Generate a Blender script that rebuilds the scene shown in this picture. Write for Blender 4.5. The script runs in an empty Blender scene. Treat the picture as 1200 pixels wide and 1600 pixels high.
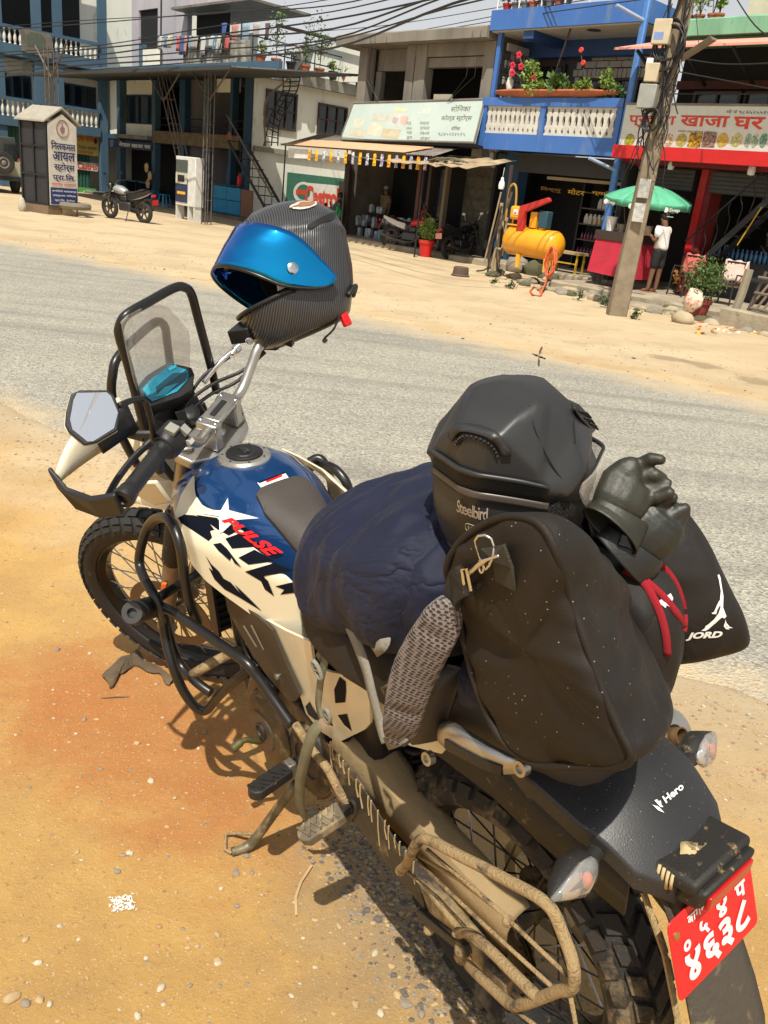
import bpy,bmesh,math,random,re
from math import sin,cos
Rnd = random.Random
from mathutils import Vector,Matrix,noise
from mathutils.geometry import delaunay_2d_cdt
V3 = Vector
random.seed(7)
sc = bpy.context.scene
COL = sc.collection
PI = math.pi
def rad(a): return math.radians(a)

# ---------------------------------------------------------------- camera
CP,CR,CF,CH = 0.3666,0.1125,1310.6,1.572
fw = V3((0,cos(CP),-sin(CP))); rt0 = V3((1,0,0)); up0 = rt0.cross(fw)
RT = rt0*cos(CR) + up0*sin(CR); UP = -rt0*sin(CR) + up0*cos(CR)
cd = bpy.data.cameras.new('camera'); cd.sensor_fit = 'VERTICAL'; cd.sensor_height = 36; cd.lens = CF/1600*36
cd.clip_start = .05; cd.clip_end = 800
cam = bpy.data.objects.new('camera',cd); COL.objects.link(cam)
cam.matrix_world = Matrix.Translation((0,0,CH)) @ Matrix((RT,UP,-fw)).transposed().to_4x4()
sc.camera = cam
# ---------------------------------------------------------------- sky, sun, exposure
SUN_EL,SUN_AZ = rad(60),rad(-99)  # azimuth of the direction towards the sun, from +X
w = bpy.data.worlds.new('World'); sc.world = w; w.use_nodes = True
nt = w.node_tree; bg = nt.nodes['Background']
sky = nt.nodes.new('ShaderNodeTexSky'); sky.sky_type = 'NISHITA'; sky.sun_disc = False
sky.sun_elevation = SUN_EL; sky.sun_rotation = PI/2 - SUN_AZ; sky.air_density = 1.0; sky.dust_density = 1.6; sky.ozone_density = 1
hs = nt.nodes.new('ShaderNodeHueSaturation'); hs.inputs['Saturation'].default_value = .12
nt.links.new(sky.outputs[0],hs.inputs['Color']); nt.links.new(hs.outputs[0],bg.inputs[0]); bg.inputs[1].default_value = .115
sl = bpy.data.lights.new('sun','SUN'); sl.energy = 5.0; sl.angle = rad(.55); sl.color = (1,.94,.82)
so = bpy.data.objects.new('sun',sl); COL.objects.link(so)
sd = V3((cos(SUN_EL)*cos(SUN_AZ),cos(SUN_EL)*sin(SUN_AZ),sin(SUN_EL)))
so.rotation_euler = sd.to_track_quat('Z','Y').to_euler(); so.location = sd*30
vs = sc.view_settings; vs.view_transform = 'Standard'; vs.look = 'None'; vs.exposure = .22; vs.gamma = 1; vs.use_curve_mapping = False
sc.cycles.max_bounces = 8; sc.cycles.transparent_max_bounces = 12; sc.cycles.sample_clamp_indirect = 6

# ---------------------------------------------------------------- frames
BX,BY,BH,BL = .3859,1.2718,2.2791,.1754  # the parked bike: rear wheel spot, heading, lean on its stand
_x = V3((cos(BH),sin(BH),0)); _y = V3((-sin(BH),cos(BH),0)); _z = V3((0,0,1))
_y2 = _y*cos(BL) - _z*sin(BL); _z2 = _z*cos(BL) + _y*sin(BL)
BM = Matrix((_x,_y2,_z2)).transposed().to_4x4(); BM.translation = (BX,BY,0); BMI = BM.inverted()
RK = rad(27); SK = V3((-sin(RK),0,cos(RK))); SO = V3((1.41 - .035*cos(RK),0,.348 - .035*sin(RK)))
SR = Matrix.Rotation(.5856,3,SK)
SM = Matrix.Translation(SO) @ SR.to_4x4() @ Matrix.Translation(-SO); SMI = SM.inverted()  # turned handlebar and fork
def S(p): return SM @ V3(p)
CO = V3((0,0,CH))
def sight(px,py): return fw + RT*((px-600)/CF) - UP*((py-800)/CF)
def _cut(Mi,px,py,ax,v):
    o = Mi @ CO; d = Mi.to_3x3() @ sight(px,py); t = (v-o[ax])/d[ax]; return o + d*t
def K(px,py,y): return _cut(BMI,px,py,1,y)  # survey sheet -> bike coordinates at a side offset
def KX(px,py,x): return _cut(BMI,px,py,0,x)
def KZ(px,py,z): return _cut(BMI,px,py,2,z)
SBI = SMI @ BMI
def KS(px,py,y): return _cut(SBI,px,py,1,y)
def KSX(px,py,x): return _cut(SBI,px,py,0,x)
def GR(px,py,z=0.):
    d = sight(px,py); return CO + d*((z-CH)/d.z)
r2 = math.sqrt(.5)
FM = Matrix(((r2,r2,0),(-r2,r2,0),(0,0,1))).to_4x4()  # street frame: u along the shop fronts, n away from the road
def F(u,n,z): return V3((r2*(u+n),r2*(n-u),z))

# ---------------------------------------------------------------- materials
def mat(name,col,rough=.6,metal=0,col2=None,scale=6,bump=0,bs=60,dust=0,dustcol=(.42,.30,.15),ds=9,spec=.5,coat=0,alpha=1,trans=0,emit=None,stretch=None,contrast=(.35,.65),sheen=0,ior=None,speck=0):
    m = bpy.data.materials.new(name); m.use_nodes = True; n = m.node_tree.nodes; L = m.node_tree.links.new
    b = n['Principled BSDF']; b.inputs['Roughness'].default_value = rough; b.inputs['Metallic'].default_value = metal
    b.inputs['Specular IOR Level'].default_value = spec
    if ior: b.inputs['IOR'].default_value = ior
    if coat: b.inputs['Coat Weight'].default_value = coat; b.inputs['Coat Roughness'].default_value = .06
    if alpha < 1: b.inputs['Alpha'].default_value = alpha
    if trans: b.inputs['Transmission Weight'].default_value = trans
    if sheen: b.inputs['Sheen Weight'].default_value = sheen; b.inputs['Sheen Roughness'].default_value = .5
    if emit: b.inputs['Emission Color'].default_value = (*emit[:3],1); b.inputs['Emission Strength'].default_value = emit[3]
    tc = n.new('ShaderNodeTexCoord'); src = tc.outputs['Object']
    if stretch:
        mp = n.new('ShaderNodeMapping'); mp.inputs['Scale'].default_value = stretch; L(src,mp.inputs[0]); src = mp.outputs[0]
    cur = None
    def nz(s,det=5,r=.6):
        t = n.new('ShaderNodeTexNoise'); t.inputs['Scale'].default_value = s; t.inputs['Detail'].default_value = det; t.inputs['Roughness'].default_value = r; L(src,t.inputs['Vector']); return t.outputs['Fac']
    def ramp(a,lo,hi):
        t = n.new('ShaderNodeMapRange'); t.inputs[1].default_value = lo; t.inputs[2].default_value = hi; L(a,t.inputs[0]); return t.outputs[0]
    def mix(f,a,c):
        t = n.new('ShaderNodeMix'); t.data_type = 'RGBA'; L(f,t.inputs[0])
        for s,q in ((6,a),(7,c)):
            if isinstance(q,tuple): t.inputs[s].default_value = (*q,1)
            else: L(q,t.inputs[s])
        return t.outputs[2]
    if col2 is None: col2 = tuple(c*.82 for c in col)
    cur = mix(ramp(nz(scale),*contrast),tuple(col),tuple(col2))
    if dust:
        f = ramp(nz(ds,8,.68),.72-.34*dust,.88-.34*dust); cur = mix(f,cur,tuple(dustcol))
        rr = n.new('ShaderNodeMix'); L(f,rr.inputs[0]); rr.inputs[2].default_value = rough; rr.inputs[3].default_value = max(rough,.85); L(rr.outputs[0],b.inputs['Roughness'])
    if speck:
        v = n.new('ShaderNodeTexVoronoi'); v.inputs['Scale'].default_value = speck; L(src,v.inputs['Vector']); cur = mix(ramp(v.outputs['Distance'],.085,.05),cur,(.30,.26,.21))
    L(cur,b.inputs['Base Color'])
    if bump:
        bp = n.new('ShaderNodeBump'); bp.inputs['Strength'].default_value = min(1,bump); bp.inputs['Distance'].default_value = .01*max(1,bump); L(nz(bs,6),bp.inputs['Height']); L(bp.outputs[0],b.inputs['Normal'])
    return m
def tree_nodes(m): return m.node_tree.nodes,m.node_tree.links.new,m.node_tree.nodes['Principled BSDF']

# ---------------------------------------------------------------- mesh building
class MB:
    def __init__(s,xf=None): s.v = []; s.f = []; s.xf = xf; s.mi = []; s.cur = 0
    def add(s,vs,fs):
        b = len(s.v); s.v += [V3(p) for p in vs]; s.f += [[i+b for i in f] for f in fs]; s.mi += [s.cur]*len(fs); return s
    def box(s,a,b):
        x0,y0,z0 = a; x1,y1,z1 = b
        return s.add([(x0,y0,z0),(x1,y0,z0),(x1,y1,z0),(x0,y1,z0),(x0,y0,z1),(x1,y0,z1),(x1,y1,z1),(x0,y1,z1)],
            [(0,3,2,1),(4,5,6,7),(0,1,5,4),(1,2,6,5),(2,3,7,6),(3,0,4,7)])
    def obox(s,c,ax,ay,az):  # centre and three half-axis vectors
        c,ax,ay,az = V3(c),V3(ax),V3(ay),V3(az)
        vs = [c+ax*i+ay*j+az*k for k in (-1,1) for i,j in ((-1,-1),(1,-1),(1,1),(-1,1))]
        return s.add(vs,[(0,3,2,1),(4,5,6,7),(0,1,5,4),(1,2,6,5),(2,3,7,6),(3,0,4,7)])
    def bar(s,p,q,w,h,up=(0,0,1)):
        p,q = V3(p),V3(q); d = q-p; l = d.length; d.normalize(); a = V3(up).cross(d)
        if a.length < .05: a = V3((1,0,0)).cross(d)
        a.normalize(); return s.obox((p+q)/2,d*l/2,a*w/2,d.cross(a)*h/2)
    def tube(s,pts,r,seg=10,closed=False,caps=True,flat=1,roll=None):
        pts = [V3(p) for p in pts]; n = len(pts); rs = r if isinstance(r,(list,tuple)) else [r]*n
        prev = None; b = len(s.v); vs = []
        for i,p in enumerate(pts):
            if closed: t = pts[(i+1) % n]-pts[i-1]
            else: t = pts[min(i+1,n-1)]-pts[max(i-1,0)]
            if t.length < 1e-9: t = V3((0,0,1))
            t.normalize()
            if prev is None:
                a = V3(roll) if roll else (V3((0,0,1)) if abs(t.z) < .9 else V3((1,0,0)))
                a = (a - t*a.dot(t)).normalized()
            else: a = (prev - t*prev.dot(t)); a = a.normalized() if a.length > 1e-6 else prev
            prev = a; c = t.cross(a)
            for k in range(seg):
                th = 2*PI*k/seg; vs.append(p + a*(cos(th)*rs[i]*flat) + c*(sin(th)*rs[i]))
        fs = []
        for i in range(n if closed else n-1):
            for k in range(seg):
                j = (i+1) % n; fs.append((i*seg+k,i*seg+(k+1) % seg,j*seg+(k+1) % seg,j*seg+k))
        if caps and not closed: fs += [tuple(range(seg))[::-1],tuple((n-1)*seg+k for k in range(seg))]
        return s.add(vs,fs)
    def rod(s,p,q,r,seg=10,r2_=None): return s.tube([p,q],[r,r if r2_ is None else r2_],seg)
    def lathe(s,o,ax,prof,seg=24,closed=False):  # prof: (distance along the axis, radius)
        o,ax = V3(o),V3(ax).normalized(); a = ax.orthogonal().normalized(); c = ax.cross(a); vs = []
        for d,r in prof:
            for k in range(seg):
                th = 2*PI*k/seg; vs.append(o + ax*d + (a*cos(th)+c*sin(th))*r)
        n = len(prof); fs = []
        for i in range(n if closed else n-1):
            for k in range(seg): fs.append((i*seg+k,i*seg+(k+1) % seg,((i+1) % n)*seg+(k+1) % seg,((i+1) % n)*seg+k))
        if not closed: fs += [tuple(range(seg))[::-1],tuple((n-1)*seg+k for k in range(seg))]
        return s.add(vs,fs)
    def prism(s,pts,d):  # closed outline of 3D points pushed along d
        pts = [V3(p) for p in pts]; d = V3(d); n = len(pts)
        return s.add(pts+[p+d for p in pts],[tuple(range(n))[::-1],tuple(range(n,2*n))]+[(i,(i+1) % n,n+(i+1) % n,n+i) for i in range(n)])
    def ball(s,c,r,seg=12,rings=8,fn=None):
        c = V3(c); rx,ry,rz = r if isinstance(r,(tuple,list)) else (r,r,r); vs = []; fs = []
        for i in range(rings+1):
            ph = -PI/2 + PI*i/rings
            for k in range(seg):
                th = 2*PI*k/seg; p = V3((rx*cos(ph)*cos(th),ry*cos(ph)*sin(th),rz*sin(ph)))
                vs.append(c + (fn(p) if fn else p))
        for i in range(rings):
            for k in range(seg): fs.append((i*seg+k,i*seg+(k+1) % seg,(i+1)*seg+(k+1) % seg,(i+1)*seg+k))
        return s.add(vs,fs)
    def loft(s,secs,closed=True,caps=True):
        n = len(secs[0]); vs = [p for q in secs for p in q]; fs = []
        for i in range(len(secs)-1):
            for k in range(n if closed else n-1): fs.append((i*n+k,i*n+(k+1) % n,(i+1)*n+(k+1) % n,(i+1)*n+k))
        if caps and closed: fs += [tuple(range(n))[::-1],tuple((len(secs)-1)*n+k for k in range(n))]
        return s.add(vs,fs)
    def ribbon(s,pts,wdir,w,t=.002):  # flat strap along pts, width along wdir (one vector or one per point)
        pts = [V3(p) for p in pts]; n = len(pts); secs = []
        for i,p in enumerate(pts):
            tg = (pts[min(i+1,n-1)]-pts[max(i-1,0)]).normalized(); wd = V3(wdir[i] if isinstance(wdir,list) else wdir); wd = (wd-tg*wd.dot(tg)).normalized()
            nn = tg.cross(wd)*t/2; h = wd*w/2; secs.append([p-h-nn,p+h-nn,p+h+nn,p-h+nn])
        return s.loft(secs)
    def build(s,name,m,parent=None,smooth=35,bevel=0,seg=2,label=None,kind=None,inv=True,sub=0,solid=0):
        me = bpy.data.meshes.new(name); vs = [s.xf @ p for p in s.v] if s.xf else s.v
        me.from_pydata([tuple(p) for p in vs],[],s.f)
        for q in (m if isinstance(m,(list,tuple)) else [m]): me.materials.append(q)
        if any(s.mi): me.polygons.foreach_set('material_index',s.mi)
        bm = bmesh.new(); bm.from_mesh(me); bmesh.ops.recalc_face_normals(bm,faces=bm.faces); bm.to_mesh(me); bm.free()
        if smooth is not None and smooth >= 0:
            me.polygons.foreach_set('use_smooth',[True]*len(me.polygons))
            if smooth < 180: me.set_sharp_from_angle(angle=rad(smooth))
        o = bpy.data.objects.new(name,me); COL.objects.link(o)
        if parent is not None: put(o,parent)
        if label: o['label'] = label
        if kind: o['kind'] = kind
        if solid: q = o.modifiers.new('Solid','SOLIDIFY'); q.thickness = solid; q.offset = 0
        if sub: q = o.modifiers.new('Sub','SUBSURF'); q.levels = q.render_levels = sub
        if bevel: q = o.modifiers.new('Bevel','BEVEL'); q.width = bevel; q.segments = seg; q.limit_method = 'ANGLE'; q.angle_limit = rad(32); q.harden_normals = False
        return o
ROOT = {}
def put(o,parent):
    o.parent = parent
    if parent.name in ROOT: o.matrix_parent_inverse = ROOT[parent.name]
def thing(name,label,cat,loc=(0,0,0),group=None,M=None):
    o = bpy.data.objects.new(name,None); o.empty_display_size = .1; COL.objects.link(o)
    m = M if M is not None else Matrix.Translation(loc)
    o.matrix_world = m
    if M is None: ROOT[o.name] = m.inverted()  # parts are written in world coordinates
    o['label'] = label; o['category'] = cat
    if group: o['group'] = group
    return o
def tag(o,label,cat,group=None,kind=None):
    o['label'] = label; o['category'] = cat
    if group: o['group'] = group
    if kind: o['kind'] = kind
    return o
def struct(o): o['kind'] = 'structure'; return o
def copy_tree(o,parent=None,M=None,label=None):
    c = o.copy(); COL.objects.link(c)
    if parent is not None: c.parent = parent
    if M is not None: c.matrix_world = M
    if label: c['label'] = label
    for ch in list(o.children): copy_tree(ch,c)
    return c
def smoothpath(pts,n=6,closed=False):
    pts = [V3(p) for p in pts]; N = len(pts); out = []
    for i in range(N if closed else N-1):
        if closed: a,b,c,d = pts[i-1],pts[i],pts[(i+1) % N],pts[(i+2) % N]
        else: a,b,c,d = pts[max(i-1,0)],pts[i],pts[i+1],pts[min(i+2,N-1)]
        for k in range(n):
            t = k/n; out.append(.5*((2*b)+(c-a)*t+(2*a-5*b+4*c-d)*t*t+(-a+3*b-3*c+d)*t**3))
    if not closed: out.append(pts[-1])
    return out
def inside(p,poly):
    x,y = p; c = False; j = len(poly)-1
    for i in range(len(poly)):
        xi,yi = poly[i]; xj,yj = poly[j]
        if (yi > y) != (yj > y) and x < (xj-xi)*(y-yi)/(yj-yi)+xi: c = not c
        j = i
    return c
def sheet2d(out,step):
    """triangulate an outline with interior grid points -> verts2d, tris"""
    o = []
    for i,a in enumerate(out):
        b = out[(i+1) % len(out)]; L = math.dist(a,b); k = max(1,int(L/step))
        o += [(a[0]+(b[0]-a[0])*t/k,a[1]+(b[1]-a[1])*t/k) for t in range(k)]
    x0 = min(p[0] for p in o); x1 = max(p[0] for p in o); y0 = min(p[1] for p in o); y1 = max(p[1] for p in o)
    pts = [V3(p) for p in o] ; ins = []
    y = y0+step*.5; r = 0
    while y < y1:
        x = x0+step*(.5 if r % 2 else .25)
        while x < x1:
            if inside((x,y),o) and min(math.hypot(x-q[0],y-q[1]) for q in o) > step*.45: ins.append((x,y))
            x += step
        y += step*.87; r += 1
    n = len(o); allp = [Vector((p[0],p[1])) for p in o]+[Vector(p) for p in ins]
    v,e,f,*_ = delaunay_2d_cdt(allp,[],[list(range(n))],1,1e-7)
    return [tuple(p) for p in v],[list(t) for t in f]
def panel(mb,out,fn,step=.03,thick=.004,back=None):
    """outline in 2D mapped to 3D by fn(a,b), with thickness along back"""
    v,f = sheet2d(out,step); P = [V3(fn(*p)) for p in v]; n = len(P)
    if thick == 0: mb.add(P,f); return
    bk = V3(back)*thick; cnt = {}
    for t in f:
        for i in range(3):
            e = (t[i],t[(i+1) % 3]); cnt[tuple(sorted(e))] = cnt.get(tuple(sorted(e)),[])+[e]
    side = [(a,b,b+n,a+n) for es in cnt.values() if len(es) == 1 for a,b in es]
    mb.add(P+[p+bk for p in P],f+[tuple(i+n for i in reversed(t)) for t in f]+side)
def text2d(body,bold=0.,res=3,shear=0.,spacing=1.,ext=0):
    """lettering as flat triangles, size 1"""
    body = re.sub("(.)\u093f","\u093f\\1",body)  # the short i is drawn before its consonant
    c = bpy.data.curves.new('lettering','FONT'); c.body = body; c.size = 1; c.offset = bold; c.resolution_u = res; c.shear = shear; c.space_character = spacing; c.fill_mode = 'FRONT' ; c.dimensions = '2D'
    o = bpy.data.objects.new('lettering',c); COL.objects.link(o); bpy.context.view_layer.update()
    me = bpy.data.meshes.new_from_object(o.evaluated_get(bpy.context.evaluated_depsgraph_get())); bpy.data.objects.remove(o)
    v = [(p.co.x,p.co.y) for p in me.vertices]; f = [list(p.vertices) for p in me.polygons]; bpy.data.meshes.remove(me); bpy.data.curves.remove(c)
    x0 = min(p[0] for p in v); x1 = max(p[0] for p in v); y0 = min(p[1] for p in v); y1 = max(p[1] for p in v)
    return [((x-x0)/(x1-x0),(y-y0)/(y1-y0)) for x,y in v],f,(x1-x0)/(y1-y0)
_tc = {}
def letter(mb,body,o,xd,yd,bold=.02,shear=0,w=None,fn=None,sp=1.):
    """fit lettering into the rectangle o + xd*s + yd*t (or fn(s,t))"""
    key = (body,bold,shear,sp)
    if key not in _tc: _tc[key] = text2d(body,bold,shear=shear,spacing=sp)
    v,f,asp = _tc[key]
    if fn: mb.add([fn(a,b) for a,b in v],f)
    else: o,xd,yd = V3(o),V3(xd),V3(yd); mb.add([o+xd*a+yd*b for a,b in v],f)
    return mb
def nv(p,s,seed=0): return noise.noise_vector(V3(p)*s+V3((seed*7.3,seed*3.1,seed*1.7)))
def leaves(mb,c,r,n,size,seed=0,clump=3,up=.3):
    rnd = Rnd(seed); c = V3(c); r = r if isinstance(r,(tuple,list)) else (r,r,r); cl = []
    for _ in range(max(3,n//30*clump//2)):
        d = V3((rnd.gauss(0,1),rnd.gauss(0,1),rnd.gauss(0,1))).normalized()*rnd.uniform(.35,.95); cl.append(V3((d.x*r[0],d.y*r[1],d.z*r[2])))
    for _ in range(n):
        b = rnd.choice(cl); p = c+b+V3([rnd.gauss(0,.22)*r[i] for i in range(3)])
        d = V3((rnd.gauss(0,1),rnd.gauss(0,1),rnd.gauss(0,1)+up)).normalized(); e = d.cross(V3((rnd.gauss(0,1),rnd.gauss(0,1),rnd.gauss(0,1)))).normalized(); s = size*rnd.uniform(.6,1.3)
        mb.add([p-e*s*.28,p+d*s*.5-e*s*.3,p+d*s,p+d*s*.5+e*s*.3],[(0,1,2,3)])
    return mb
def arc(a,b,n): return [a+(b-a)*i/(n-1) for i in range(n)]
def skin(name,pts,edges,radii,m,parent,sub=2,M=None):
    me = bpy.data.meshes.new(name); me.from_pydata([tuple(p) for p in pts],edges,[]); me.materials.append(m); o = bpy.data.objects.new(name,me); COL.objects.link(o); put(o,parent) if parent else None
    o.modifiers.new('Skin','SKIN'); sk = me.skin_vertices[0].data
    for i,r_ in enumerate(radii): sk[i].radius = (r_,r_) if not isinstance(r_,tuple) else r_
    sk[0].use_root = True; s_ = o.modifiers.new('Sub','SUBSURF'); s_.levels = s_.render_levels = sub
    o.modifiers['Skin'].use_smooth_shade = True; return o
# ================================================================ SETTING
FMI = FM.inverted()
def U(px,py,n):
    p = _cut(FMI,px,py,1,n); return p.x,p.z
def N(px,py,u):
    p = _cut(FMI,px,py,0,u); return p.y,p.z
def FB(): return MB(FM)
# note: FM maps (u, n, z) to world
RD = (.549,.836)
def roadv(x,y): return RD[0]*x + RD[1]*y

def ground_material():
    m = mat('dry_dirt',(.45,.33,.18),.95,bump=.9,bs=38); n,L,b = tree_nodes(m)
    tc = n.new('ShaderNodeTexCoord'); P = tc.outputs['Object']
    def nz(s,det=6,r=.6):
        t = n.new('ShaderNodeTexNoise'); t.inputs['Scale'].default_value = s; t.inputs['Detail'].default_value = det; t.inputs['Roughness'].default_value = r; L(P,t.inputs['Vector']); return t.outputs['Fac']
    def mr(a,lo,hi,c=0,d=1):
        t = n.new('ShaderNodeMapRange'); t.interpolation_type = 'SMOOTHSTEP'; t.inputs[1].default_value = lo; t.inputs[2].default_value = hi; t.inputs[3].default_value = c; t.inputs[4].default_value = d; L(a,t.inputs[0]); return t.outputs[0]
    def mix(f,a,c):
        t = n.new('ShaderNodeMix'); t.data_type = 'RGBA'; L(f,t.inputs[0])
        for s,q in ((6,a),(7,c)):
            if isinstance(q,tuple): t.inputs[s].default_value = (*q,1)
            else: L(q,t.inputs[s])
        return t.outputs[2]
    def math_(op,a,c):
        t = n.new('ShaderNodeMath'); t.operation = op
        for i,q in enumerate((a,c)):
            if isinstance(q,(int,float)): t.inputs[i].default_value = q
            else: L(q,t.inputs[i])
        return t.outputs[0]
    def dot(v):
        t = n.new('ShaderNodeVectorMath'); t.operation = 'DOT_PRODUCT'; L(P,t.inputs[0]); t.inputs[1].default_value = v; return t.outputs['Value']
    def dist(c):
        t = n.new('ShaderNodeVectorMath'); t.operation = 'DISTANCE'; L(P,t.inputs[0]); t.inputs[1].default_value = c; return t.outputs['Value']
    base = mix(mr(nz(1.7),.35,.65),(.47,.335,.175),(.55,.415,.25))
    base = mix(mr(nz(.45,4),.45,.62),base,(.40,.275,.14))
# ochre clay of the near verge
    ver = math_('ADD',dot((RD[0],RD[1],0)),math_('MULTIPLY',nz(2.2,5),1.2))
    near = mix(mr(nz(3),.3,.7),(.54,.325,.10),(.44,.26,.085))
    col = mix(mr(ver,2.25,3.3),near,base)
# red clay spilled round the front wheel
    for c,a,z in (((-.66,2.12,0),.08,.60),((-.36,1.80,0),.0,.42),((-.95,2.25,0),.0,.45)):
        d = math_('ADD',dist(c),math_('MULTIPLY',math_('SUBTRACT',nz(5,8,.7),.5),.7))
        col = mix(mr(d,a,z,.8,0),col,(.43,.165,.045))
# grey crushed stone under the rear of the bike and along the road edge
    d = math_('ADD',dist((.22,1.50,0)),math_('MULTIPLY',math_('SUBTRACT',nz(7,8,.7),.5),.5)); col = mix(mr(d,.1,.5,.55,0),col,(.24,.2,.15))
    vd = math_('ADD',dot((RD[0],RD[1],0)),math_('MULTIPLY',math_('SUBTRACT',nz(3,8,.7),.5),.9))
    g = math_('MULTIPLY',mr(vd,2.45,3.0),mr(vd,3.3,3.8,1,0)); col = mix(math_('MULTIPLY',g,.5),col,(.45,.38,.27))
# damp, oily stains on the far verge
    st = math_('MULTIPLY',mr(nz(.8,6,.65),.53,.62),mr(vd,9.2,9.9)); col = mix(math_('MULTIPLY',st,.7),col,(.25,.18,.09))
    mp = n.new('ShaderNodeMapping'); mp.inputs['Rotation'].default_value = (0,0,rad(33.3)); mp.inputs['Scale'].default_value = (.5,1.5,1); L(P,mp.inputs[0])
    t2 = n.new('ShaderNodeTexNoise'); t2.inputs['Scale'].default_value = 1.3; t2.inputs['Detail'].default_value = 5; L(mp.outputs[0],t2.inputs['Vector'])
    col = mix(math_('MULTIPLY',math_('MULTIPLY',mr(t2.outputs['Fac'],.5,.62),mr(vd,8.9,9.5)),.35),col,(.32,.235,.12))
    col = mix(mr(vd,8.8,9.8,0,.5),col,(.50,.41,.275))
    for c in ((3.25,10.4,0),(3.6,10.15,0),(4.0,9.45,0)):
        d = math_('ADD',dist(c),math_('MULTIPLY',math_('SUBTRACT',nz(4,8,.7),.5),.6)); col = mix(mr(d,.12,.3,.65,0),col,(.20,.145,.08))
# fine grains, light and dark
    vo = n.new('ShaderNodeTexVoronoi'); vo.inputs['Scale'].default_value = 95; L(P,vo.inputs['Vector'])
    col = mix(mr(vo.outputs['Distance'],.10,.22,.5,0),col,(.62,.52,.36))
    col = mix(mr(nz(60,3),.60,.72,0,.55),col,(.22,.14,.06))
    col = mix(mr(nz(21,10,.85),.54,.66,0,.5),col,(.26,.165,.07)); col = mix(mr(nz(27,10,.85),.56,.68,0,.55),col,(.62,.46,.26))
    for l in list(b.inputs['Base Color'].links): m.node_tree.links.remove(l)
    L(col,b.inputs['Base Color'])
    bp = b.inputs['Normal'].links[0].from_node; hsum = math_('ADD',math_('MULTIPLY',nz(30,10,.85),1.3),math_('MULTIPLY',nz(150,3,.6),.35)); L(hsum,bp.inputs['Height']); bp.inputs['Distance'].default_value = .010; bp.inputs['Strength'].default_value = .75
    return m
GM = ground_material()
def axis(lo,flo,fhi,hi,s,gr=1.09):
    a = []; x = flo
    while x < fhi: a.append(x); x += s
    st = s; y = fhi
    while y < hi: a.append(y); y += st; st = min(st*gr,4)
    a.append(hi); st = s; y = flo-s
    while y > lo: a.append(y); y -= st; st = min(st*gr,4)
    a.append(lo); return sorted(a)
def hground(x,y):
    v = roadv(x,y); h = .006*noise.noise(V3((x*2.3,y*2.3,3)))
    near = math.hypot(x,y-1.6)
    if near < 6: h += .0035*noise.noise(V3((x*14,y*14,0))) + .0016*noise.noise(V3((x*33,y*33,5))) + .006*max(0,noise.noise(V3((x*6.5,y*6.5,8)))-.25)
    e = .13*noise.noise(V3((x*.8,y*.8,1))) + .05*noise.noise(V3((x*4,y*4,2)))
    a = (v - (2.93+e))/.22; b2 = ((8.9+e*2.2)-v)/.25; k = max(0,min(1,a))*max(0,min(1,b2))
    k = k*k*(3-2*k); h = h*(1-k) - .06*k + .012*(1-k)*max(0,1-abs(v-2.85)/.4)
    if v > 10: h += .03*noise.noise(V3((x*.5,y*.5,9)))*min(1,(v-10)/2)
    return h
xs = axis(-90,-2.6,2.2,90,.024); ys = axis(-25,.5,4.2,150,.024)
mb = MB(); nx = len(xs)
gv = [(x,y,hground(x,y)) for y in ys for x in xs]
gf = [(j*nx+i,j*nx+i+1,(j+1)*nx+i+1,(j+1)*nx+i) for j in range(len(ys)-1) for i in range(nx-1)]
me = bpy.data.meshes.new('ground'); me.from_pydata(gv,[],gf); me.materials.append(GM); me.polygons.foreach_set('use_smooth',[True]*len(gf))
ground = bpy.data.objects.new('ground',me); COL.objects.link(ground); struct(ground)

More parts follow.
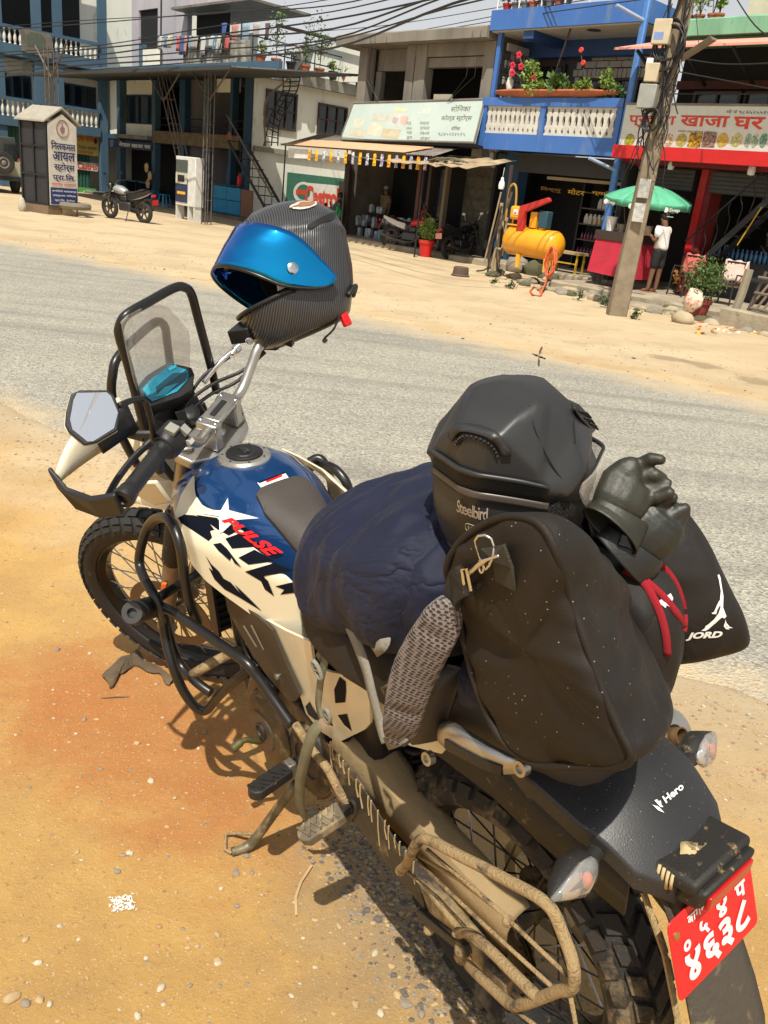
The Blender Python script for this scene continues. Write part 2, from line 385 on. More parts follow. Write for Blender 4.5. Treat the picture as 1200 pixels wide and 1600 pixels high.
# road
RM = mat('worn_asphalt',(.28,.262,.222),.9,col2=(.34,.318,.26),scale=.9,bump=.7,bs=130); n_,L_,b_ = tree_nodes(RM)
def road_nodes():
    n,L,b = n_,L_,b_; tc = n.new('ShaderNodeTexCoord'); P = tc.outputs['Object']; base = b.inputs['Base Color'].links[0].from_socket
    def mixc(f,a,c,k=1.):
        t = n.new('ShaderNodeMix'); t.data_type = 'RGBA'; mm = n.new('ShaderNodeMath'); mm.operation = 'MULTIPLY'; mm.inputs[1].default_value = k; L(f,mm.inputs[0]); L(mm.outputs[0],t.inputs[0]); L(a,t.inputs[6]); t.inputs[7].default_value = (*c,1); return t.outputs[2]
    def mr(a,lo,hi):
        t = n.new('ShaderNodeMapRange'); t.inputs[1].default_value = lo; t.inputs[2].default_value = hi; L(a,t.inputs[0]); return t.outputs[0]
    vo = n.new('ShaderNodeTexVoronoi'); vo.inputs['Scale'].default_value = 75; L(P,vo.inputs['Vector'])
    hsv = n.new('ShaderNodeSeparateColor'); L(vo.outputs['Color'],hsv.inputs[0])
    c = mixc(mr(hsv.outputs[0],.55,.95),base,(.50,.47,.38),.75)
    c = mixc(mr(hsv.outputs[1],.6,.9),c,(.10,.095,.085),.6)
    mp = n.new('ShaderNodeMapping'); mp.inputs['Rotation'].default_value = (0,0,rad(33.3)); mp.inputs['Scale'].default_value = (.12,1.6,1); L(P,mp.inputs[0])
    t2 = n.new('ShaderNodeTexNoise'); t2.inputs['Scale'].default_value = 1.5; t2.inputs['Detail'].default_value = 6; L(mp.outputs[0],t2.inputs['Vector'])
    c = mixc(mr(t2.outputs['Fac'],.48,.7),c,(.155,.145,.125),.6)
# sand blown onto the edges
    d = n.new('ShaderNodeVectorMath'); d.operation = 'DOT_PRODUCT'; L(P,d.inputs[0]); d.inputs[1].default_value = (RD[0],RD[1],0)
    nn = n.new('ShaderNodeTexNoise'); nn.inputs['Scale'].default_value = 2.2; nn.inputs['Detail'].default_value = 9; nn.inputs['Roughness'].default_value = .7; L(P,nn.inputs['Vector'])
    a1 = n.new('ShaderNodeMath'); a1.operation = 'MULTIPLY_ADD'; L(nn.outputs['Fac'],a1.inputs[0]); a1.inputs[1].default_value = -1.2; L(d.outputs['Value'],a1.inputs[2])
    c = mixc(mr(a1.outputs[0],2.66,2.30),c,(.50,.39,.24),.85)
    a2 = n.new('ShaderNodeMath'); a2.operation = 'MULTIPLY_ADD'; L(nn.outputs['Fac'],a2.inputs[0]); a2.inputs[1].default_value = 1.5; L(d.outputs['Value'],a2.inputs[2])
    c = mixc(mr(a2.outputs[0],8.9,9.7),c,(.50,.39,.24),.85)
    L(c,b.inputs['Base Color'])
    bp = b.inputs['Normal'].links[0].from_node; L(vo.outputs['Distance'],bp.inputs['Height']); bp.inputs['Distance'].default_value = .012
road_nodes()
mb = MB(); ra = V3((.836,-.549,0)); rn = V3((.549,.836,0)); vv = []
for i in range(121):
    s = -80 + i*1.3
    for j in range(13): v = 2.6 + j*(6.65/12); vv.append(ra*s + rn*v + V3((0,0,-.012 + .022*sin(PI*j/12)**.6)))
mb.add(vv,[(i*13+j,i*13+j+1,(i+1)*13+j+1,(i+1)*13+j) for i in range(120) for j in range(12)])
road = mb.build('road',RM,smooth=180); struct(road)

# stones: thousands of grains as one mass, the larger ones one by one
SMAT = [mat('pebble_grey',(.26,.215,.16),.9,bump=.3),mat('pebble_tan',(.44,.31,.16),.9,bump=.3),mat('pebble_pale',(.50,.42,.30),.9,bump=.3),mat('pebble_rust',(.38,.2,.1),.9),mat('pebble_dark',(.12,.105,.09),.9)]
rnd = Rnd(3)
def stone_pts(c,s,fl,rnd,k=1):
    vs = []; rz = rnd.uniform(0,PI)
    for i in (-1,1):
        for a in range(5):
            t = 2*PI*a/5+rz+i*.3; r = s*rnd.uniform(.7,1.15); vs.append(V3((c[0]+r*cos(t),c[1]+r*sin(t)*.8,c[2]+(i*fl*.3+.12*fl)*s)))
    vs.append(V3((c[0]+rnd.uniform(-.2,.2)*s,c[1],c[2]+fl*.75*s))); return vs
SF = [(0,1,6,5),(1,2,7,6),(2,3,8,7),(3,4,9,8),(4,0,5,9),(5,6,10),(6,7,10),(7,8,10),(8,9,10),(9,5,10)]
mb = MB()
G_A,G_B = GR(760,1560),GR(545,1290)
for i in range(30000):
    q = rnd.random()
    if q < .50: x = rnd.uniform(-2.6,2); y = rnd.uniform(.6,4.6)
    elif q < .74:
        s = rnd.uniform(-7,3); v = rnd.gauss(2.75,.32); x,y = ra.x*s+rn.x*v,ra.y*s+rn.y*v
    elif q < .90: t_ = rnd.uniform(-.3,1.05); gA,gB = G_A,G_B; x = gA.x+(gB.x-gA.x)*t_+rnd.gauss(0,.07); y = gA.y+(gB.y-gA.y)*t_+rnd.gauss(0,.08)
    else:
        s = rnd.uniform(-16,6); v = rnd.uniform(8.8,11.5); x,y = ra.x*s+rn.x*v,ra.y*s+rn.y*v
    v = roadv(x,y); far = v > 6
    if 3.35 < v < 8.5: continue
    s = (.0014+.0048*rnd.random()**3)*(2.2 if far else 1)*(1.5 if 2.3 < v < 3.3 else 1.35 if .74 <= q < .90 else 1)
    if rnd.random() < .03: s *= 2
    mb.cur = rnd.choice((0,1,1,1,1,2,3) if q < .5 else (0,0,1,1,2) if q < .74 else (0,0,0,4,4,1))
    mb.add(stone_pts((x,y,hground(x,y)),s,rnd.uniform(.5,1),rnd),SF)
o = mb.build('gravel',SMAT,smooth=-1,kind='stuff'); o['label'] = 'loose gravel and grit scattered over the dirt verge'
def stone(px,py,s,k,label=None,fl=.8,z=None,lf=False):
    g = GR(px,py); mb = MB(); r = Rnd(int(px*7+py)); c = V3((g.x,g.y,(hground(g.x,g.y) if z is None else z)+s*fl*.25)); ph = r.uniform(0,PI)
    def fn(p):
        q = p.normalized(); f = 1+.32*noise.noise(q*1.6+V3((px,py,0))); q = p*f; return V3((q.x*cos(ph)-q.y*sin(ph),q.x*sin(ph)+q.y*cos(ph),q.z))
    mb.ball(c,(s,s*.72,s*fl*.6),9,6,fn); o = mb.build('stone',SMAT[k],smooth=40)
    return tag(o,label or 'small rounded stone lying loose on the ochre dirt','stone','small stones on the near dirt' if not label else None)
for px,py,s,k in ((370,1415,.008,0),(465,1222,0,0),(385,1337,.010,0),(369,1362,.012,0),(78,1340,0,0),(214,1162,.011,1),(236,1221,.012,2),(157,1202,.008,0),(152,1125,.008,1),(132,1125,.009,0),(226,1078,0,0),(183,1363,.010,0),(192,1337,.008,0),(60,1505,.009,2),(40,1470,.009,1),(93,1447,.007,2),(123,1469,.006,2),(215,1588,.010,2),(252,1545,.011,2),(190,1357,0,0),(228,1498,.007,2),(340,1461,.009,1),(308,1478,.007,1),(293,1480,.007,1),(343,1540,.006,0),(297,1540,.006,0),(18,1560,.018,1),(40,1568,.012,0),(62,1563,.011,1),(78,1570,.008,2),(394,1363,.007,0),(340,1505,.009,2),(275,1393,.007,1),(261,1292,.007,1),(268,1292,0,0),(302,1235,.006,3),(310,1170,.007,2),(305,1010,.008,0),(108,1160,.006,1),(47,1231,.006,0),(121,1332,.007,1),(320,1145,.009,0),(273,1248,.008,1),(586,1490,.010,2),(530,1448,.009,1),(345,1388,.007,2),(595,1585,.010,2),(555,1570,.011,1),(620,1555,.012,1),(658,1585,.011,0),(612,1510,.010,1),(455,1558,.007,2),(590,1530,.007,0)):
    if s: stone(px,py,s,k)
stone(90,1016,.012,0,'dark brown stone alone on the orange dirt left of the front wheel')
stone(340,1500,.010,1)
for px,py,s in ((1135,822+0,.02),(1160,1420,.022),(1195,1512,0),(1180,1180,0)):
    if s and py > 1000: stone(px,py,s,0,'dark grey stone on the pale verge right of the number plate')

# crumpled cloth, stick, straw, paint splash on the near ground
cl = MB(); DK = mat('muddy_cloth',(.085,.06,.035),.95,bump=.8,bs=90,col2=(.16,.11,.06)); pts = []
for i in range(34):
    for j in range(12):
        t = i/33; s = j/11-.5; x = 165+105*t; yc = 1068-42*sin(min(1,t*1.6)*PI*.5)+44*max(0,t-.4)/.6; wd = (30 if t < .45 else 24)*(.55+.45*sin(PI*min(1,t*1.15+.08)))
        g = GR(x+6*sin(9*t+s*3),yc + s*wd + 3*sin(t*23)); g.z = .006+.012*abs(noise.noise(V3((t*7,s*4,0))))+.010*cos(s*PI); pts.append(g)
cl.add(pts,[(i*12+j,i*12+j+1,(i+1)*12+j+1,(i+1)*12+j) for i in range(33) for j in range(11)])
o = cl.build('crumpled_cloth',DK,smooth=180,solid=.003); tag(o,'muddy crumpled rag lying on the orange dirt beside the front wheel','rag')
TW = mat('dry_straw',(.50,.34,.17),.8); TW2 = mat('twig_bark',(.14,.09,.05),.9)
o = MB().tube([GR(487,1352,.006),GR(470,1378,.008),GR(462,1402,.006),GR(463,1430,.005)],.0035,6,flat=.4).build('dry_straw',TW); tag(o,'pale bent strip of dry straw on the dirt below the side stand','straw')
o = MB().tube([GR(158,1091,.004),GR(180,1089,.008),GR(202,1089,.004)],.0022,6).build('twig',TW2); tag(o,'thin dark twig lying straight beside the muddy rag','twig')
o = MB().tube([GR(198,1037,.004),GR(208,1024,.008),GR(217,1013,.006),GR(222,1003,.004)],.0018,6).build('twig',TW2); tag(o,'short thin twig leaning against the front tyre','twig')
mb = MB(); pc_ = GR(190,1412); nxp = 30
for i in range(nxp):
    for j in range(20):
        x,y = i/(nxp-1)-.5,j/19-.5; e = max(abs(x)*2,abs(y)*2); v = noise.noise(V3((x*9,y*9,2)))+.6*noise.noise(V3((x*24,y*20,5)))
        if v+.12-max(0,e-.72)*2.2 < .0: continue
        g = GR(190+40*x+4*y,1412+26*y-5*x); g2,g3 = GR(190+40*(x+.034)+4*y,1412+26*y-5*x),GR(190+40*x+4*(y+.052),1412+26*(y+.052)-5*x); d1,d2 = g2-g,g3-g
        mb.add([V3((p.x,p.y,hground(p.x,p.y)+.004)) for p in (g,g+d1,g+d1+d2,g+d2)],[(0,1,2,3)])
o = mb.build('paint_splash',mat('white_paint_flake',(.8,.78,.7),.8),smooth=-1); tag(o,'flaked square white paint mark on the ochre dirt','paint mark')
# ================================================================ THE STREET BEYOND (u along the fronts, n away, z up)
W_ = lambda n,c,r=.8,**k: mat(n,c,r,**k)
m_conc = W_('raw_concrete',(.235,.215,.18),.9,col2=(.145,.132,.11),scale=1.6,bump=.5,bs=25,stretch=(1,1,.3))
m_concd = W_('dark_concrete',(.17,.155,.13),.9,col2=(.10,.09,.08),scale=1.5,bump=.5,bs=25)
m_blueb = W_('blue_wall_paint',(.055,.16,.46),.6,col2=(.04,.13,.40),scale=.8,bump=.15,bs=20,dust=.5,dustcol=(.13,.19,.32),ds=3.5,stretch=(1,1,.3))
m_teal = W_('faded_blue_paint',(.055,.115,.17),.75,col2=(.042,.09,.14),scale=.9,bump=.2,bs=20,stretch=(1,1,.3))
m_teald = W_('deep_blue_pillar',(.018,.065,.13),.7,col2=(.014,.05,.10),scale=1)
m_offw = W_('dingy_white_wall',(.76,.76,.67),.85,col2=(.66,.66,.57),scale=1.1,bump=.2,bs=20,dust=.45,dustcol=(.30,.29,.23),ds=2.4,stretch=(1,1,.3))
m_lilac = W_('lilac_plaster',(.42,.40,.43),.85,col2=(.34,.33,.37),scale=1,dust=.45,dustcol=(.22,.20,.19),ds=2.4,stretch=(1,1,.3))
m_bal = W_('white_baluster',(.62,.60,.53),.7)
m_dark = W_('interior_shade',(.008,.009,.011),.8)  # near-black colour stands in for shade inside rooms and openings
m_glassd = W_('dark_window_glass',(.012,.016,.02),.12,coat=.5)
m_wood = W_('brown_window_wood',(.045,.028,.02),.6)
m_green = W_('green_corrugated',(.03,.115,.085),.6,dust=.3,dustcol=(.12,.14,.09),ds=4)
m_tin = W_('rusty_grey_tin',(.23,.22,.20),.6,metal=.3,col2=(.17,.13,.10),scale=2.2,bump=.2)
m_tind = W_('dark_canopy_tin',(.03,.04,.045),.6,col2=(.05,.045,.04),scale=2)
m_steel = W_('rusty_steel',(.14,.12,.105),.6,metal=.4,col2=(.09,.07,.06),scale=12)
m_iron = W_('black_iron',(.012,.012,.014),.5)
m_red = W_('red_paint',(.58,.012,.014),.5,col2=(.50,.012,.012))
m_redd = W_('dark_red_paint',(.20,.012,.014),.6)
m_pink = W_('pink_sheet',(.72,.33,.25),.6,col2=(.66,.28,.22))
m_mint = W_('mint_slab',(.19,.42,.27),.8,col2=(.14,.32,.2),scale=3,bump=.5,dust=.4,dustcol=(.12,.16,.10),ds=6,stretch=(1,1,.3))
m_leaf = W_('leaf_green',(.085,.16,.03),.6,col2=(.045,.095,.02),scale=14)
m_leafy = W_('leaf_yellow_green',(.19,.27,.035),.6,col2=(.11,.18,.03),scale=14)
m_leafd = W_('leaf_dark',(.025,.06,.018),.6,col2=(.05,.085,.02),scale=12)
m_flow = W_('pink_flower',(.62,.012,.06),.6)
m_terra = W_('terracotta',(.42,.12,.05),.8,col2=(.33,.09,.04),scale=5)
m_cast = W_('sign_white',(.72,.70,.62),.6,dust=.25,dustcol=(.45,.42,.34),ds=5)
m_sgn = W_('sign_greyblue',(.45,.52,.48),.4,col2=(.40,.48,.45),scale=1.5)
m_ltrr = W_('letter_red',(.66,.06,.025),.5); m_ltrn = W_('letter_navy',(.015,.03,.12),.5); m_ltrg = W_('letter_grey',(.16,.15,.10),.6); m_ltrw = W_('letter_white',(.78,.77,.72),.5); m_ltry = W_('letter_gold',(.75,.42,.02),.5)
m_yell = W_('compressor_yellow',(.78,.36,.010),.35,col2=(.72,.30,.01),scale=2,coat=.3,dust=.25,dustcol=(.5,.33,.12),ds=6)
m_cyan = W_('bright_blue_counter',(.02,.26,.50),.6,col2=(.02,.21,.42))
m_skin = W_('brown_skin',(.19,.09,.05),.6); m_hair = W_('black_hair',(.008,.007,.006),.6)
m_cloth = W_('olive_cloth',(.16,.14,.10),.9)
def part(name,m,T,fn,**k):
    q = MB(FM); fn(q); return q.build(name,m,T,**k)
def box(name,m,T,u0,u1,n0,n1,z0,z1,**k): return part(name,m,T,lambda q: q.box((u0,n0,z0),(u1,n1,z1)),**k)
def T_(name,label,cat,u,n,z=0,group=None): return thing(name,label,cat,F(u,n,z),group)
def window(T,u0,u1,n,z0,z1,nx=2,ny=1,mf=None,name='window',depth=.12,bars=0,slats=False):
    mf = mf or m_wood; f = MB(FM); t = .05
    f.box((u0,n-.02,z0),(u0+t,n+.06,z1)); f.box((u1-t,n-.02,z0),(u1,n+.06,z1)); f.box((u0+t,n-.02,z1-t),(u1-t,n+.06,z1)); f.box((u0+t,n-.02,z0),(u1-t,n+.06,z0+t))
    for i in range(1,nx): uu = u0+(u1-u0)*i/nx; f.box((uu-.02,n-.012,z0+t),(uu+.02,n+.05,z1-t))
    for j in range(1,ny): zz = z0+(z1-z0)*j/ny; f.box((u0+t,n-.008,zz-.015),(u1-t,n+.045,zz+.015))
    w = f.build(name,mf,T)
    for i in range(nx): a = u0+(u1-u0)*i/nx+.03; b = u0+(u1-u0)*(i+1)/nx-.03; q = MB(FM); q.box((a,n+.052,z0+.03),(b,n+.058,z1-.03)); q.build('pane',m_glassd,w)
    return w
BALP = [(0,.028),(.02,.03),(.04,.018),(.08,.022),(.16,.036),(.24,.030),(.34,.014),(.40,.014),(.43,.028),(.46,.03)]
def balusters(T,u0,u1,n,z0,h,step,m=None,name='baluster',seg=8,k=1.):
    q = MB(FM); q.lathe((u0,n,z0),(0,0,1),[(a*h/.46,r*k) for a,r in BALP],seg); first = q.build(name,m or m_bal,T); c = int((u1-u0)/step)
    for i in range(1,c+1):
        o = first.copy(); COL.objects.link(o); d = F(step*i,0,0)-F(0,0,0); o.matrix_basis = first.matrix_basis.copy(); o.parent = T; o.matrix_parent_inverse = ROOT[T.name].copy(); o.location = d
def plant(name,label,u,n,z,r,k,ml=None,pot=True,pr=.13,ph=.22,mp=None,group=None,nl=220,size=.05,stem=.1,seed=1,trunk=None):
    T = T_(name,label,'plant',u,n,z,group)
    if pot:
        q = MB(FM); q.lathe((u,n,z),(0,0,1),[(0,pr*.7),(ph*.8,pr*.95),(ph*.8,pr*1.06),(ph,pr*1.08),(ph,pr*.9),(ph*.85,pr*.85)],18); q.build('pot',mp or m_terra,T,smooth=50)
    else: ph = 0
    q = MB(FM); rr = Rnd(seed)
    for i in range(5): q.tube([(u,n,z+ph*.8),(u+rr.uniform(-.3,.3)*k,n+rr.uniform(-.2,.2)*k,z+ph+stem+r),],.008,5)
    q.build('stem',m_wood,T)
    q = MB(FM); leaves(q,(u,n,z+ph+stem+r*.9),(k,k,r),nl,size,seed,trunk or 3); q.build('foliage',ml or m_leaf,T,smooth=-1,kind='stuff'); return T

# ---- concrete platform in front of the tea house, steps and rubble
m_step = W_('old_step_concrete',(.36,.31,.22),.95,col2=(.24,.20,.14),scale=3,bump=.9,bs=22,dust=.4,dustcol=(.12,.10,.06),ds=5)
def slabw(mb,u0,u1,n0,n1,z0,z1,st=.25,amp=.02,seed=0):
    k = max(2,int((u1-u0)/st)); secs = []
    for i in range(k+1):
        u = u0+(u1-u0)*i/k; r = lambda a: amp*noise.noise(V3((u*2.1,a,seed)))
        secs.append([V3((u,n0+r(1),z0)),V3((u,n0+r(1),z1-.03+r(2)*.5)),V3((u,n0+.03+r(3),z1+r(4)*.4)),V3((u,n1,z1+r(5)*.3)),V3((u,n1,z0))])
    mb.loft(secs)
q = MB(FM); slabw(q,-10.9,-1.5,15.05,22,-.1,.15,.12,.05); platform = struct(q.build('pavement',m_step,smooth=30))
q = MB(FM); slabw(q,-10.6,-6.6,14.35,14.98,-.1,.05,.12,.05,3); q.build('step',m_step,smooth=30); struct(bpy.data.objects['step'])
q = MB(FM); slabw(q,-14.9,-10.72,16.9,22,-.1,.16,seed=5); slabw(q,-22.5,-14.92,17.0,22,-.1,.12,seed=6); struct(q.build('shop_floor',m_step,smooth=30))
q = MB(FM); slabw(q,-38,-22.8,17.2,22,-.1,.10,seed=8); struct(q.build('forecourt',m_concd,smooth=30))
mr = [W_('rubble_grey',(.25,.22,.17),.95,bump=.8,bs=30),W_('rubble_mossy',(.10,.095,.05),.95,bump=.8),W_('rubble_tan',(.42,.34,.22),.95,bump=.6)]
rg = Rnd(12)
for i in range(90):
    u = rg.uniform(-12.9,-5.0); n = rg.choice((rg.uniform(13.9,14.4),rg.uniform(14.75,15.08))) if u > -10.6 else rg.uniform(14.3,16.6); s = rg.uniform(.05,.17); q = MB(FM); sd = rg.random()*50
    q.ball((u,n,s*.22-.01),(s,s*.8,s*.55),9,6,lambda p: p*(1+.35*noise.noise(p.normalized()*1.7+V3((sd,0,0))))); o = q.build('stone',rg.choice(mr),smooth=35); tag(o,'rough broken stone lying in front of the concrete steps across the road','stone','rubble along the far steps')
# big rubble under the compressor
for i,(px,py,s) in enumerate(((795,415,.30),(820,420,.26),(838,408,.24),(812,400,.28),(790,405,.22),(850,430,.16))):
    g = GR(px,py+10,.0); g = FMI @ g; q = MB(FM); sd = i*9.1; q.ball((g.x,g.y+.3,s*.5),(s,s*.8,s*.8),10,7,lambda p: p*(1+.35*noise.noise(p.normalized()*1.6+V3((sd,3,0))))); o = q.build('boulder',mr[i % 2],smooth=35); tag(o,'dark mossy boulder in the heap under the yellow air compressor','boulder','boulders under the compressor')
# weeds
for i,(px,py) in enumerate(((905,470),(945,480),(800,452),(985,497),(770,448))):
    g = FMI @ GR(px,py); q = MB(FM); leaves(q,(g.x,g.y,.08),(.14,.1,.09),60,.06,i+40); o = q.build('weed',m_leafd,smooth=-1); tag(o,'small dark green weed growing between the rubble by the steps','weed','weeds by the far steps')

# ---- tea house (red): sign, beam, awning, upper floor
R_ = T_('tea_house','red fronted tea house with wide painted sign and pink awning at right','building',-8,18)
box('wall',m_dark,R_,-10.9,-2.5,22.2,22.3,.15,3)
box('side_wall',W_('grey_inner_wall',(.04,.036,.034),.9),R_,-11.02,-10.9,17.2,22.3,.16,2.9)
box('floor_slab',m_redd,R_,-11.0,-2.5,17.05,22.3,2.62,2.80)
box('red_beam',m_red,R_,-10.98,-2.5,16.55,16.72,2.68,2.93)
part('red_soffit',m_red,R_,lambda q: q.prism([(-10.98,16.72,2.72),(-10.98,17.9,2.5),(-10.98,17.9,2.62),(-10.98,16.72,2.84)],(.18,0,0)))
for i,u in enumerate((-9.42,-5.2)):
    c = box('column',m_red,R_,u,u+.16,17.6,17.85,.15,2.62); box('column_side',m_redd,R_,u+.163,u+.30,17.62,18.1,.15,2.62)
for u in (-10.75,-9.1,-6.8):
    s_ = box('shutter_box',W_('shutter_grey',(.05,.048,.045),.5,metal=.3),R_,u,u+(1.25 if u < -10 else 2.2),17.5,17.62,2.18,2.6)
    for k in range(5): box('shutter_slat',W_('slat_grey',(.07,.065,.06),.6) if not bpy.data.materials.get('slat_grey') else bpy.data.materials['slat_grey'],s_,u,u+(1.25 if u < -10 else 2.2),17.47,17.497,2.2+.08*k,2.25+.08*k)
sg = T_('shop_sign','long white tea house sign with red Devanagari lettering and food pictures','sign',-9.5,16.9,2.9)
box('sign_board',W_('sign_board_white',(.62,.66,.60),.5,col2=(.56,.61,.56)),sg,-11.0,-6.2,16.78,16.86,2.95,3.72); box('sign_frame',m_tin,sg,-11.03,-6.17,16.765,16.83,3.722,3.76)
box('sign_frame',m_tin,sg,-11.03,-6.17,16.765,16.83,2.91,2.948)
def sletter(T,body,px0,py0,px1,py1,n,m,bold=.015,shear=0,name='lettering',off=.006,sp=1.):
    (u0,za),(u1,zb) = U(px0,py0,n),U(px1,py1,n)  # top-left and bottom-right corners on the survey sheet
    q = MB(FM); letter(q,body,(u0,n-off,zb),(u1-u0,0,0),(0,0,za-zb),bold=bold,shear=shear,sp=sp); return q.build(name,m,T,smooth=-1)
sletter(sg,'प्रकाश',984,180,1053,201,16.78,m_ltrr,.022); sletter(sg,'खाजा',1065,180,1137,199,16.78,m_ltrr,.022); sletter(sg,'घर',1148,182,1192,203,16.78,m_ltrr,.022)
sletter(sg,'मो नं ९८६५२५५१५',1136,171,1203,179,16.78,m_ltrg,.01); sletter(sg,'चिसो तथा कोल्ड ड्रिंक्स',1060,203,1118,209,16.78,m_ltrg,.01)
for i,(x,c1,c2) in enumerate(((984,(.08,.22,.04),(.5,.4,.03)),(1026,(.62,.45,.02),(.3,.3,.03)),(1044,(.28,.22,.05),(.7,.68,.6)),(1065,(.25,.27,.06),(.5,.45,.1)),(1086,(.60,.40,.01),(.1,.06,.01)),(1108,(.13,.06,.03),(.3,.25,.2)),(1129,(.62,.45,.02),(.35,.3,.1)),(1151,(.25,.35,.06),(.6,.6,.3)),(1169,(.35,.5,.4),(.1,.25,.12)),(1180,(.10,.25,.10),(.5,.6,.5)),(1193,(.05,.2,.12),(.2,.4,.3)))):
    uu,zz = U(x,219,16.78); rr = Rnd(i); pm = W_('printed_food',c1,.5,col2=c2,scale=22,contrast=(.42,.58)); q = MB(FM)
    if 4 <= i <= 5: q.add([(uu+dx,16.776,zz+dz) for dx,dz in ((-.14,-.13),(.14,-.13),(.14,.14),(-.14,.14))],[(0,1,2,3)])
    else: q.add([(uu+.12*cos(t)*(.6 if i > 7 else 1)*rr.uniform(.85,1.1),16.776,zz+.13*sin(t)*rr.uniform(.85,1.1)) for t in arc(0,2*PI*13/14,14)],[tuple(range(14))])
    q.build('food_picture',pm,sg,smooth=-1)
# awning + upper storey
part('awning_sheet',m_pink,R_,lambda q: q.prism([(-11.05,16.05,4.62),(-11.05,16.05,4.66),(-10.75,17.1,4.94),(-10.75,17.1,4.90)],(8.5,0,0)))
for k in range(9): part('awning_bracket',m_iron,R_,lambda q: q.bar((-10.6+1.0*k,16.2,4.62),(-10.6+1.0*k,17.3,4.15),.05,.05))
q = MB(FM); slabw(q,-10.75,-2.5,16.9,20,4.98,5.28,.3,.05,9); q.build('roof_slab',m_mint,R_,smooth=30)
box('upper_wall',m_dark,R_,-10.7,-2.5,18.2,18.3,2.8,4.98); box('upper_lintel',W_('dull_red_lintel',(.10,.03,.025),.8),R_,-10.7,-2.5,18.08,18.19,4.2,4.36)
for i in range(5): window(R_,-10.2+1.12*i,-9.15+1.12*i,18.0,3.0,4.15,2,3,W_('grey_shutter_frame',(.06,.065,.06),.6) if i == 0 else m_wood)
part('railing',m_steel,R_,lambda q: [q.rod((-10.6,17.3,z),(-2.5,17.3,z),.012,6) for z in (3.75,4.0)],kind='stuff')
R2 = T_('brick_room','unpainted grey block room on the mint coloured roof at top right','building',-8,19,5.3)
m_block = W_('grey_block',(.24,.22,.19),.9,col2=(.18,.165,.14),scale=6,bump=.3)
blk = MB(FM)
q0 = MB(FM); q0.box((-9.05,18.3,5.3),(-2.5,18.5,7.2)); q0.build('mortar_wall',m_concd,R2)
bl_ = None
for j in range(9):
    for i in range(15):
        u = -9.05+.42*i+(.21 if j % 2 else 0); q = MB(FM)
        if bl_ is None: q.box((u,18.27,5.31),(u+.40,18.298,5.49)); bl_ = q.build('block',m_block,R2); b0 = (u,5.31)
        else:
            o = bl_.copy(); COL.objects.link(o); o.location = F(u-b0[0],0,.20*j)-F(0,0,0)
box('door_jamb',W_('cream_jamb',(.62,.55,.42),.7),R2,-9.75,-9.12,18.6,18.7,5.3,7.2); box('door_frame',m_wood,R2,-9.2,-9.08,18.5,18.59,5.3,7.2)
for i,(px,py,r,ml) in enumerate(((1075,18,.22,m_leafy),(1092,14,.30,m_leafy),(1112,10,.2,m_leafy),(1122,24,.12,m_leafy))):
    uu,zz = U(px,32,17.3); plant('potted_plant',('yellow green potted plant behind the utility pole on the mint roof','tallest bushy potted plant on the mint roof in a terracotta pot','leafy potted plant right of the bushy one on the mint roof','small yellow flowering plant near the grey block room')[i],uu,17.3,5.26,r,r*1.0,ml,True,.10,.16,group=None,nl=150,size=.07,seed=i+3)

# ---- blue house
B_ = T_('blue_house','bright blue two storey house with ornamental white balcony panels','building',-13.2,18)
box('roof_slab',m_blueb,B_,-15.25,-11.05,16.95,20.5,5.30,5.72); box('soffit',W_('cream_soffit',(.50,.46,.38),.8),B_,-15.2,-11.1,17.0,18.4,5.27,5.297)
box('soffit_beam',W_('blue_beam',(.02,.07,.22),.6),B_,-14.25,-13.95,17.02,18.3,5.10,5.268); box('soffit_beam',W_('blue_beam2',(.02,.07,.22),.6),B_,-15.2,-11.1,18.2,18.45,4.92,5.268)
q = MB(FM); q.lathe((-12.55,17.35,5.262),(0,0,1),[(0,.16),(.006,.16)],16); q.build('ceiling_rose',m_wood,B_)
box('balcony_floor',m_blueb,B_,-15.05,-11.15,17.0,18.4,2.78,3.02)
box('balcony_edge',m_blueb,B_,-15.1,-11.15,16.90,16.998,2.72,3.08)
box('balcony_rail',m_blueb,B_,-15.1,-11.15,16.88,17.05,3.68,3.86)
for u0,u1 in ((-15.1,-14.95),(-13.33,-13.17),(-11.28,-11.15)): box('rail_post',m_blueb,B_,u0,u1,16.90,17.03,3.08,3.68)
# ornamental blocks: white slabs with pinched gaps between
for (ua,ub) in ((-14.94,-13.34),(-13.16,-11.29)):
    N_b = 11; st = (ub-ua)/N_b
    for i in range(N_b):
        uc = ua+st*(i+.5); prof = [(.0,.5),(.04,.5),(.05,.34),(.10,.32),(.13,.44),(.18,.46),(.22,.30),(.30,.24),(.38,.30),(.42,.46),(.46,.44),(.49,.32),(.55,.34),(.56,.5),(.60,.5)]
        L_ = [(uc-w*st,16.93,3.08+z) for z,w in prof]; Rr = [(uc+w*st,16.93,3.08+z) for z,w in reversed(prof)]; q = MB(FM); q.prism(L_+Rr,(0,.07,0)); q.build('baluster',m_bal,B_,smooth=-1)
box('pipe',W_('blue_pipe',(.08,.22,.55),.5),B_,-11.12,-10.98,16.88,17.0,.4,5.9,bevel=.03)
for z in (2.5,5.35): part('spout',W_('pale_blue_pipe',(.35,.45,.6),.5),B_,lambda q: q.rod((-11.05,16.9,z-.05),(-11.35,16.3,z+.12),.035,10))
box('corner_post',m_blueb,B_,-15.08,-14.97,17.1,17.2,3.86,5.3); box('left_pillar',m_teald,B_,-14.95,-14.5,17.9,18.3,.16,2.72); box('right_pillar',W_('blue_pillar',(.03,.09,.28),.6),B_,-11.3,-11.05,17.6,17.9,.15,2.72)
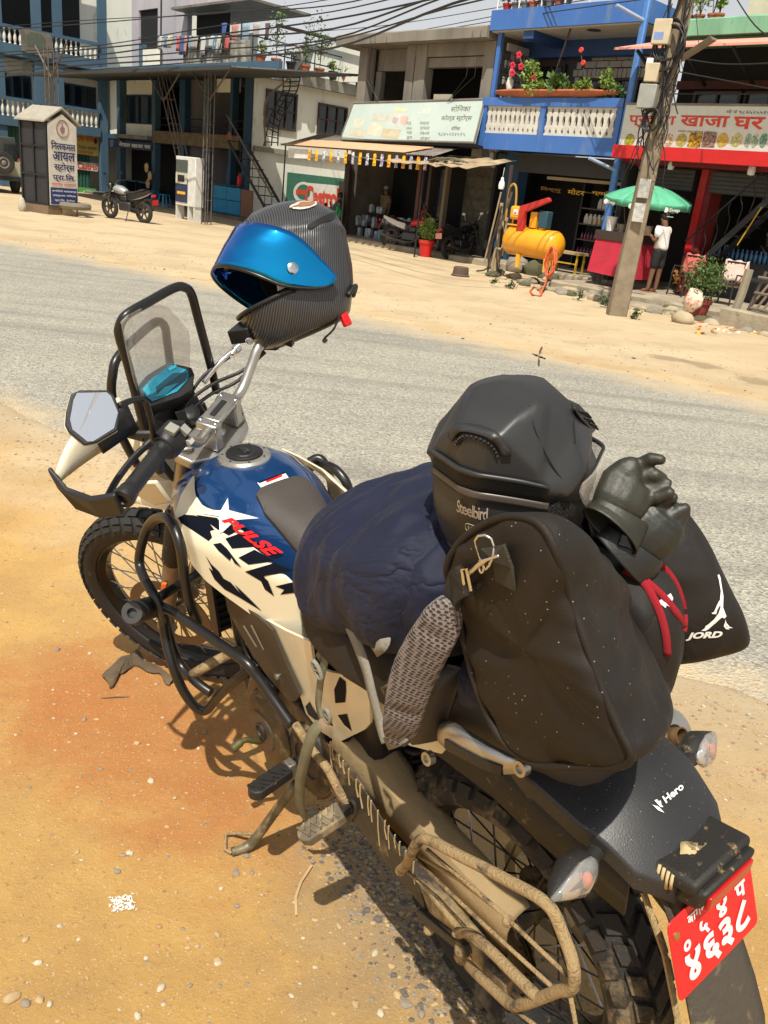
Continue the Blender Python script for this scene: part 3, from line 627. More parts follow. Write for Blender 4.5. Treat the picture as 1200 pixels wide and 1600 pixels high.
m_tile = W_('pale_wall_block',(.45,.42,.36),.8,col2=(.38,.355,.30),scale=4); m_mort = W_('dark_mortar',(.07,.065,.06),.9)
box('tiled_wall',m_mort,B_,-14.9,-11.1,18.5,18.6,2.9,5.2)
tl = None
def tiles(u0,u1,z0,z1,w,h):
    j = 0; z = z0
    while z+h <= z1+.02:
        u = u0+(w*.5 if j % 2 else 0)
        while u+w <= u1+.02:
            q = MB(FM); q.box((u,18.47,z),(u+w-.02,18.499,z+h-.02)); q.build('wall_tile',m_tile,B_,smooth=-1); u += w
        z += h; j += 1
tiles(-13.75,-13.45,3.9,4.9,.15,.16); tiles(-13.45,-11.2,4.72,5.06,.34,.15); tiles(-13.45,-11.2,4.5,4.72,.12,.21)
for j in range(9):
    for i in range(2): q = MB(FM); q.box((-14.98,17.35+.42*i+(.2 if j % 2 else 0),3.5+.18*j),(-14.93,17.35+.42*i+(.2 if j % 2 else 0)+.38,3.66+.18*j)); q.build('wall_tile',m_tile,B_,smooth=-1)
window(B_,-14.75,-13.95,18.4,3.0,4.8,2,4,m_wood,'balcony_door'); window(B_,-13.42,-11.35,18.4,3.35,4.48,4,2)
part('grille',m_iron,B_,lambda q: [q.rod((-14.9,17.1+.13*i,3.86),(-14.9,17.1+.13*i,4.9),.008,5) for i in range(8)]+[q.rod((-14.9,17.1,3.9+.14*i),(-14.9,18.1,3.9+.14*i),.008,5) for i in range(8)],kind='stuff')
part('rod',m_wood,B_,lambda q: q.rod((-13.35,17.1,3.9),(-13.0,17.1,5.27),.022,6))
# planter trough with plants
tr = T_('planter_trough','long orange clay trough overflowing with plants on the blue balcony rail','planter',-13,16.95,3.86)
q = MB(FM); secs = []
for t in arc(0,1,24):
    u = -14.72+3.35*t; s = .5+.5*sin(PI*min(1,t*1.1))**.5; s = s*(1+.12*sin(t*9)); secs.append([V3((u,16.93+.17*s*cos(a),3.99+.13*s*sin(a) if a > PI else 3.99+.05*s*sin(a))) for a in arc(0,2*PI*11/12,12)])
q.loft(secs); q.build('clay_trough',W_('orange_clay',(.46,.13,.045),.7,col2=(.30,.10,.05),scale=4,dust=.3,dustcol=(.35,.25,.15),ds=8),tr,smooth=60)
for nm,px,py,rx,rz,ml,n_,sz in (('bushy',838,138,.42,.16,m_leafy,330,.06),('spiky',875,132,.30,.16,m_leaf,140,.11),('round',910,136,.30,.16,m_leafy,220,.06),('tall',950,132,.22,.26,m_leafy,190,.06),('edge',965,144,.16,.1,m_leaf,90,.06)):
    uu,zz = U(px,py,16.95); o = T_('trough_plant',{'bushy': 'bushy yellow green plant spilling over the left of the clay trough','spiky': 'spiky dark leaved plant in the middle of the clay trough','round': 'rounded leafy plant right of centre in the clay trough','tall': 'tall small-leaved plant near the right end of the clay trough','edge': 'small plant at the far right end of the clay trough'}[nm],'plant',uu,16.95,3.98)
    q = MB(FM); leaves(q,(uu,16.95,zz),(rx*.9,.2,rz),int(n_*1.8),sz*1.5,int(px)); q.build('foliage',ml,o,smooth=-1,kind='stuff')
rg = Rnd(8); bv = T_('flowering_vine','arching stems with bright pink flowers at the left end of the balcony','plant',-14.6,17,3.98)
q = MB(FM)
for px0,py0,px1,py1 in ((815,140,812,85),(820,138,835,98),(828,138,842,106),(815,140,803,112)):
    a_,b_ = U(px0,py0,16.95),U(px1,py1,16.95); q.tube(smoothpath([(a_[0],16.95,a_[1]),((a_[0]+b_[0])/2+.08,16.92,(a_[1]+b_[1])/2+.06),(b_[0],16.9,b_[1])],4),.012,5)
q.build('stem',m_leafd,bv)
q = MB(FM); 
for px,py in ((838,105),(832,115),(822,122),(840,112),(826,100)): uu,zz = U(px,py,16.93); leaves(q,(uu,16.93,zz),(.2,.12,.16),70,.09,px)
q.build('foliage',m_leafy,bv,smooth=-1,kind='stuff')
for px,py in ((811,86),(801,102),(814,104),(801,114),(834,122)):
    uu,zz = U(px,py,16.9); q = MB(FM)
    for k in range(7): a = 2*PI*k/7; q.ball((uu+.045*cos(a),16.9-.02*(k % 2),zz+.045*sin(a)),(.038,.025,.038),6,4)
    q.build('flower',m_flow,bv)
cr_ = T_('crown_of_thorns','thin bare stem with two red flowers rising in front of the window','plant',-12.9,16.95,3.98)
q = MB(FM); pts = [(*U(x,y,16.93),) for x,y in ((913,135),(912,110),(909,92),(907,80))]; q.tube([(u,16.93,z) for u,z in pts],.012,5); pts = [(*U(x,y,16.93),) for x,y in ((918,128),(925,112),(932,98))]; q.tube([(u,16.93,z) for u,z in pts],.01,5); q.build('stem',m_wood,cr_)
for px,py in ((908,78),(911,98)):
    uu,zz = U(px,py,16.9); q = MB(FM)
    for k in range(6): a = 2*PI*k/6; q.ball((uu+.035*cos(a),16.9,zz+.03*sin(a)),(.034,.02,.03),6,4)
    q.build('flower',W_('orange_red_flower',(.65,.05,.03),.6),cr_)
st_ = T_('garden_statue','small white figure standing on the balcony beside the pink flowers','statue',-14.75,17.0,3.86)
uu,zz = U(797,128,17.0); q = MB(FM); q.lathe((uu,17.0,3.86),(0,0,1),[(0,.08),(.06,.08),(.08,.05),(.2,.07),(.3,.09),(.42,.06),(.46,.03),(.50,.05),(.56,.055),(.62,.03)],12); q.build('figure',m_bal,st_,smooth=60)
q = MB(FM); q.lathe((uu+.13,16.95,3.86),(0,0,1),[(0,.06),(.16,.09),(.18,.10),(.18,.08)],14); q.build('white_pot',m_bal,st_)
# roof pots
for i,px in enumerate((792,806,820,832,846,858,872,884)):
    uu,zz = U(px,16,17.2); plant('roof_plant',('red glazed pot with a low plant at the left corner of the blue roof','second pot from the left on the blue roof with green shoots','grey pot with leafy shoots on the blue roof','dark bushy pot plant on the blue roof','low green pot plant behind the railing of the blue roof','pale clay pot on the blue roof with sparse stems','terracotta pot with small leaves on the blue roof','rightmost low pot plant on the blue roof')[i],uu,17.2,5.72,.13,.16,(m_leaf,m_leafy)[i % 2],True,.11,.17,(W_('red_glaze',(.5,.03,.02),.4) if i == 0 else (m_terra,m_concd,m_tin)[i % 3]),nl=80,size=.06,seed=i+20,stem=.03)
rl = T_('roof_railing','thin white pipe railing along the edge of the blue roof','railing',-13,17,5.72)
for i in range(7): part('rail_upright',m_ltrw,rl,lambda q: q.rod((-15.15+.65*i,17.02,5.72),(-15.15+.65*i,17.02,6.5),.018,6))
for z in (6.1,6.5): part('rail_bar',m_ltrw,rl,lambda q: q.rod((-15.15,17.02,z),(-11.1,17.02,z),.016,6))

# ---- motor spares shop under the balcony
S_ = T_('spares_shop','open fronted motor spares shop with lit shelves under the blue balcony','shop',-12.4,18.6)
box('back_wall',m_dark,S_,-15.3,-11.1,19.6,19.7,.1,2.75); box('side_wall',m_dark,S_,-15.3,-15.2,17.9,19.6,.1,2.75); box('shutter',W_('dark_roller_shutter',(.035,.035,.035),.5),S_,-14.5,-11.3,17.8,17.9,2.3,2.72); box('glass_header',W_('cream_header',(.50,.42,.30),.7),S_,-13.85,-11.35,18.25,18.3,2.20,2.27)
for k in range(5): zz = .5+.37*k; box('shelf',m_steel,S_,-13.1,-11.3,18.85,19.2,zz,zz+.03)
for u in (-13.14,-12.2,-11.32): box('shelf_upright',m_iron,S_,u,u+.05,18.84,19.2,.15,2.2)
sletter(S_,'विष्णु',845,291,876,302,18.2,W_('dull_gold',(.25,.13,.01),.5),.02); sletter(S_,'मोटर',888,294,913,306,18.2,m_ltry,.02); sletter(S_,'ग्यारेज',926,297,964,309,18.2,m_ltry,.02)
def bottle(mb,u,n,z,h,r): mb.lathe((u,n,z),(0,0,1),[(0,r*.9),(h*.05,r),(h*.62,r),(h*.78,r*.45),(h*.82,r*.35),(h*.97,r*.38),(h,r*.3)],8)
bc = 0
protos = {}
def shelf_item(kind,col,u,n,z,h,r,label,group):
    key = (kind,)
    if key not in protos:
        q = MB(FM); 
        if kind == 'oil_can': q.loft([[V3((u+a*r,n+b*r*.6,z+zz)) for a,b in ((-k,-1),(k,-1),(k,1),(-k,1))] for zz,k in ((0,1),(h*.62,1),(h*.85,.55),(h,.35))])
        else: bottle(q,u,n,z,h,r)
        o = q.build(kind,col,None); protos[key] = (o,u,n,z); tag(o,label,'can' if kind == 'oil_can' else 'bottle',group); return o
    o,u0,n0,z0 = protos[key]; c = o.copy(); COL.objects.link(c); c.location = F(u-u0,n-n0,z-z0)-F(0,0,0); c['label'] = label; c['group'] = group; return c
c_w,c_b,c_r = W_('white_can',(.62,.62,.6),.4),W_('blue_bottle',(.03,.25,.5),.3),W_('magenta_bottle',(.30,.08,.14),.4)
for i in range(5): shelf_item('oil_can',c_w,-12.62+.135*i,18.95,1.64,.24,.055,'white oil can on the top shelf of the spares shop','white oil cans on the top shelf')
for i in range(9): shelf_item('oil_can',c_w,-12.95+.125*i,18.95,1.27,.22,.052,'white oil can on the second shelf of the spares shop','white oil cans on the second shelf')
for i in range(5): shelf_item('coolant_bottle',c_b,-12.15+.12*i,18.95,.90,.24,.045,'blue coolant bottle on the middle shelf of the spares shop','blue bottles on the middle shelf')
for i in range(3): shelf_item('coolant_bottle',c_b,-12.05+.12*i,18.95,.53,.24,.045,'blue coolant bottle on the lowest shelf of the spares shop','blue bottles on the lowest shelf')
for i in range(8): shelf_item('small_bottle',c_r,-13.0+.095*i,18.95,.90,.17,.03,'small dark red bottle on the middle shelf of the spares shop','red bottles on the middle shelf')
for i in range(11): shelf_item('small_bottle',c_r,-13.05+.1*i,18.95,.53,.16,.03,'small dark red bottle on the lowest shelf of the spares shop','red bottles on the lowest shelf')
for i in range(4): shelf_item('lubricant_tub',W_('ochre_tub',(.35,.22,.03),.5),-12.75+.14*i,18.95,1.27,.2,.05,'ochre lubricant tub on the second shelf of the spares shop','ochre tubs on the second shelf')

# ---- cold store (unfinished concrete building)
Cc = T_('concrete_building','unfinished grey concrete building with empty window openings above the cold store','building',-17.7,18)
q = MB(FM); slabw(q,-20.9,-15.28,16.9,21.5,5.16,5.42,.3,.04,11); q.build('roof_slab',m_conc,Cc,smooth=30)
box('roof_beam',m_conc,Cc,-18.4,-15.32,17.32,17.5,4.86,5.155); box('upper_infill',m_concd,Cc,-18.05,-15.9,17.5,17.6,4.85,5.15)
for u0,u1 in ((-20.3,-19.95),(-18.36,-18.06),(-18.02,-17.62),(-15.62,-15.28)): box('column',m_conc,Cc,u0,u1,17.3,17.6,2.4,5.15)
box('lintel',m_conc,Cc,-17.6,-15.63,17.38,17.58,4.62,4.84); box('column',m_concd,Cc,-18.05,-18.03,17.4,17.55,2.4,4.9)
box('left_wall',m_conc,Cc,-19.94,-18.37,17.7,17.85,4.62,5.15); box('window_jamb',m_conc,Cc,-18.75,-18.37,17.66,17.82,2.4,4.6); box('window_jamb',m_conc,Cc,-19.94,-19.72,17.66,17.82,2.4,4.6)
box('dark_room',m_dark,Cc,-20.3,-15.3,19.2,19.3,2.4,5.15); box('gable_wall',m_concd,Cc,-20.34,-20.2,17.62,21.3,2.56,5.155); box('party_wall',m_concd,Cc,-20.98,-20.86,17.8,21.3,.0,2.35); box('rear_wall',m_dark,Cc,-20.9,-15.3,20.2,20.3,0,2.34); box('floor_slab',m_conc,Cc,-20.4,-15.3,17.4,21.3,2.35,2.55); box('side_wall',m_conc,Cc,-15.42,-15.3,17.6,21.3,2.4,5.15)
box('leaning_board',W_('pale_board',(.42,.38,.28),.8),Cc,-17.2,-16.55,17.3,17.33,3.2,3.98)
for px in (577,584,602,735,748): 
    uu,zz = U(px,60,16.8); part('hanging_cable',m_iron,Cc,lambda q: q.tube([(uu,16.85,5.3),(uu+.02,16.8,4.3),(-18.9 if px < 650 else -16.3,16.9,3.75)],.008,4))
sg2 = T_('shop_sign','faded tilted cold store sign with washed out pictures on grey concrete building','sign',-17.6,16.7,2.9)
TL,TR,BR,BL2 = [V3((*U(x,y,n)[:1],n,U(x,y,n)[1])) for x,y,n in ((553,161,16.95),(758,155,16.95),(741,223,16.55),(532,218,16.55))]
yd_ = (BL2-TL); nn_ = (TR-TL).cross(yd_).normalized(); nn_ = nn_ if nn_.y < 0 else -nn_
q = MB(FM); q.prism([p for p in (TL,TR,BR,BL2)],-nn_*.05); q.build('sign_panel',m_sgn,sg2)
q = MB(FM)
for a_,b_ in ((TL,TR),(TR,BR),(BR,BL2),(BL2,TL)): q.bar(a_+nn_*.012,b_+nn_*.012,.035,.03,nn_)
q.build('sign_frame',m_tin,sg2)
q = MB(FM); q.prism([BL2-nn_*.06,BR-nn_*.06,BR-nn_*.06+V3((0,.3,-.02)),BL2-nn_*.06+V3((0,.3,-.02))],(0,0,-.06)); q.build('sign_ledge',m_iron,sg2)
def sg2l(body,s0,t0,s1,t1,m,bold=.01):
    q = MB(FM); letter(q,body,None,None,None,bold=bold,fn=lambda a,b: (lambda s,t: TL*(1-s)*(1-t)+TR*s*(1-t)+BR*s*t+BL2*(1-s)*t+nn_*.004)(s0+(s1-s0)*a,t1+(t0-t1)*b)); q.build('lettering',m,sg2,smooth=-1)
sg2l('सोनिका',.785,.12,.92,.28,m_ltrg); sg2l('कोल्ड स्टोर्स',.735,.35,.945,.52,m_ltrg); sg2l('सोनिका',.825,.62,.885,.72,m_ltrg); sg2l('९८४५२३४५१५',.745,.78,.93,.86,m_ltrg,0); sg2l('पंचमी',.545,.18,.645,.33,W_('pale_print',(.62,.66,.56),.5),.02)
for i in range(4):
    sg2l(('घ्यू','तेल','मह','दूध')[i],.49+.012*i,.52+.12*i,.53+.012*i,.60+.12*i,m_ltrg,0); sg2l(('मसला','चामल','चिनी','ठंडा')[i],.59+.012*i,.52+.12*i,.66+.012*i,.60+.12*i,m_ltrg,0)
for (s0,t0,s1,t1,c) in ((.06,.42,.15,.7,(.55,.55,.44)),(.20,.30,.34,.5,(.52,.5,.42)),(.20,.52,.32,.9,(.58,.55,.44)),(.35,.3,.50,.62,(.6,.55,.45)),(.37,.38,.42,.58,(.4,.35,.42)),(.43,.36,.5,.6,(.6,.42,.36)),(.32,.68,.47,.95,(.50,.44,.30)),(.05,.72,.2,.92,(.52,.48,.36)),(.36,.14,.46,.26,(.62,.6,.35))):
    q = MB(FM); q.add([(TL*(1-s)*(1-t)+TR*s*(1-t)+BR*s*t+BL2*(1-s)*t)+nn_*.003 for s,t in ((s0,t0),(s1,t0+.04),(s1-.01,t1),(s0+.01,t1-.03))],[(0,1,2,3)]); q.build('faded_picture',W_('faded_print',c,.6,col2=tuple(x*.8 for x in c),scale=6),sg2,smooth=-1)
aw = T_('tin_awning','sloping tin awning with an orange sheet and hanging snack packets above the cold store','awning',-18,16.3,2.4)
def corr(name,m,T,u0,u1,n0,z0,n1,z1,pitch=.09,amp=.012):
    q = MB(FM); k = int((u1-u0)/pitch*4); vs = []
    for i in range(k+1):
        u = u0+(u1-u0)*i/k; d = amp*sin(2*PI*i/4+.8); vs += [V3((u,n0,z0+d)),V3((u,n1,z1+d))]
    q.add(vs,[(2*i,2*i+2,2*i+3,2*i+1) for i in range(k)]); return q.build(name,m,T,smooth=60,solid=.006)
corr('tin_sheet',m_tin,aw,-21.9,-15.6,15.9,2.42,17.3,2.86)
part('plastic_sheet',W_('orange_tarp',(.62,.36,.20),.6,col2=(.55,.33,.2)),aw,lambda q: q.prism([(-21.9,15.88,2.445),(-16.6,15.86,2.45),(-16.2,16.5,2.65),(-21.2,16.5,2.65)],(0,0,.01)))
for u in (-21.7,-18.9,-15.9): part('awning_post',m_iron,aw,lambda q: q.rod((u,15.95,0 if u < -19 else .0),(u,15.95,2.42),.022,8))
part('white_tarp',m_ltrw,aw,lambda q: q.prism([(-21.6,15.98,2.1),(-20.5,15.98,2.12),(-20.5,15.98,2.36),(-21.6,15.98,2.36)],(0,.01,0)))
pk = [W_('packet_yellow',(.80,.52,.02),.35,col2=(.5,.08,.03),scale=16,contrast=(.45,.62)),W_('packet_violet',(.20,.18,.42),.35,col2=(.75,.72,.6),scale=14,contrast=(.45,.6))]
for i in range(17):
    px = 484+11.3*i; uu,zz = U(px,250+1.1*(px-484)*.075,15.93); y = i in (0,1,3,5,7,9,11,13,15)
    q = MB(FM); z1 = 2.38; w = .065 if y else .06; h = .30; secs = []
    for t,k,d in ((0,1,.004),(.1,.98,.004),(.45,.9,.035),(.8,.95,.02),(.93,.8,.004),(1,.7,.003)): secs.append([V3((uu-w*k,15.9,z1-h+h*t)),V3((uu,15.9-d,z1-h+h*t)),V3((uu+w*k,15.9,z1-h+h*t)),V3((uu,15.9+d,z1-h+h*t))])
    q.loft(secs); o = q.build('snack_packet',pk[0] if y else pk[1],None,smooth=60); tag(o,'yellow snack packet with a red emblem hanging from the tin awning' if y else 'violet and white snack packet hanging from the tin awning','packet','yellow packets on the awning' if y else 'violet packets on the awning')
box('interior',m_dark,Cc,-21.0,-15.6,19.6,19.7,.1,2.4); box('ground_wall',W_('stone_patch_wall',(.06,.06,.05),.9,col2=(.11,.10,.08),scale=3.5),Cc,-16.6,-15.0,18.3,18.4,.12,2.4)
for j in range(7):
    for i in range(5):
        q = MB(FM); rg = Rnd(i*31+j); sx = rg.uniform(.10,.15); q.ball((-16.45+.30*i+(.12 if j % 2 else 0),18.3,.30+.29*j),(sx,.03,.12),8,5); q.build('wall_stone',W_('wall_stone_grey',(.10,.10,.085),.9) if (i,j) == (0,0) else bpy.data.materials['wall_stone_grey'],Cc,smooth=60)
for u,w,m in ((-20.9,.22,m_wood),(-17.75,.12,W_('poster_post',(.12,.05,.045),.8)),(-17.35,.10,m_wood),(-16.75,.10,W_('old_wood_post',(.20,.16,.11),.9))): box('door_post',m,Cc,u,u+w,17.6,17.75,.1,2.4)
box('door',m_glassd,Cc,-17.2,-16.78,17.8,17.84,.12,2.2)
# goods in the cold store
gs = [W_('goods_pale',(.34,.38,.42),.6,col2=(.16,.19,.24),scale=9,contrast=(.45,.55)),W_('goods_cyan',(.06,.28,.36),.5,col2=(.3,.34,.36),scale=9),W_('goods_red',(.42,.06,.10),.5,col2=(.3,.2,.1),scale=9),W_('goods_brown',(.22,.14,.09),.6,col2=(.3,.26,.2),scale=9)]
rg = Rnd(77)
for i in range(34):
    u = -20.5+.155*(i % 17)+rg.uniform(-.02,.02); r = i//17; n = 18.2-.25*r; h = rg.uniform(.16,.30); z = .12+(.42 if r == 0 else 0)+ (rg.choice((0,.3)) if i % 17 < 7 else 0); q = MB(FM)
    w = rg.uniform(.055,.075); q.loft([[V3((u+a*w*k,n+b*.06*k,z+zz)) for a,b in ((-1,-1),(1,-1),(1,1),(-1,1))] for zz,k in ((0,.9),(.01,1),(h*.85,1),(h,.75))])
    o = q.build('goods_box',gs[0 if i % 17 < 7 else rg.randrange(4)],None); tag(o,'pale printed carton stacked at the open front of the cold store','carton','cartons in the cold store')
ctr = T_('shop_counter','low dark counter loaded with goods inside the cold store','counter',-19,18.3,.12); box('counter_top',m_wood,ctr,-20.6,-17.9,18.05,18.5,.46,.53)
for u in (-20.55,-19.2,-17.95): box('leg',m_wood,ctr,u,u+.05,18.1,18.45,.12,.46)
# small rusty tin roof beside, hung on poles
tr_ = T_('tin_shelter','sagging tan tin roof patch on poles between cold store and blue house','shelter',-15.6,16.4)
q = MB(FM); vs = []; 
for i in range(25):
    for j in range(6): vs.append(V3((-17.05+3.0*i/24+.25*j/5,15.6+1.3*j/5,2.20+.30*j/5+.02*sin(i*1.57)+.04*noise.noise(V3((i*.3,j*.5,0))))))
q.add(vs,[(i*6+j,i*6+j+1,(i+1)*6+j+1,(i+1)*6+j) for i in range(24) for j in range(5)]); q.build('tin_roof',W_('tan_tin',(.40,.31,.19),.8,col2=(.26,.19,.11),scale=3),tr_,smooth=60,solid=.01)
q = MB(FM); rg = Rnd(6)
for i in range(7): u = rg.uniform(-16.0,-14.6); q.tube(smoothpath([(u-.4,15.7+.1*i,2.32),(u,15.75+.1*i,2.40),(u+.4,15.8+.08*i,2.33)],3),.035,6,flat=.5)
q.build('old_tyre_strips',m_cloth,tr_,kind='stuff')
h_ = lambda pts,n=15.2: [V3((U(x,y,n)[0],n,max(.03,U(x,y,n)[1]))) for x,y in pts]
part('pole',m_wood,tr_,lambda q: q.tube(h_([(775,430),(788,350),(800,258)],15.4),.045,7)); part('pole',W_('pale_pole',(.42,.34,.2),.9),tr_,lambda q: q.tube(h_([(772,430),(778,380),(784,317)],15.3),.04,7))
hm = (W_('tan_hose',(.36,.28,.17),.8),m_wood,W_('dark_rope',(.10,.075,.05),.9))
for i,pts in enumerate(([(757,408),(765,375),(776,330),(783,300)],[(762,425),(768,385),(779,340),(784,322)],[(744,428),(760,420),(770,400),(778,375),(790,330)],[(768,430),(772,400),(776,388),(785,386),(793,340)],[(776,425),(784,390),(790,340),(796,300)],[(780,418),(778,390),(783,350),(795,318),(800,300)],[(785,400),(790,370),(786,345),(796,310)],[(766,420),(763,395),(775,360),(790,330),(798,292)])):
    part('hanging_hose',hm[i % 3],tr_,lambda q: q.tube(smoothpath(h_(pts),4),.02+.006*(i % 2),6))
part('hanging_hose',W_('yellow_hose',(.42,.25,.04),.6),tr_,lambda q: q.tube(smoothpath(h_([(790,345),(794,310),(798,292),(804,288),(807,300),(804,335),(798,362),(790,365)]),5),.024,8))
def bulb(label,px,py,n,s,hang):
    u,z = U(px,py,n); T = T_('light_bulb',label,'bulb',u,n,z)
    q = MB(FM); q.lathe((u,n,z-.10*s),(0,0,1),[(0,.02*s),(.01*s,.055*s),(.08*s,.065*s),(.15*s,.05*s),(.17*s,.032*s)],14); q.build('glass',W_('opal_bulb',(.85,.85,.83),.3),T,smooth=60)
    q = MB(FM); q.lathe((u,n,z+.07*s),(0,0,1),[(0,.032*s),(.05*s,.03*s),(.07*s,.015*s)],12); q.build('socket',m_ltrw,T)
    q = MB(FM); q.tube([(u,n,z+.13*s),(u+.01,n,z+hang)],.006,5); q.build('wire',m_ltrw,T)
bulb('white bulb hanging under the tan tin roof left of the yellow compressor',784,288,15.6,1.1,.35)
bulb('white bulb hanging under the red beam right of the utility pole',1049,257,17.1,1.1,.2); bulb('white bulb hanging under the red beam at the far right',1175,264,17.0,1.2,.25)

# ---- yellow air compressor
cp = T_('air_compressor','yellow air compressor tank with belt guard standing on boulders','compressor',-12.4,15.3)
(ca,za),(cb,zb) = U(800,377,15.1),U(856,381,15.1); cz = (za+zb)/2; RR = .30
q = MB(FM); L0 = ca-.05; L1 = cb+.16; q.lathe((L0-.14,15.15,cz),(1,0,0),[(0,.02),(.015,.14),(.06,.23),(.14,RR),(L1-L0+.14,RR),(L1-L0+.22,.24),(L1-L0+.27,.12),(L1-L0+.28,.02)],36); q.build('tank',m_yell,cp,smooth=60)
q = MB(FM); q.box((ca-.10,14.98,cz+.42),(ca+.18,15.28,cz+.70)); q.build('motor',m_yell,cp,bevel=.06,seg=3)
q = MB(FM); q.box((ca+.02,14.972,cz+.52),(ca+.14,14.979,cz+.63)); q.build('label',m_ltrw,cp); q = MB(FM); q.box((ca+.045,14.966,cz+.54),(ca+.10,14.971,cz+.57)); q.build('label_print',m_red,cp)
q = MB(FM); 
for u in (ca-.06,ca+.12): q.rod((u,15.1,cz+.24),(u,15.1,cz+.43),.02,8)
q.box((ca-.1,14.98,cz+.30),(ca+.2,15.26,cz+.33)); q.build('motor_stand',m_yell,cp)
q = MB(FM); q.prism([(ca+.20,14.92,cz+.18),(ca+.38,14.92,cz+.22),(ca+.36,14.92,cz+.60),(ca+.95,14.92,cz+.86),(ca+.90,14.92,cz+.93),(ca+.20,14.92,cz+.70)],(0,.10,0)); q.build('belt_guard',W_('compressor_red',(.50,.025,.02),.5),cp,bevel=.01)
q = MB(FM); q.box((ca+.45,15.02,cz+.30),(ca+.62,15.2,cz+.62)); q.lathe((ca+.75,15.1,cz+.28),(0,0,1),[(0,.08),(.3,.08),(.34,.05)],12); q.build('pump',m_yell,cp,bevel=.01)
q = MB(FM); q.box((ca+.68,15.0,cz+.32),(ca+.90,15.2,cz+.66)); q.build('pump_head',W_('teal_pump',(.02,.07,.10),.5),cp,bevel=.02)
for u in (ca+.28,L1-.1):
    part('leg',m_yell,cp,lambda q: q.prism([(u,14.95,cz-.22),(u+.10,14.95,cz-.24),(u+.15,14.9,cz-.52),(u+.07,14.9,cz-.53)],(0,.05,0)))
oh = T_('orange_hose','coiled orange air hose hanging from the yellow compressor down to the dirt','hose',-11.9,14.6)
hu,hz = U(860,410,14.6); m_oh = W_('orange_rubber',(.75,.14,.05),.5); pts = []
for i in range(100): t = i/99*2*PI*6; pts.append(V3((hu+(.10+.03*sin(i*.7))*cos(t),14.6+.03*sin(i*1.3),hz+.02*sin(i*.5)+(.28+.04*sin(i*.9))*sin(t))))
e = [(x,y) for x,y in ((855,440),(850,455),(843,464),(832,463),(828,456),(834,450),(843,454),(846,463))]; pts += [V3((*(lambda g: (g.x,g.y))(FMI @ GR(x,y)),.02 if k > 1 else .3-.15*k)) for k,(x,y) in enumerate(e)]
q = MB(FM); q.tube(pts,.016,6); q.build('hose_coil',m_oh,oh,smooth=180)
# bench, cart, umbrella
bn = T_('yellow_bench','low yellow metal bench in front of the spares shop','bench',-11.9,17.2,.16)
(ua,z0),(ub,z1) = U(866,388,17.3),U(912,398,17.3); box('seat',W_('tan_plank',(.42,.30,.14),.8),bn,ua,ub,17.1,17.5,z1-.03,z1+.03); m_yb = W_('yellow_metal',(.60,.38,.02),.5)
for u in (ua+.04,ub-.08): 
    for n in (17.14,17.42): box('leg',m_yb,bn,u,u+.04,n,n+.04,.16,z1-.03)
box('stretcher',m_yb,bn,ua+.08,ub-.08,17.14,17.17,z1-.25,z1-.22)
ct = T_('food_cart','small street cart wrapped in red cloth under the green parasol','cart',-10.2,16.2,.15)
(ua,z0),(ub,zt) = U(938,376,15.9),U(1000,380,15.9); box('cart_top',m_wood,ct,ua-.03,ub+.03,15.7,16.5,zt-.02,zt+.16)
part('cloth_cover',W_('red_cloth',(.50,.02,.045),.8,col2=(.40,.02,.04),scale=6,bump=.4,bs=12),ct,lambda q: q.loft([[V3((ua+.0,15.72,zt-.025)),V3((ub,15.72,zt-.025)),V3((ub,16.45,zt-.025)),V3((ua,16.45,zt-.025))],[V3((ua-.03,15.66,.40)),V3((ub+.03,15.68,.36)),V3((ub+.02,16.47,.36)),V3((ua-.02,16.47,.38))]]))
for u in (ua+.18,ub-.15):
    q = MB(FM); q.lathe((u,15.75,.27),(0,1,0),[(0,.11),(.03,.11),(.03,.03),(.0,.03)],18,True); w = q.build('wheel',m_iron,ct)
for i,(du,h,m,nm) in enumerate(((.15,.28,m_ltrw,'white tub standing on the left of the red cart'),(.42,.16,W_('steel_pot',(.3,.3,.28),.3,metal=.8),'steel pot standing on the red cart'),(1.0,.18,W_('brown_jar',(.2,.15,.1),.4),'brown jar at the right of the red cart'))):
    q = MB(FM); q.lathe((ua+du,15.95,zt+.16),(0,0,1),[(0,.09),(h*.9,.11),(h,.12),(h,.10)],14); o = q.build('container',m,None,smooth=50); tag(o,nm,'container')
um = T_('parasol','green parasol with white printed logos over the red food cart','parasol',-9.9,15.9,.15)
u0,z0 = U(1012,296,16.4); zr = U(1012,328,16.4)[1]; Rw = (U(1074,318,16.4)[0]-U(950,318,16.4)[0])/2; pole_b = (u0-.3,16.7,.15); apex = V3((u0,16.5,z0+.09)); m_um = W_('parasol_green',(.10,.42,.25),.7,col2=(.08,.36,.21)); tiltv = V3((.05,-.07,1)).normalized(); ax_u = V3((1,0,-.05)).normalized(); ax_n = tiltv.cross(ax_u)
NP_ = 8
def umb(r,a,d): return apex + (ax_u*cos(a)+ax_n*sin(a))*r - tiltv*d
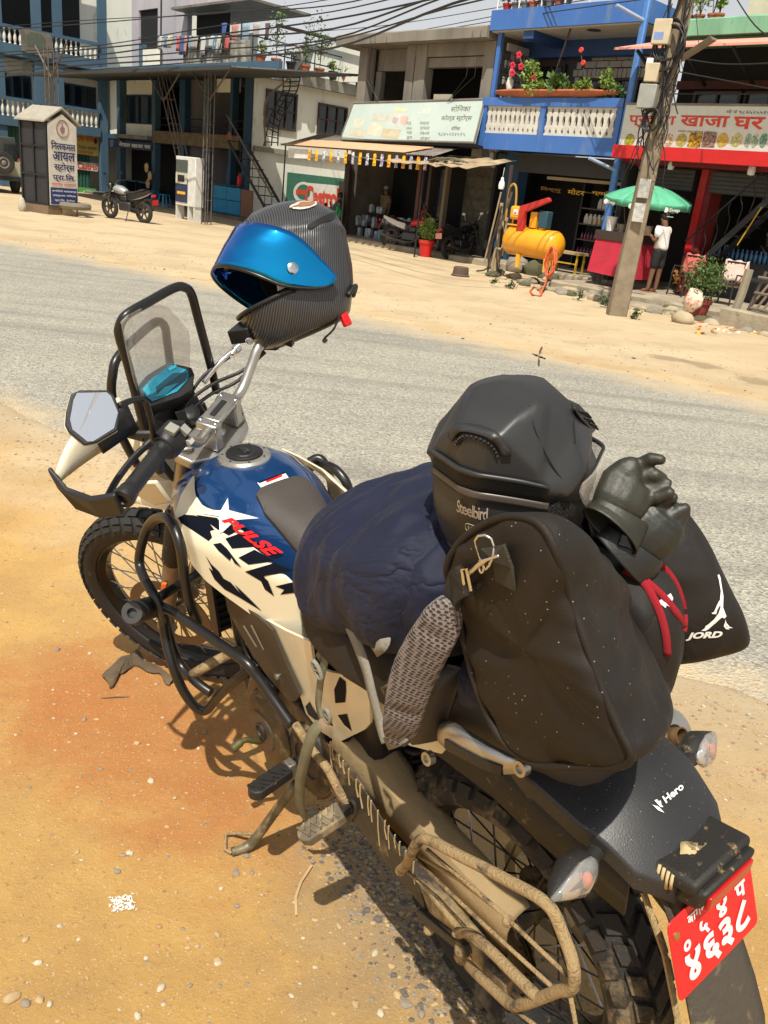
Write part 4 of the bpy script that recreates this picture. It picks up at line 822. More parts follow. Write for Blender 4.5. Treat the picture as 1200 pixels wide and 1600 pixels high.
for k in range(NP_):
    q = MB(FM); vs = []; a0,a1 = 2*PI*k/NP_,2*PI*(k+1)/NP_
    for i in range(7):
        t = i/6
        for j in range(5):
            s = j/4; a = a0+(a1-a0)*s; sag = .035*sin(PI*s)*t; rr = Rw*t*(1-.045*sin(PI*s)); vs.append(umb(rr,a,.27*t**1.75+sag))
    for j in range(5): s = j/4; a = a0+(a1-a0)*s; vs.append(umb(Rw*(1-.045*sin(PI*s))*1.0,a,.27+.035*sin(PI*s)+.12+.02*cos(j*3)))
    q.add(vs,[(i*5+j,i*5+j+1,(i+1)*5+j+1,(i+1)*5+j) for i in range(7) for j in range(4)]); pn_ = q.build('canopy_panel',m_um,um,smooth=35,solid=.006)
    am = (a0+a1)/2
    if (ax_u*cos(am)+ax_n*sin(am)).y > -.3: continue
    xd_ = (umb(Rw*.96,a1,0)-umb(Rw*.96,a0,0)); xd_ = xd_*-1 if xd_.dot(V3((1,0,0))) < 0 else xd_
    q = MB(FM); c_ = umb(Rw*.975,am,.375); dd = xd_.normalized(); letter(q,'Svep',c_-dd*.10-tiltv*.05-V3((0,.012,0)),dd*.26,tiltv*.09,bold=.03); q.lathe(c_-dd*.17-V3((0,.015,0)),(0,1,0),[(0,.05),(.004,.05)],14); q.build('printed_logo',m_ltrw,pn_,smooth=-1)
q = MB(FM); q.rod(pole_b,apex+tiltv*.08,.018,10); q.build('pole',m_ltrw,um)
for k in range(NP_): q = MB(FM); q.tube([umb(Rw*t,2*PI*k/NP_,.27*t**1.75+.015) for t in arc(0,.98,6)],.007,5); q.build('rib',m_iron,um)
# ---- people
def person(label,u,n,z,h,face,mats,pose,group=None):
    """face: heading in the street frame (radians, 0 = +u); pose: dict of joints in body axes (fwd, left, up) in units of h"""
    T = T_('person',label,'person',u,n,z,group); cf,sf = cos(face),sin(face)
    def X(p): x,y,zz = p; return FM @ V3((u+h*(x*cf-y*sf),n+h*(x*sf+y*cf),z+h*zz))
    J = dict(hip=(0,0,.52),waist=(0,0,.60),chest=(0,0,.74),neck=(0,0,.83),hd0=(.01,0,.87),hd1=(.015,0,.95),shL=(0,.10,.80),shR=(0,-.10,.80),elL=(.0,.14,.62),elR=(0,-.14,.62),haL=(.04,.14,.47),haR=(.04,-.14,.47),hL=(0,.055,.50),hR=(0,-.055,.50),knL=(.0,.06,.28),knR=(0,-.06,.28),anL=(-.01,.06,.04),anR=(-.01,-.06,.04),toL=(.09,.065,.015),toR=(.09,-.065,.015)); J.update(pose)
    names = list(J); order = ['hip']+[k for k in names if k != 'hip']; E_ = [('hip','waist'),('waist','chest'),('chest','neck'),('neck','hd0'),('hd0','hd1'),('chest','shL'),('chest','shR'),('shL','elL'),('elL','haL'),('shR','elR'),('elR','haR'),('hip','hL'),('hip','hR'),('hL','knL'),('knL','anL'),('anL','toL'),('hR','knR'),('knR','anR'),('anR','toR')]
    RR_ = dict(hip=.075,waist=.07,chest=.085,neck=.034,hd0=.05,hd1=.052,shL=.038,shR=.038,elL=.025,elR=.025,haL=.018,haR=.018,hL=.06,hR=.06,knL=.038,knR=.038,anL=.025,anR=.025,toL=.02,toR=.02)
    ks = list(order); P_ = [X(J[k]) for k in ks]; es = [(ks.index(a),ks.index(b)) for a,b in E_]; rs = [RR_[k]*h for k in ks]
    for s,w,e in (('L','haL','elL'),('R','haR','elR')):  # five fingers each
        a = V3(J[w]); d = (a-V3(J[e])).normalized(); sd = d.cross(V3((0,0,1))).normalized() if abs(d.z) < .95 else V3((0,1,0))
        for i,(o_,l_) in enumerate(((-.014,.045),(-.005,.05),(.004,.048),(.013,.04))):
            P_.append(X(a+sd*o_+d*.03)); rs.append(.0055*h); b_ = len(P_)-1; es.append((ks.index(w),b_)); P_.append(X(a+sd*o_*1.15+d*(.03+l_*.7)+V3((.008,0,-.008)))); rs.append(.0045*h); es.append((b_,b_+1))
        P_.append(X(a+sd*-.024+d*.018)); rs.append(.0055*h); es.append((ks.index(w),len(P_)-1))
    inv = ROOT[T.name]; o = skin('body',P_,es,rs,mats['skin'],T,2)
    def clothes(nm,ks_,es_,rk,m,extra=()):
        me_ = [X(J[k]) if isinstance(k,str) else X(k) for k in ks_]; skin(nm,me_,es_,[r*h for r in rk],m,T,2)
    mid = lambda a,b,t: tuple(J[a][i]*(1-t)+J[b][i]*t for i in range(3))
    clothes('shirt',['chest','waist',mid('waist','hip',.9),mid('chest','neck',.75),'shL',mid('shL','elL',.75),'shR',mid('shR','elR',.75)],[(0,1),(1,2),(0,3),(0,4),(4,5),(0,6),(6,7)],[.10,.097,.108,.045,.052,.042,.052,.042],mats['shirt'])
    tL,tR = mats.get('leg',.9),mats.get('leg',.9)
    clothes('trousers',['hip','hL',mid('hL','knL',tL),'hR',mid('hR','knR',tR),mid('hip','waist',.5)],[(0,1),(1,2),(0,3),(3,4),(0,5)],[.085,.072,.056,.072,.056,.08],mats['pants'])
# face: nose, eyes, ears; hair or cap
    hx,hy,hz = J['hd1']; q = MB(); q.ball(X((hx+.052,hy,hz-.03)),.010*h,6,4); q.ball(X((hx,hy+.052,hz-.03)),.012*h,6,4); q.ball(X((hx,hy-.052,hz-.03)),.012*h,6,4); q.build('nose_and_ears',mats['skin'],T,kind='stuff')
    q = MB(); [q.ball(X((hx+.048,hy+s*.018,hz-.012)),.006*h,6,4) for s in (-1,1)]; q.build('eyes',m_hair,T,kind='stuff')
    q = MB(); q.ball(X((hx-.012,hy,hz+.006)),(.056*h,.056*h,.058*h),14,9); q.build('hair',mats.get('hairm',m_hair),T,smooth=180)
    if 'cap' in mats:
        q = MB(); q.ball(X((hx-.004,hy,hz+.022)),(.060*h,.060*h,.048*h),14,9); q.build('cap',mats['cap'],T,smooth=180)
        q = MB(); q.prism([X((hx-.05+a,hy+b,hz+.008)) for a,b in ((0,.04),(-.05,.035),(-.065,0),(-.05,-.035),(0,-.04))],(0,0,.008*h)); q.build('cap_peak',mats.get('peak',mats['cap']),T)
    if 'shoe' in mats:
        for s in 'LR':
            a,t = J['an'+s],J['to'+s]; q = MB(); q.prism([X((a[0]-.03,a[1]-.025,.0)),X((t[0]+.02,t[1]-.025,0)),X((t[0]+.03,t[1],0)),X((t[0]+.02,t[1]+.025,0)),X((a[0]-.03,a[1]+.025,0))],(0,0,.012*h)); q.build('sandal',mats['shoe'],T)
    return T
gm = FMI @ GR(1012,457,.15)
man = person('man in white shirt, black shorts and backwards cap standing under the green parasol',gm.x+.05,gm.y+.05,.15,1.55,rad(180),dict(skin=m_skin,shirt=W_('white_tshirt',(.78,.75,.70),.8),pants=W_('black_shorts',(.012,.012,.013),.8),cap=W_('black_cap',(.012,.015,.018),.7),peak=W_('white_peak',(.6,.6,.6),.7),shoe=W_('tan_sandal',(.42,.24,.16),.7),leg=.95),
    dict(hd0=(.02,0,.87),hd1=(.035,0,.945),elL=(.02,.15,.645),haL=(.13,.10,.72),elR=(.05,-.14,.64),haR=(.15,-.07,.70),knL=(.02,.05,.28),knR=(-.02,-.05,.28),anL=(.03,.06,.04),toL=(.12,.07,.015)))
kid_l = [(505,345,17.4,'small child with dark hair sitting beside the painted wall',(.12,.05,.05),.95),(526,345,17.3,'child in a bright green shirt standing in front of the painted oil sign',(.02,.25,.10),1.1)]
for px,py,n,lab,c,h in kid_l: uu,zz = U(px,375,n); person(lab,uu,n,.0,h,rad(200),dict(skin=m_skin,shirt=W_('child_shirt',c,.8),pants=W_('child_pants',(.05,.04,.06),.8)),{})
uu,zz = U(598,360,18.9); person('shopkeeper in a pale cap standing in the dark cold store',uu,18.9,.12,1.5,rad(-90),dict(skin=m_skin,shirt=W_('tan_shirt',(.22,.17,.08),.8),pants=W_('dark_pants',(.03,.03,.03),.8),cap=W_('pale_cap',(.3,.3,.3),.8)),{})
uu,zz = U(648,372,18.0); person('seated person in a red top behind the red motorcycle',uu,18.3,-.1,1.45,rad(-90),dict(skin=m_skin,shirt=W_('red_top',(.35,.03,.04),.8),pants=W_('dark_pants2',(.03,.03,.03),.8)),{})
sit = dict(knL=(.20,.07,.50),knR=(.20,-.07,.50),anL=(.20,.07,.26),anR=(.22,-.07,.26),toL=(.28,.07,.24),toR=(.30,-.07,.24),elL=(.10,.13,.66),haL=(.16,.07,.78),elR=(.12,-.14,.62),haR=(.22,-.08,.62))
g = FMI @ GR(258,350,.1); person('person in a teal shirt sitting on a blue plastic stool outside the canteen',g.x-.1,17.5,-.30,1.6,rad(200),dict(skin=m_skin,shirt=W_('teal_shirt',(.015,.10,.12),.8),pants=W_('dark_pants3',(.02,.025,.04),.8)),sit)
g = FMI @ GR(1165,380,.15); person('person in black with a pale helmet sitting behind the bottles in the tea house',-8.2,18.9,-.05,1.6,rad(250),dict(skin=m_skin,shirt=W_('black_shirt',(.012,.012,.014),.8),pants=W_('dark_pants4',(.02,.02,.02),.8),cap=W_('grey_cap',(.42,.42,.44),.5)),sit)

# ---- parked motorcycles in the background
def small_bike(label,P0,heading,c_body,c_tank,lean=.12,helm=False,flip=False,topbox=False,scale=1.,rear=False):
    """side-on parked motorcycle, origin at rear contact point; X forward"""
    M_ = Matrix.Translation(P0) @ Matrix.Rotation(heading,4,'Z') @ Matrix.Rotation(-lean,4,'X') @ Matrix.Scale(scale,4); T = thing('parked_motorcycle',label,'motorcycle',M=M_)
    for x,nm in ((0,'rear_wheel'),(1.28,'front_wheel')):
        q = MB(); q.lathe((x,-.05,.30),(0,1,0),[(0,.22),(.01,.28),(.03,.305),(.07,.305),(.09,.28),(.10,.22),(.07,.215),(.03,.215)],32,True); w = q.build(nm,m_rubber2,T,smooth=50)
        q = MB(); q.lathe((x,-.03,.30),(0,1,0),[(0,.215),(.06,.215),(.06,.19),(0,.19)],24,True); q.build('rim',m_steel,w)
        for k in range(6): a = PI*k/3; q = MB(); q.bar((x+.03*cos(a),0,.30+.03*sin(a)),(x+.20*cos(a),0,.30+.20*sin(a)),.035,.02,(0,1,0)); q.build('spoke',m_iron,w)
        q = MB(); q.lathe((x,-.05,.30),(0,1,0),[(0,.06),(.1,.06)],16); q.build('hub',m_steel,w)
    q = MB(); [q.rod((1.28,s*.08,.30),(1.08,s*.08,.88),.022,8) for s in (-1,1)]; q.rod((1.28,-.09,.3),(1.28,.09,.3),.015,8); q.build('fork',m_steel,T)
    q = MB(); q.tube(smoothpath([(1.0,.33,.98),(1.02,.2,1.0),(1.07,.06,.93),(1.07,-.06,.93),(1.02,-.2,1.0),(1.0,-.33,.98)],4),.014,8); q.build('handlebar',m_iron,T)
    q = MB(); q.ball((1.17,0,.84),(.10,.11,.11),14,9); q.build('headlamp_cowl',c_body,T,smooth=180)
    q = MB(); [q.tube([(1.03,s*.2,.99),(1.06,s*.26,1.15)],.007,6) for s in (-1,1)]; [q.ball((1.06,s*.29,1.18),(.012,.06,.035),10,6) for s in (-1,1)]; q.build('mirrors',m_ltrw if rear else m_iron,T)
    secs = []
    for x,w,z0,z1 in ((.55,.07,.68,.78),(.64,.11,.66,.84),(.78,.15,.66,.89),(.92,.15,.68,.90),(1.02,.09,.72,.86)): secs.append([V3((x,w*cos(a),(z0+z1)/2+(z1-z0)/2*sin(a))) for a in arc(0,2*PI*11/12,12)])
    q = MB(); q.loft(secs); q.build('fuel_tank',c_tank,T,smooth=60)
    q = MB(); q.loft([[V3((x,w*cos(a),z+h*sin(a))) for a in arc(0,2*PI*9/10,10)] for x,w,z,h in ((.60,.09,.74,.04),(.40,.13,.73,.045),(.2,.14,.76,.05),(.02,.12,.82,.05),(-.12,.08,.85,.04))]); q.build('seat',m_iron,T,smooth=60)
    q = MB(); q.loft([[V3((x,w,z)),V3((x,w,z+h)),V3((x,-w,z+h)),V3((x,-w,z))] for x,w,z,h in ((.45,.13,.55,.16),(.2,.12,.60,.16),(-.1,.09,.70,.12),(-.3,.04,.80,.07))]); q.build('tail_fairing',c_body,T,bevel=.01)
    q = MB(); q.box((.38,-.13,.26),(.82,.13,.50)); q.box((.55,-.09,.50),(.78,.09,.66)); q.build('engine',m_concd if 0 else W_('engine_grey',(.07,.07,.07),.4,metal=.6),T,bevel=.04)
    q = MB(); q.tube(smoothpath([(.8,-.08,.5),(.9,-.12,.35),(.6,-.16,.22),(.1,-.17,.28),(-.2,-.17,.36)],4),[.02]*9+[.035]*8,8); q.build('exhaust',m_steel,T)
    q = MB(); q.bar((.4,.09,.36),(0,.09,.30),.03,.05); q.bar((.4,-.09,.36),(0,-.09,.30),.03,.05); q.tube([(1.05,0,.8),(.85,0,.5),(.6,0,.28)],.025,8); q.build('frame',m_iron,T)
    q = MB(); q.prism([(-.10,.07,.64),(-.36,.07,.66),(-.44,.06,.48),(-.38,.06,.48),(-.30,.07,.60),(-.10,.07,.58)],(0,-.14,0)); q.build('rear_mudguard',m_iron,T)
    q = MB(); q.prism([(1.0,.05,.62),(1.2,.05,.66),(1.42,.05,.62),(1.52,.04,.54),(1.40,.05,.66),(1.2,.05,.70),(1.0,.05,.66)],(0,-.1,0)); q.build('front_mudguard',c_body,T)
    q = MB(); q.box((-.42,-.07,.70),(-.38,.07,.76)); q.build('tail_lamp',m_red,T,bevel=.01)
    q = MB(); q.box((-.45,-.10,.50),(-.445,.10,.64)); q.build('number_plate',m_pink if rear else m_red,T)
    q = MB(); q.rod((.45,.12,.3),(.40,.30,-.0),.012,6); q.build('side_stand',m_iron,T); return T
m_rubber2 = W_('dusty_rubber_tyre',(.025,.024,.022),.85)
g0 = GR(226,349); small_bike('black motorcycle with a silver tank parked in front of the canteen',g0,rad(152),W_('gloss_black',(.012,.012,.014),.25),W_('silver_tank',(.45,.46,.45),.3,metal=.5),.10,scale=1.0)
g0 = GR(608,388); h_ = -PI/4+rad(20); small_bike('red and white motorcycle parked in front of the cold store, tail to the left',g0,h_,W_('white_fairing',(.62,.60,.55),.4),W_('red_tank',(.55,.02,.03),.3),.10)
g0 = GR(700,405); small_bike('black motorcycle with a pink plate parked tail first beside the red pot',g0,rad(52),W_('dark_fairing',(.02,.02,.022),.3),W_('black_tank',(.012,.012,.014),.25),.12,rear=True)
# bush in red pot, small drum
g = FMI @ GR(660,401); plant('potted_bush','round bright green bush in a red pot between the parked motorcycles',g.x,g.y+.1,0,.30,.26,m_leafy,True,.20,.42,m_red,nl=1700,size=.05,stem=-.02,seed=5,trunk=8)
g = FMI @ GR(719,432); q = MB(FM); q.lathe((g.x,g.y,0),(0,0,1),[(0,.19),(.03,.20),(.05,.17),(.18,.16),(.20,.14),(.20,.06)],24); o = q.build('brake_drum',W_('rusty_drum',(.10,.065,.045),.8,bump=.5),None,smooth=40); tag(o,'rusty brown brake drum lying alone on the far dirt verge','brake drum')
g = FMI @ GR(500,1); 
# ---- terrace furniture: chairs with cloths, tables with bottles, iron stair, potted bush
def chair(label,u,n,face,m,cloth=None,cm=None):
    T = T_('chair',label,'chair',u,n,.15); c,s = cos(face),sin(face); R = lambda x,y,z: V3((u+(x*c-y*s)*.85,n+(x*s+y*c)*.85,.15+z*.9))
    for x,y in ((-.2,-.2),(.2,-.2),(-.2,.2),(.2,.2)): q = MB(FM); q.rod(R(x*1.1,y*1.1,0),R(x,y,.44),.018,6); q.build('leg',m,T)
    q = MB(FM); q.prism([R(-.22,-.22,.42),R(.22,-.22,.42),R(.22,.22,.42),R(-.22,.22,.42)],(0,0,.03)); q.build('seat',m,T)
    q = MB(FM); 
    for y in arc(-.2,.2,6): q.tube([R(-.21,y,.45),R(-.26,y,.88)],.014,6)
    q.tube([R(-.26,-.22,.88),R(-.26,.22,.88)],.02,6); q.build('backrest',m,T)
    for y in (-.22,.22): q = MB(FM); q.tube([R(-.22,y,.62),R(.15,y,.64),R(.2,y,.45)],.016,6); q.build('armrest',m,T)
    if cloth:
        q = MB(FM); vs = []
        for i in range(13):
            t = i/12; 
            for j in range(9):
                y = (-.27+.54*j/8)*(1+.05*sin(t*6)); w = .02*sin(j*2.2+t*3)
                if t < .5: p = R(-.30-.02*t+w-.10*(1-t*2)**2,y,.35+1.1*t*.98+.0)
                else: p = R(-.27+.25*(t-.5)+w*.5,y,.92-.85*(t-.5)+.02*sin(j*1.7))
                vs.append(p)
        q.add(vs,[(i*9+j,i*9+j+1,(i+1)*9+j+1,(i+1)*9+j) for i in range(12) for j in range(8)]); o = q.build('draped_cloth',cm,None,smooth=180,solid=.008); tag(o,cloth,'cloth')
m_chr_blk = W_('black_plastic_chair',(.02,.02,.02),.5)
g = FMI @ GR(1062,462,.15); chair('black plastic chair under the salmon cloth beside the potted bush',g.x,g.y,rad(-100),m_chr_blk,'salmon pink cloth draped over a black chair left of the bush',W_('salmon_cloth',(.68,.16,.13),.8,col2=(.6,.14,.12)))
g = FMI @ GR(1122,474,.15); chair('black chair with armrests right of the potted bush',g.x+.1,g.y,rad(-85),m_chr_blk,'pale pink towel with white edge hung over the right chair',W_('pale_pink_towel',(.68,.42,.34),.85,col2=(.62,.5,.42)))
g = FMI @ GR(1050,460,.15); chair('dark chair half hidden behind the salmon cloth',g.x-.05,g.y+.6,rad(-60),m_chr_blk)
tb = T_('bottle_table','dark table with rows of blue water bottles in the tea house','table',-8.5,18,.15); (ua,zz),(ub,z2) = U(1110,402,17.9),U(1172,405,17.9)
box('table_top',m_iron,tb,ua,ub+1.2,17.8,18.4,zz-.04,zz); box('table_front',W_('dark_cloth_front',(.03,.03,.035),.8),tb,ua,ub+1.2,17.82,17.84,.15,zz-.041)
for i in range(26):
    u = ua+.05+.10*(i % 13); q = MB(FM)
    if i == 0: bottle(q,u,17.95,zz,.24,.035); b0_ = q.build('water_bottle',W_('blue_water',(.05,.16,.32),.2),None,smooth=50); tag(b0_,'blue water bottle on the dark table in the tea house','bottle','water bottles on the tea house table'); bu = u
    else: o = b0_.copy(); COL.objects.link(o); o.location = F(u-bu,.18*(i//13),0)-F(0,0,0)
# iron stair
ms = T_('iron_staircase','black iron staircase climbing inside the tea house at far right','staircase',-7.6,17.6,.15)
for i in range(11):
    u = -9.0+.16*i; z = .6+.2*i; q = MB(FM); q.box((u,17.2,z),(u+.24,17.75,z+.025)); q.build('tread',m_iron,ms)
for n in (17.18,17.77): part('stringer',m_iron,ms,lambda q: q.bar((-9.05,n,.5),(-7.1,n,2.85),.03,.12))
part('handrail',m_iron,ms,lambda q: q.tube([(-9.2,17.15,1.2),(-7.2,17.15,3.4)],.02,6))
for i in range(9): part('baluster',m_iron,ms,lambda q: q.tube(smoothpath([(-9.0+.2*i,17.16,.7+.235*i),(-8.96+.2*i,17.16,1.0+.235*i),(-9.04+.2*i,17.16,1.2+.235*i),(-9.0+.2*i,17.16,1.42+.235*i)],3),.011,5))
part('yellow_hose',m_yb,ms,lambda q: q.rod((-8.05,17.1,1.25),(-7.75,17.1,2.0),.012,5))
g = FMI @ GR(1080,500)
bp_ = plant('potted_bush','round green bush with orange tips in a wrapped pot in front of the steps',g.x,g.y+.15,.0,.33,.34,W_('bush_leaf',(.05,.10,.022),.6,col2=(.09,.14,.03),scale=9),True,.20,.36,W_('maroon_pot',(.25,.04,.035),.7),nl=1900,size=.055,stem=.04,seed=9,trunk=8)
q = MB(FM); uu,zz = U(1060,432,g.y+.15); leaves(q,(uu+.02,g.y+.05,zz),(.12,.1,.12),60,.06,4); q.build('orange_foliage',W_('orange_leaf',(.30,.12,.02),.6),bp_,smooth=-1,kind='stuff')
pw = T_('plastic_bag','crumpled white and red plastic bag stuffed round the pot of the bush','bag',g.x,g.y); q = MB(FM); q.ball((g.x-.02,g.y-.06,.33),(.17,.13,.20),18,12,lambda p: p*(1+.22*noise.noise(p*14)+.15*noise.noise(p*31))); q.build('bag_body',W_('bag_white',(.66,.58,.44),.5,col2=(.55,.12,.08),scale=9,contrast=(.5,.62)),pw,smooth=180)
for px,py,s,lab,k in ((1062,505,.20,'pale boulder leaning against the bagged pot of the bush',2),(1095,500,.10,'tan stone right of the bagged pot',2),(1108,508,.08,'grey stone in the litter right of the bagged pot',0)):
    g2 = FMI @ GR(px,py); q = MB(FM); q.ball((g2.x,g2.y+.05,s*.4),(s,s*.8,s*.62),12,8,lambda p: p*(1+.25*noise.noise(p.normalized()*1.5+V3((px,0,0))))); o = q.build('boulder',mr[k],smooth=60); tag(o,lab,'boulder')
lit = MB(FM); rg = Rnd(4); lit_m = [W_('litter_white',(.6,.55,.45),.8),W_('litter_red',(.4,.1,.05),.8),W_('litter_yellow',(.6,.4,.05),.8),mr[0]]
for i in range(90):
    gq = FMI @ GR(rg.uniform(1085,1190),rg.uniform(500,522)); s = rg.uniform(.02,.07); lit.cur = rg.randrange(4); a = rg.uniform(0,PI); lit.obox((gq.x,gq.y,.015),V3((cos(a),sin(a),.2))*s,V3((-sin(a),cos(a),.1))*s*.4,(0,0,.006))
o = lit.build('litter',lit_m,None,smooth=-1,kind='stuff'); o['label'] = 'paper and plastic litter in front of the right hand steps'
# fence posts and barrier at right
g = FMI @ GR(1150,482,.30); fp_ = T_('post_barrier','rough wooden post with grey pipe rails at the right edge of the terrace','fence',g.x,g.y)
part('wooden_post',W_('grey_wood_post',(.30,.26,.19),.9,bump=.5),fp_,lambda q: q.tube([(g.x,g.y,.28),(g.x+.04,g.y,.6),(g.x+.06,g.y,.95)],.075,8))
part('steel_post',m_steel,fp_,lambda q: q.rod((g.x+.20,g.y+.02,.28),(g.x+.34,g.y+.02,.95),.03,8))
for z in (.35,.60,.85): part('rail',m_tin,fp_,lambda q: q.tube([(g.x+.25,g.y,z),(g.x+1.6,g.y-.6,z+.02)],.025,8))
part('red_rail',m_red,fp_,lambda q: q.tube([(g.x+.55,g.y-.1,.98),(g.x+1.7,g.y-.6,1.02)],.035,8))
for i in range(6): part('leaning_pole',W_('bundle_pole',(.28,.20,.12),.9) if i == 0 else bpy.data.materials['bundle_pole'],fp_,lambda q: q.rod((g.x+.1+.12*i,g.y+.25,.3),(g.x+.75+.1*i,g.y+.5,1.7+.06*i),.022,6))
q = MB(FM); slabw(q,g.x-.16,g.x+4,g.y-.22,g.y+.35,-.1,.30,.2,.03,21); q.build('low_wall',m_step,None,smooth=30); tag(bpy.data.objects['low_wall'],'low weathered concrete wall at the right edge below the wooden post','wall')

# ---- utility pole with boxes and cables
gp = GR(963,492); pt0 = FMI @ gp; PT = T_('utility_pole','square weathered concrete utility pole with meter boxes and tangled cables','pole',pt0.x,pt0.y)
top = CO+sight(1052,-60)*((gp-CO).length*.965); tp = FMI @ V3((gp.x+.16,gp.y+.12,6.5)); m_pole = W_('pole_concrete',(.25,.20,.135),.9,col2=(.17,.135,.09),scale=5,bump=.5,bs=30,dust=.15,dustcol=(.12,.1,.07),ds=14)
def pp_(t): return V3((pt0.x,pt0.y,0))*(1-t)+V3((tp.x,tp.y,6.5))*t
q = MB(FM); q.loft([[pp_(t)+V3((a*w,b*w,0)) for a,b in ((-1,-.2),(-.2,-1),(1,.2),(.2,1))] for t,w in ((-.02,.19),(.2,.165),(.5,.14),(1,.115))]); q.build('shaft',m_pole,PT,bevel=.02)
def polebox(px,py,w,h,d,m,nm,off=-.02,off_n=-.22):
    t = 0
    for k in range(60):
        t = k/59; 
        if abs((CO - FM @ pp_(t)).length) > 0 and proj_y(FM @ pp_(t)) < py: break
    c = pp_(t)+V3((off,off_n,0)); q = MB(FM); q.obox(c,V3((w,w*.25,0)),V3((-.25*d,d,0)),(0,0,h)); return q.build(nm,m,PT,bevel=.012),c
def proj_y(P): d = P-CO; return 800-CF*d.dot(UP)/d.dot(fw)
b1,c1 = polebox(1027,60,.13,.17,.07,W_('cream_meter_box',(.55,.47,.32),.5),'meter_box',-.14)
q = MB(FM); q.obox(c1+V3((-.01,-.075,-.06)),V3((.07,.018,0)),(0,.004,0),(0,0,.05)); q.build('meter_label',W_('label_blue',(.2,.3,.6),.5),b1)
polebox(1018,129,.10,.13,.07,bpy.data.materials['cream_meter_box'],'junction_box',-.16); b3,c3 = polebox(1011,162,.13,.17,.07,W_('grey_meter_box',(.32,.33,.30),.5),'meter_box',-.16)
polebox(1010,112,.05,.09,.05,m_ltrw,'insulator',-.24)
for px,py,r_,k in ((1033,60,.22,3),(1035,75,.24,3),(1008,190,.12,4)):
    for i in range(k):
        t = 0
        for kk in range(60):
            t = kk/59
            if proj_y(FM @ pp_(t)) < py+10: break
        c = pp_(t); rr = r_*(1+.06*i); pts = [c+V3((rr*cos(a)*(1+.1*sin(3*a+i)),-.2-.02*i,rr*1.25*sin(a)*(1+.08*cos(2*a)))) for a in arc(0,2*PI*19/20,20)]; q = MB(FM); q.tube(pts,.013,5,closed=True); q.build('cable_coil',m_iron,PT,smooth=180)
rg = Rnd(15); q = MB(FM)
for i in range(46):
    t0 = rg.uniform(.42,.98); c = pp_(t0); s = rg.choice((-1,1)); pts = [c+V3((s*.17+rg.uniform(-.06,.06),-.15,0))]
    for k in range(6): pts.append(pts[-1]+V3((rg.uniform(-.09,.09),rg.uniform(-.04,.04),-rg.uniform(.05,.22))))
    q.tube(smoothpath(pts,3),rg.uniform(.005,.011),5)
for i in range(9): q.tube(smoothpath([pp_(t)+V3((.16*sin(i*2.1+t*9),-.19,0)) for t in arc(.45,1,7)],3),.02,6)
q.build('cable_tangle',m_iron,PT,smooth=180,kind='stuff')
for z,c in ((1.05,(.42,.42,.38)),(.86,(.5,.5,.47))): q = MB(FM); cc = pp_(z*1.9/6.5); q.obox(cc+V3((.10,-.17,0)),V3((.075,.04,0)),(0,.003,0),(0,0,.14)); q.build('paper_notice',W_('notice_paper',c,.8,col2=tuple(x*.6 for x in c),scale=18),PT)
lp = T_('street_light','tube street light bracketed to the utility pole pointing up right','street light',pt0.x,pt0.y,4.3)
pa,pb = [V3((U(x,y,13.6)[0],13.6,U(x,y,13.6)[1])) for x,y in ((1052,98),(1115,58))]; q = MB(FM); d = (pb-pa).normalized(); a1 = V3((0,1,0)); q.loft([[p+V3((0,-w,0)),p+d.cross(a1)*-.05+V3((0,-w*.6,0)),p+d.cross(a1)*-.05+V3((0,w*.6,0)),p+V3((0,w,0))] for p,w in ((pa+d*.12,.09),(pb,.11))]); q.build('lamp_housing',W_('brown_lamp',(.22,.18,.14),.5),lp,bevel=.005)
q = MB(FM); q.rod(pa-d*.25,pa+d*.15,.02,8); q.build('bracket',m_steel,lp); q = MB(FM); q.rod(pa+d*.2-V3((0,0,.02)),pb-d*.1-V3((0,0,.02)),.018,8); q.build('tube_lamp',m_ltrw,lp)
# overhead cables
def wire(label,pts,r=.012):
    P_ = [CO+sight(x,y)*dd for x,y,dd in pts]; q = MB(); q.tube(smoothpath(P_,6),r,5); o = q.build('overhead_cable',m_iron,None,smooth=180); tag(o,'sagging black overhead cable strung across the street towards the utility pole','cable','overhead cables'); return o
for y0,y1,y2,y3,dd0,r in ((85,60,45,-8,24,.02),(92,78,60,-5,23,.016),(75,55,30,2,25,.02),(100,90,75,10,22,.02),(70,42,18,-16,26,.015),(35,20,8,-30,24,.014),(108,94,64,18,23,.014),(30,22,-2,-40,27,.012)): wire('',[(-30,y0+14,dd0+3),(160,y0,dd0),(330,y1,dd0-3),(520,y2,dd0-6),(760,y3-20,dd0-10),(1040,y3-60,15)],r)
for y0,y1,y2 in ((62,40,8),(66,48,24),(46,28,0)): wire('',[(430,y0+8,30),(600,y0-6,26),(800,y1-20,20),(1040,y2-30,15)],.01)
wire('',[(1230,75,13),(1180,40,14),(1140,-20,15)],.012); wire('',[(1060,90,14.5),(1130,100,14),(1220,98,13)],.01); wire('',[(1060,112,14.5),(1130,125,14),(1220,142,13)],.01)

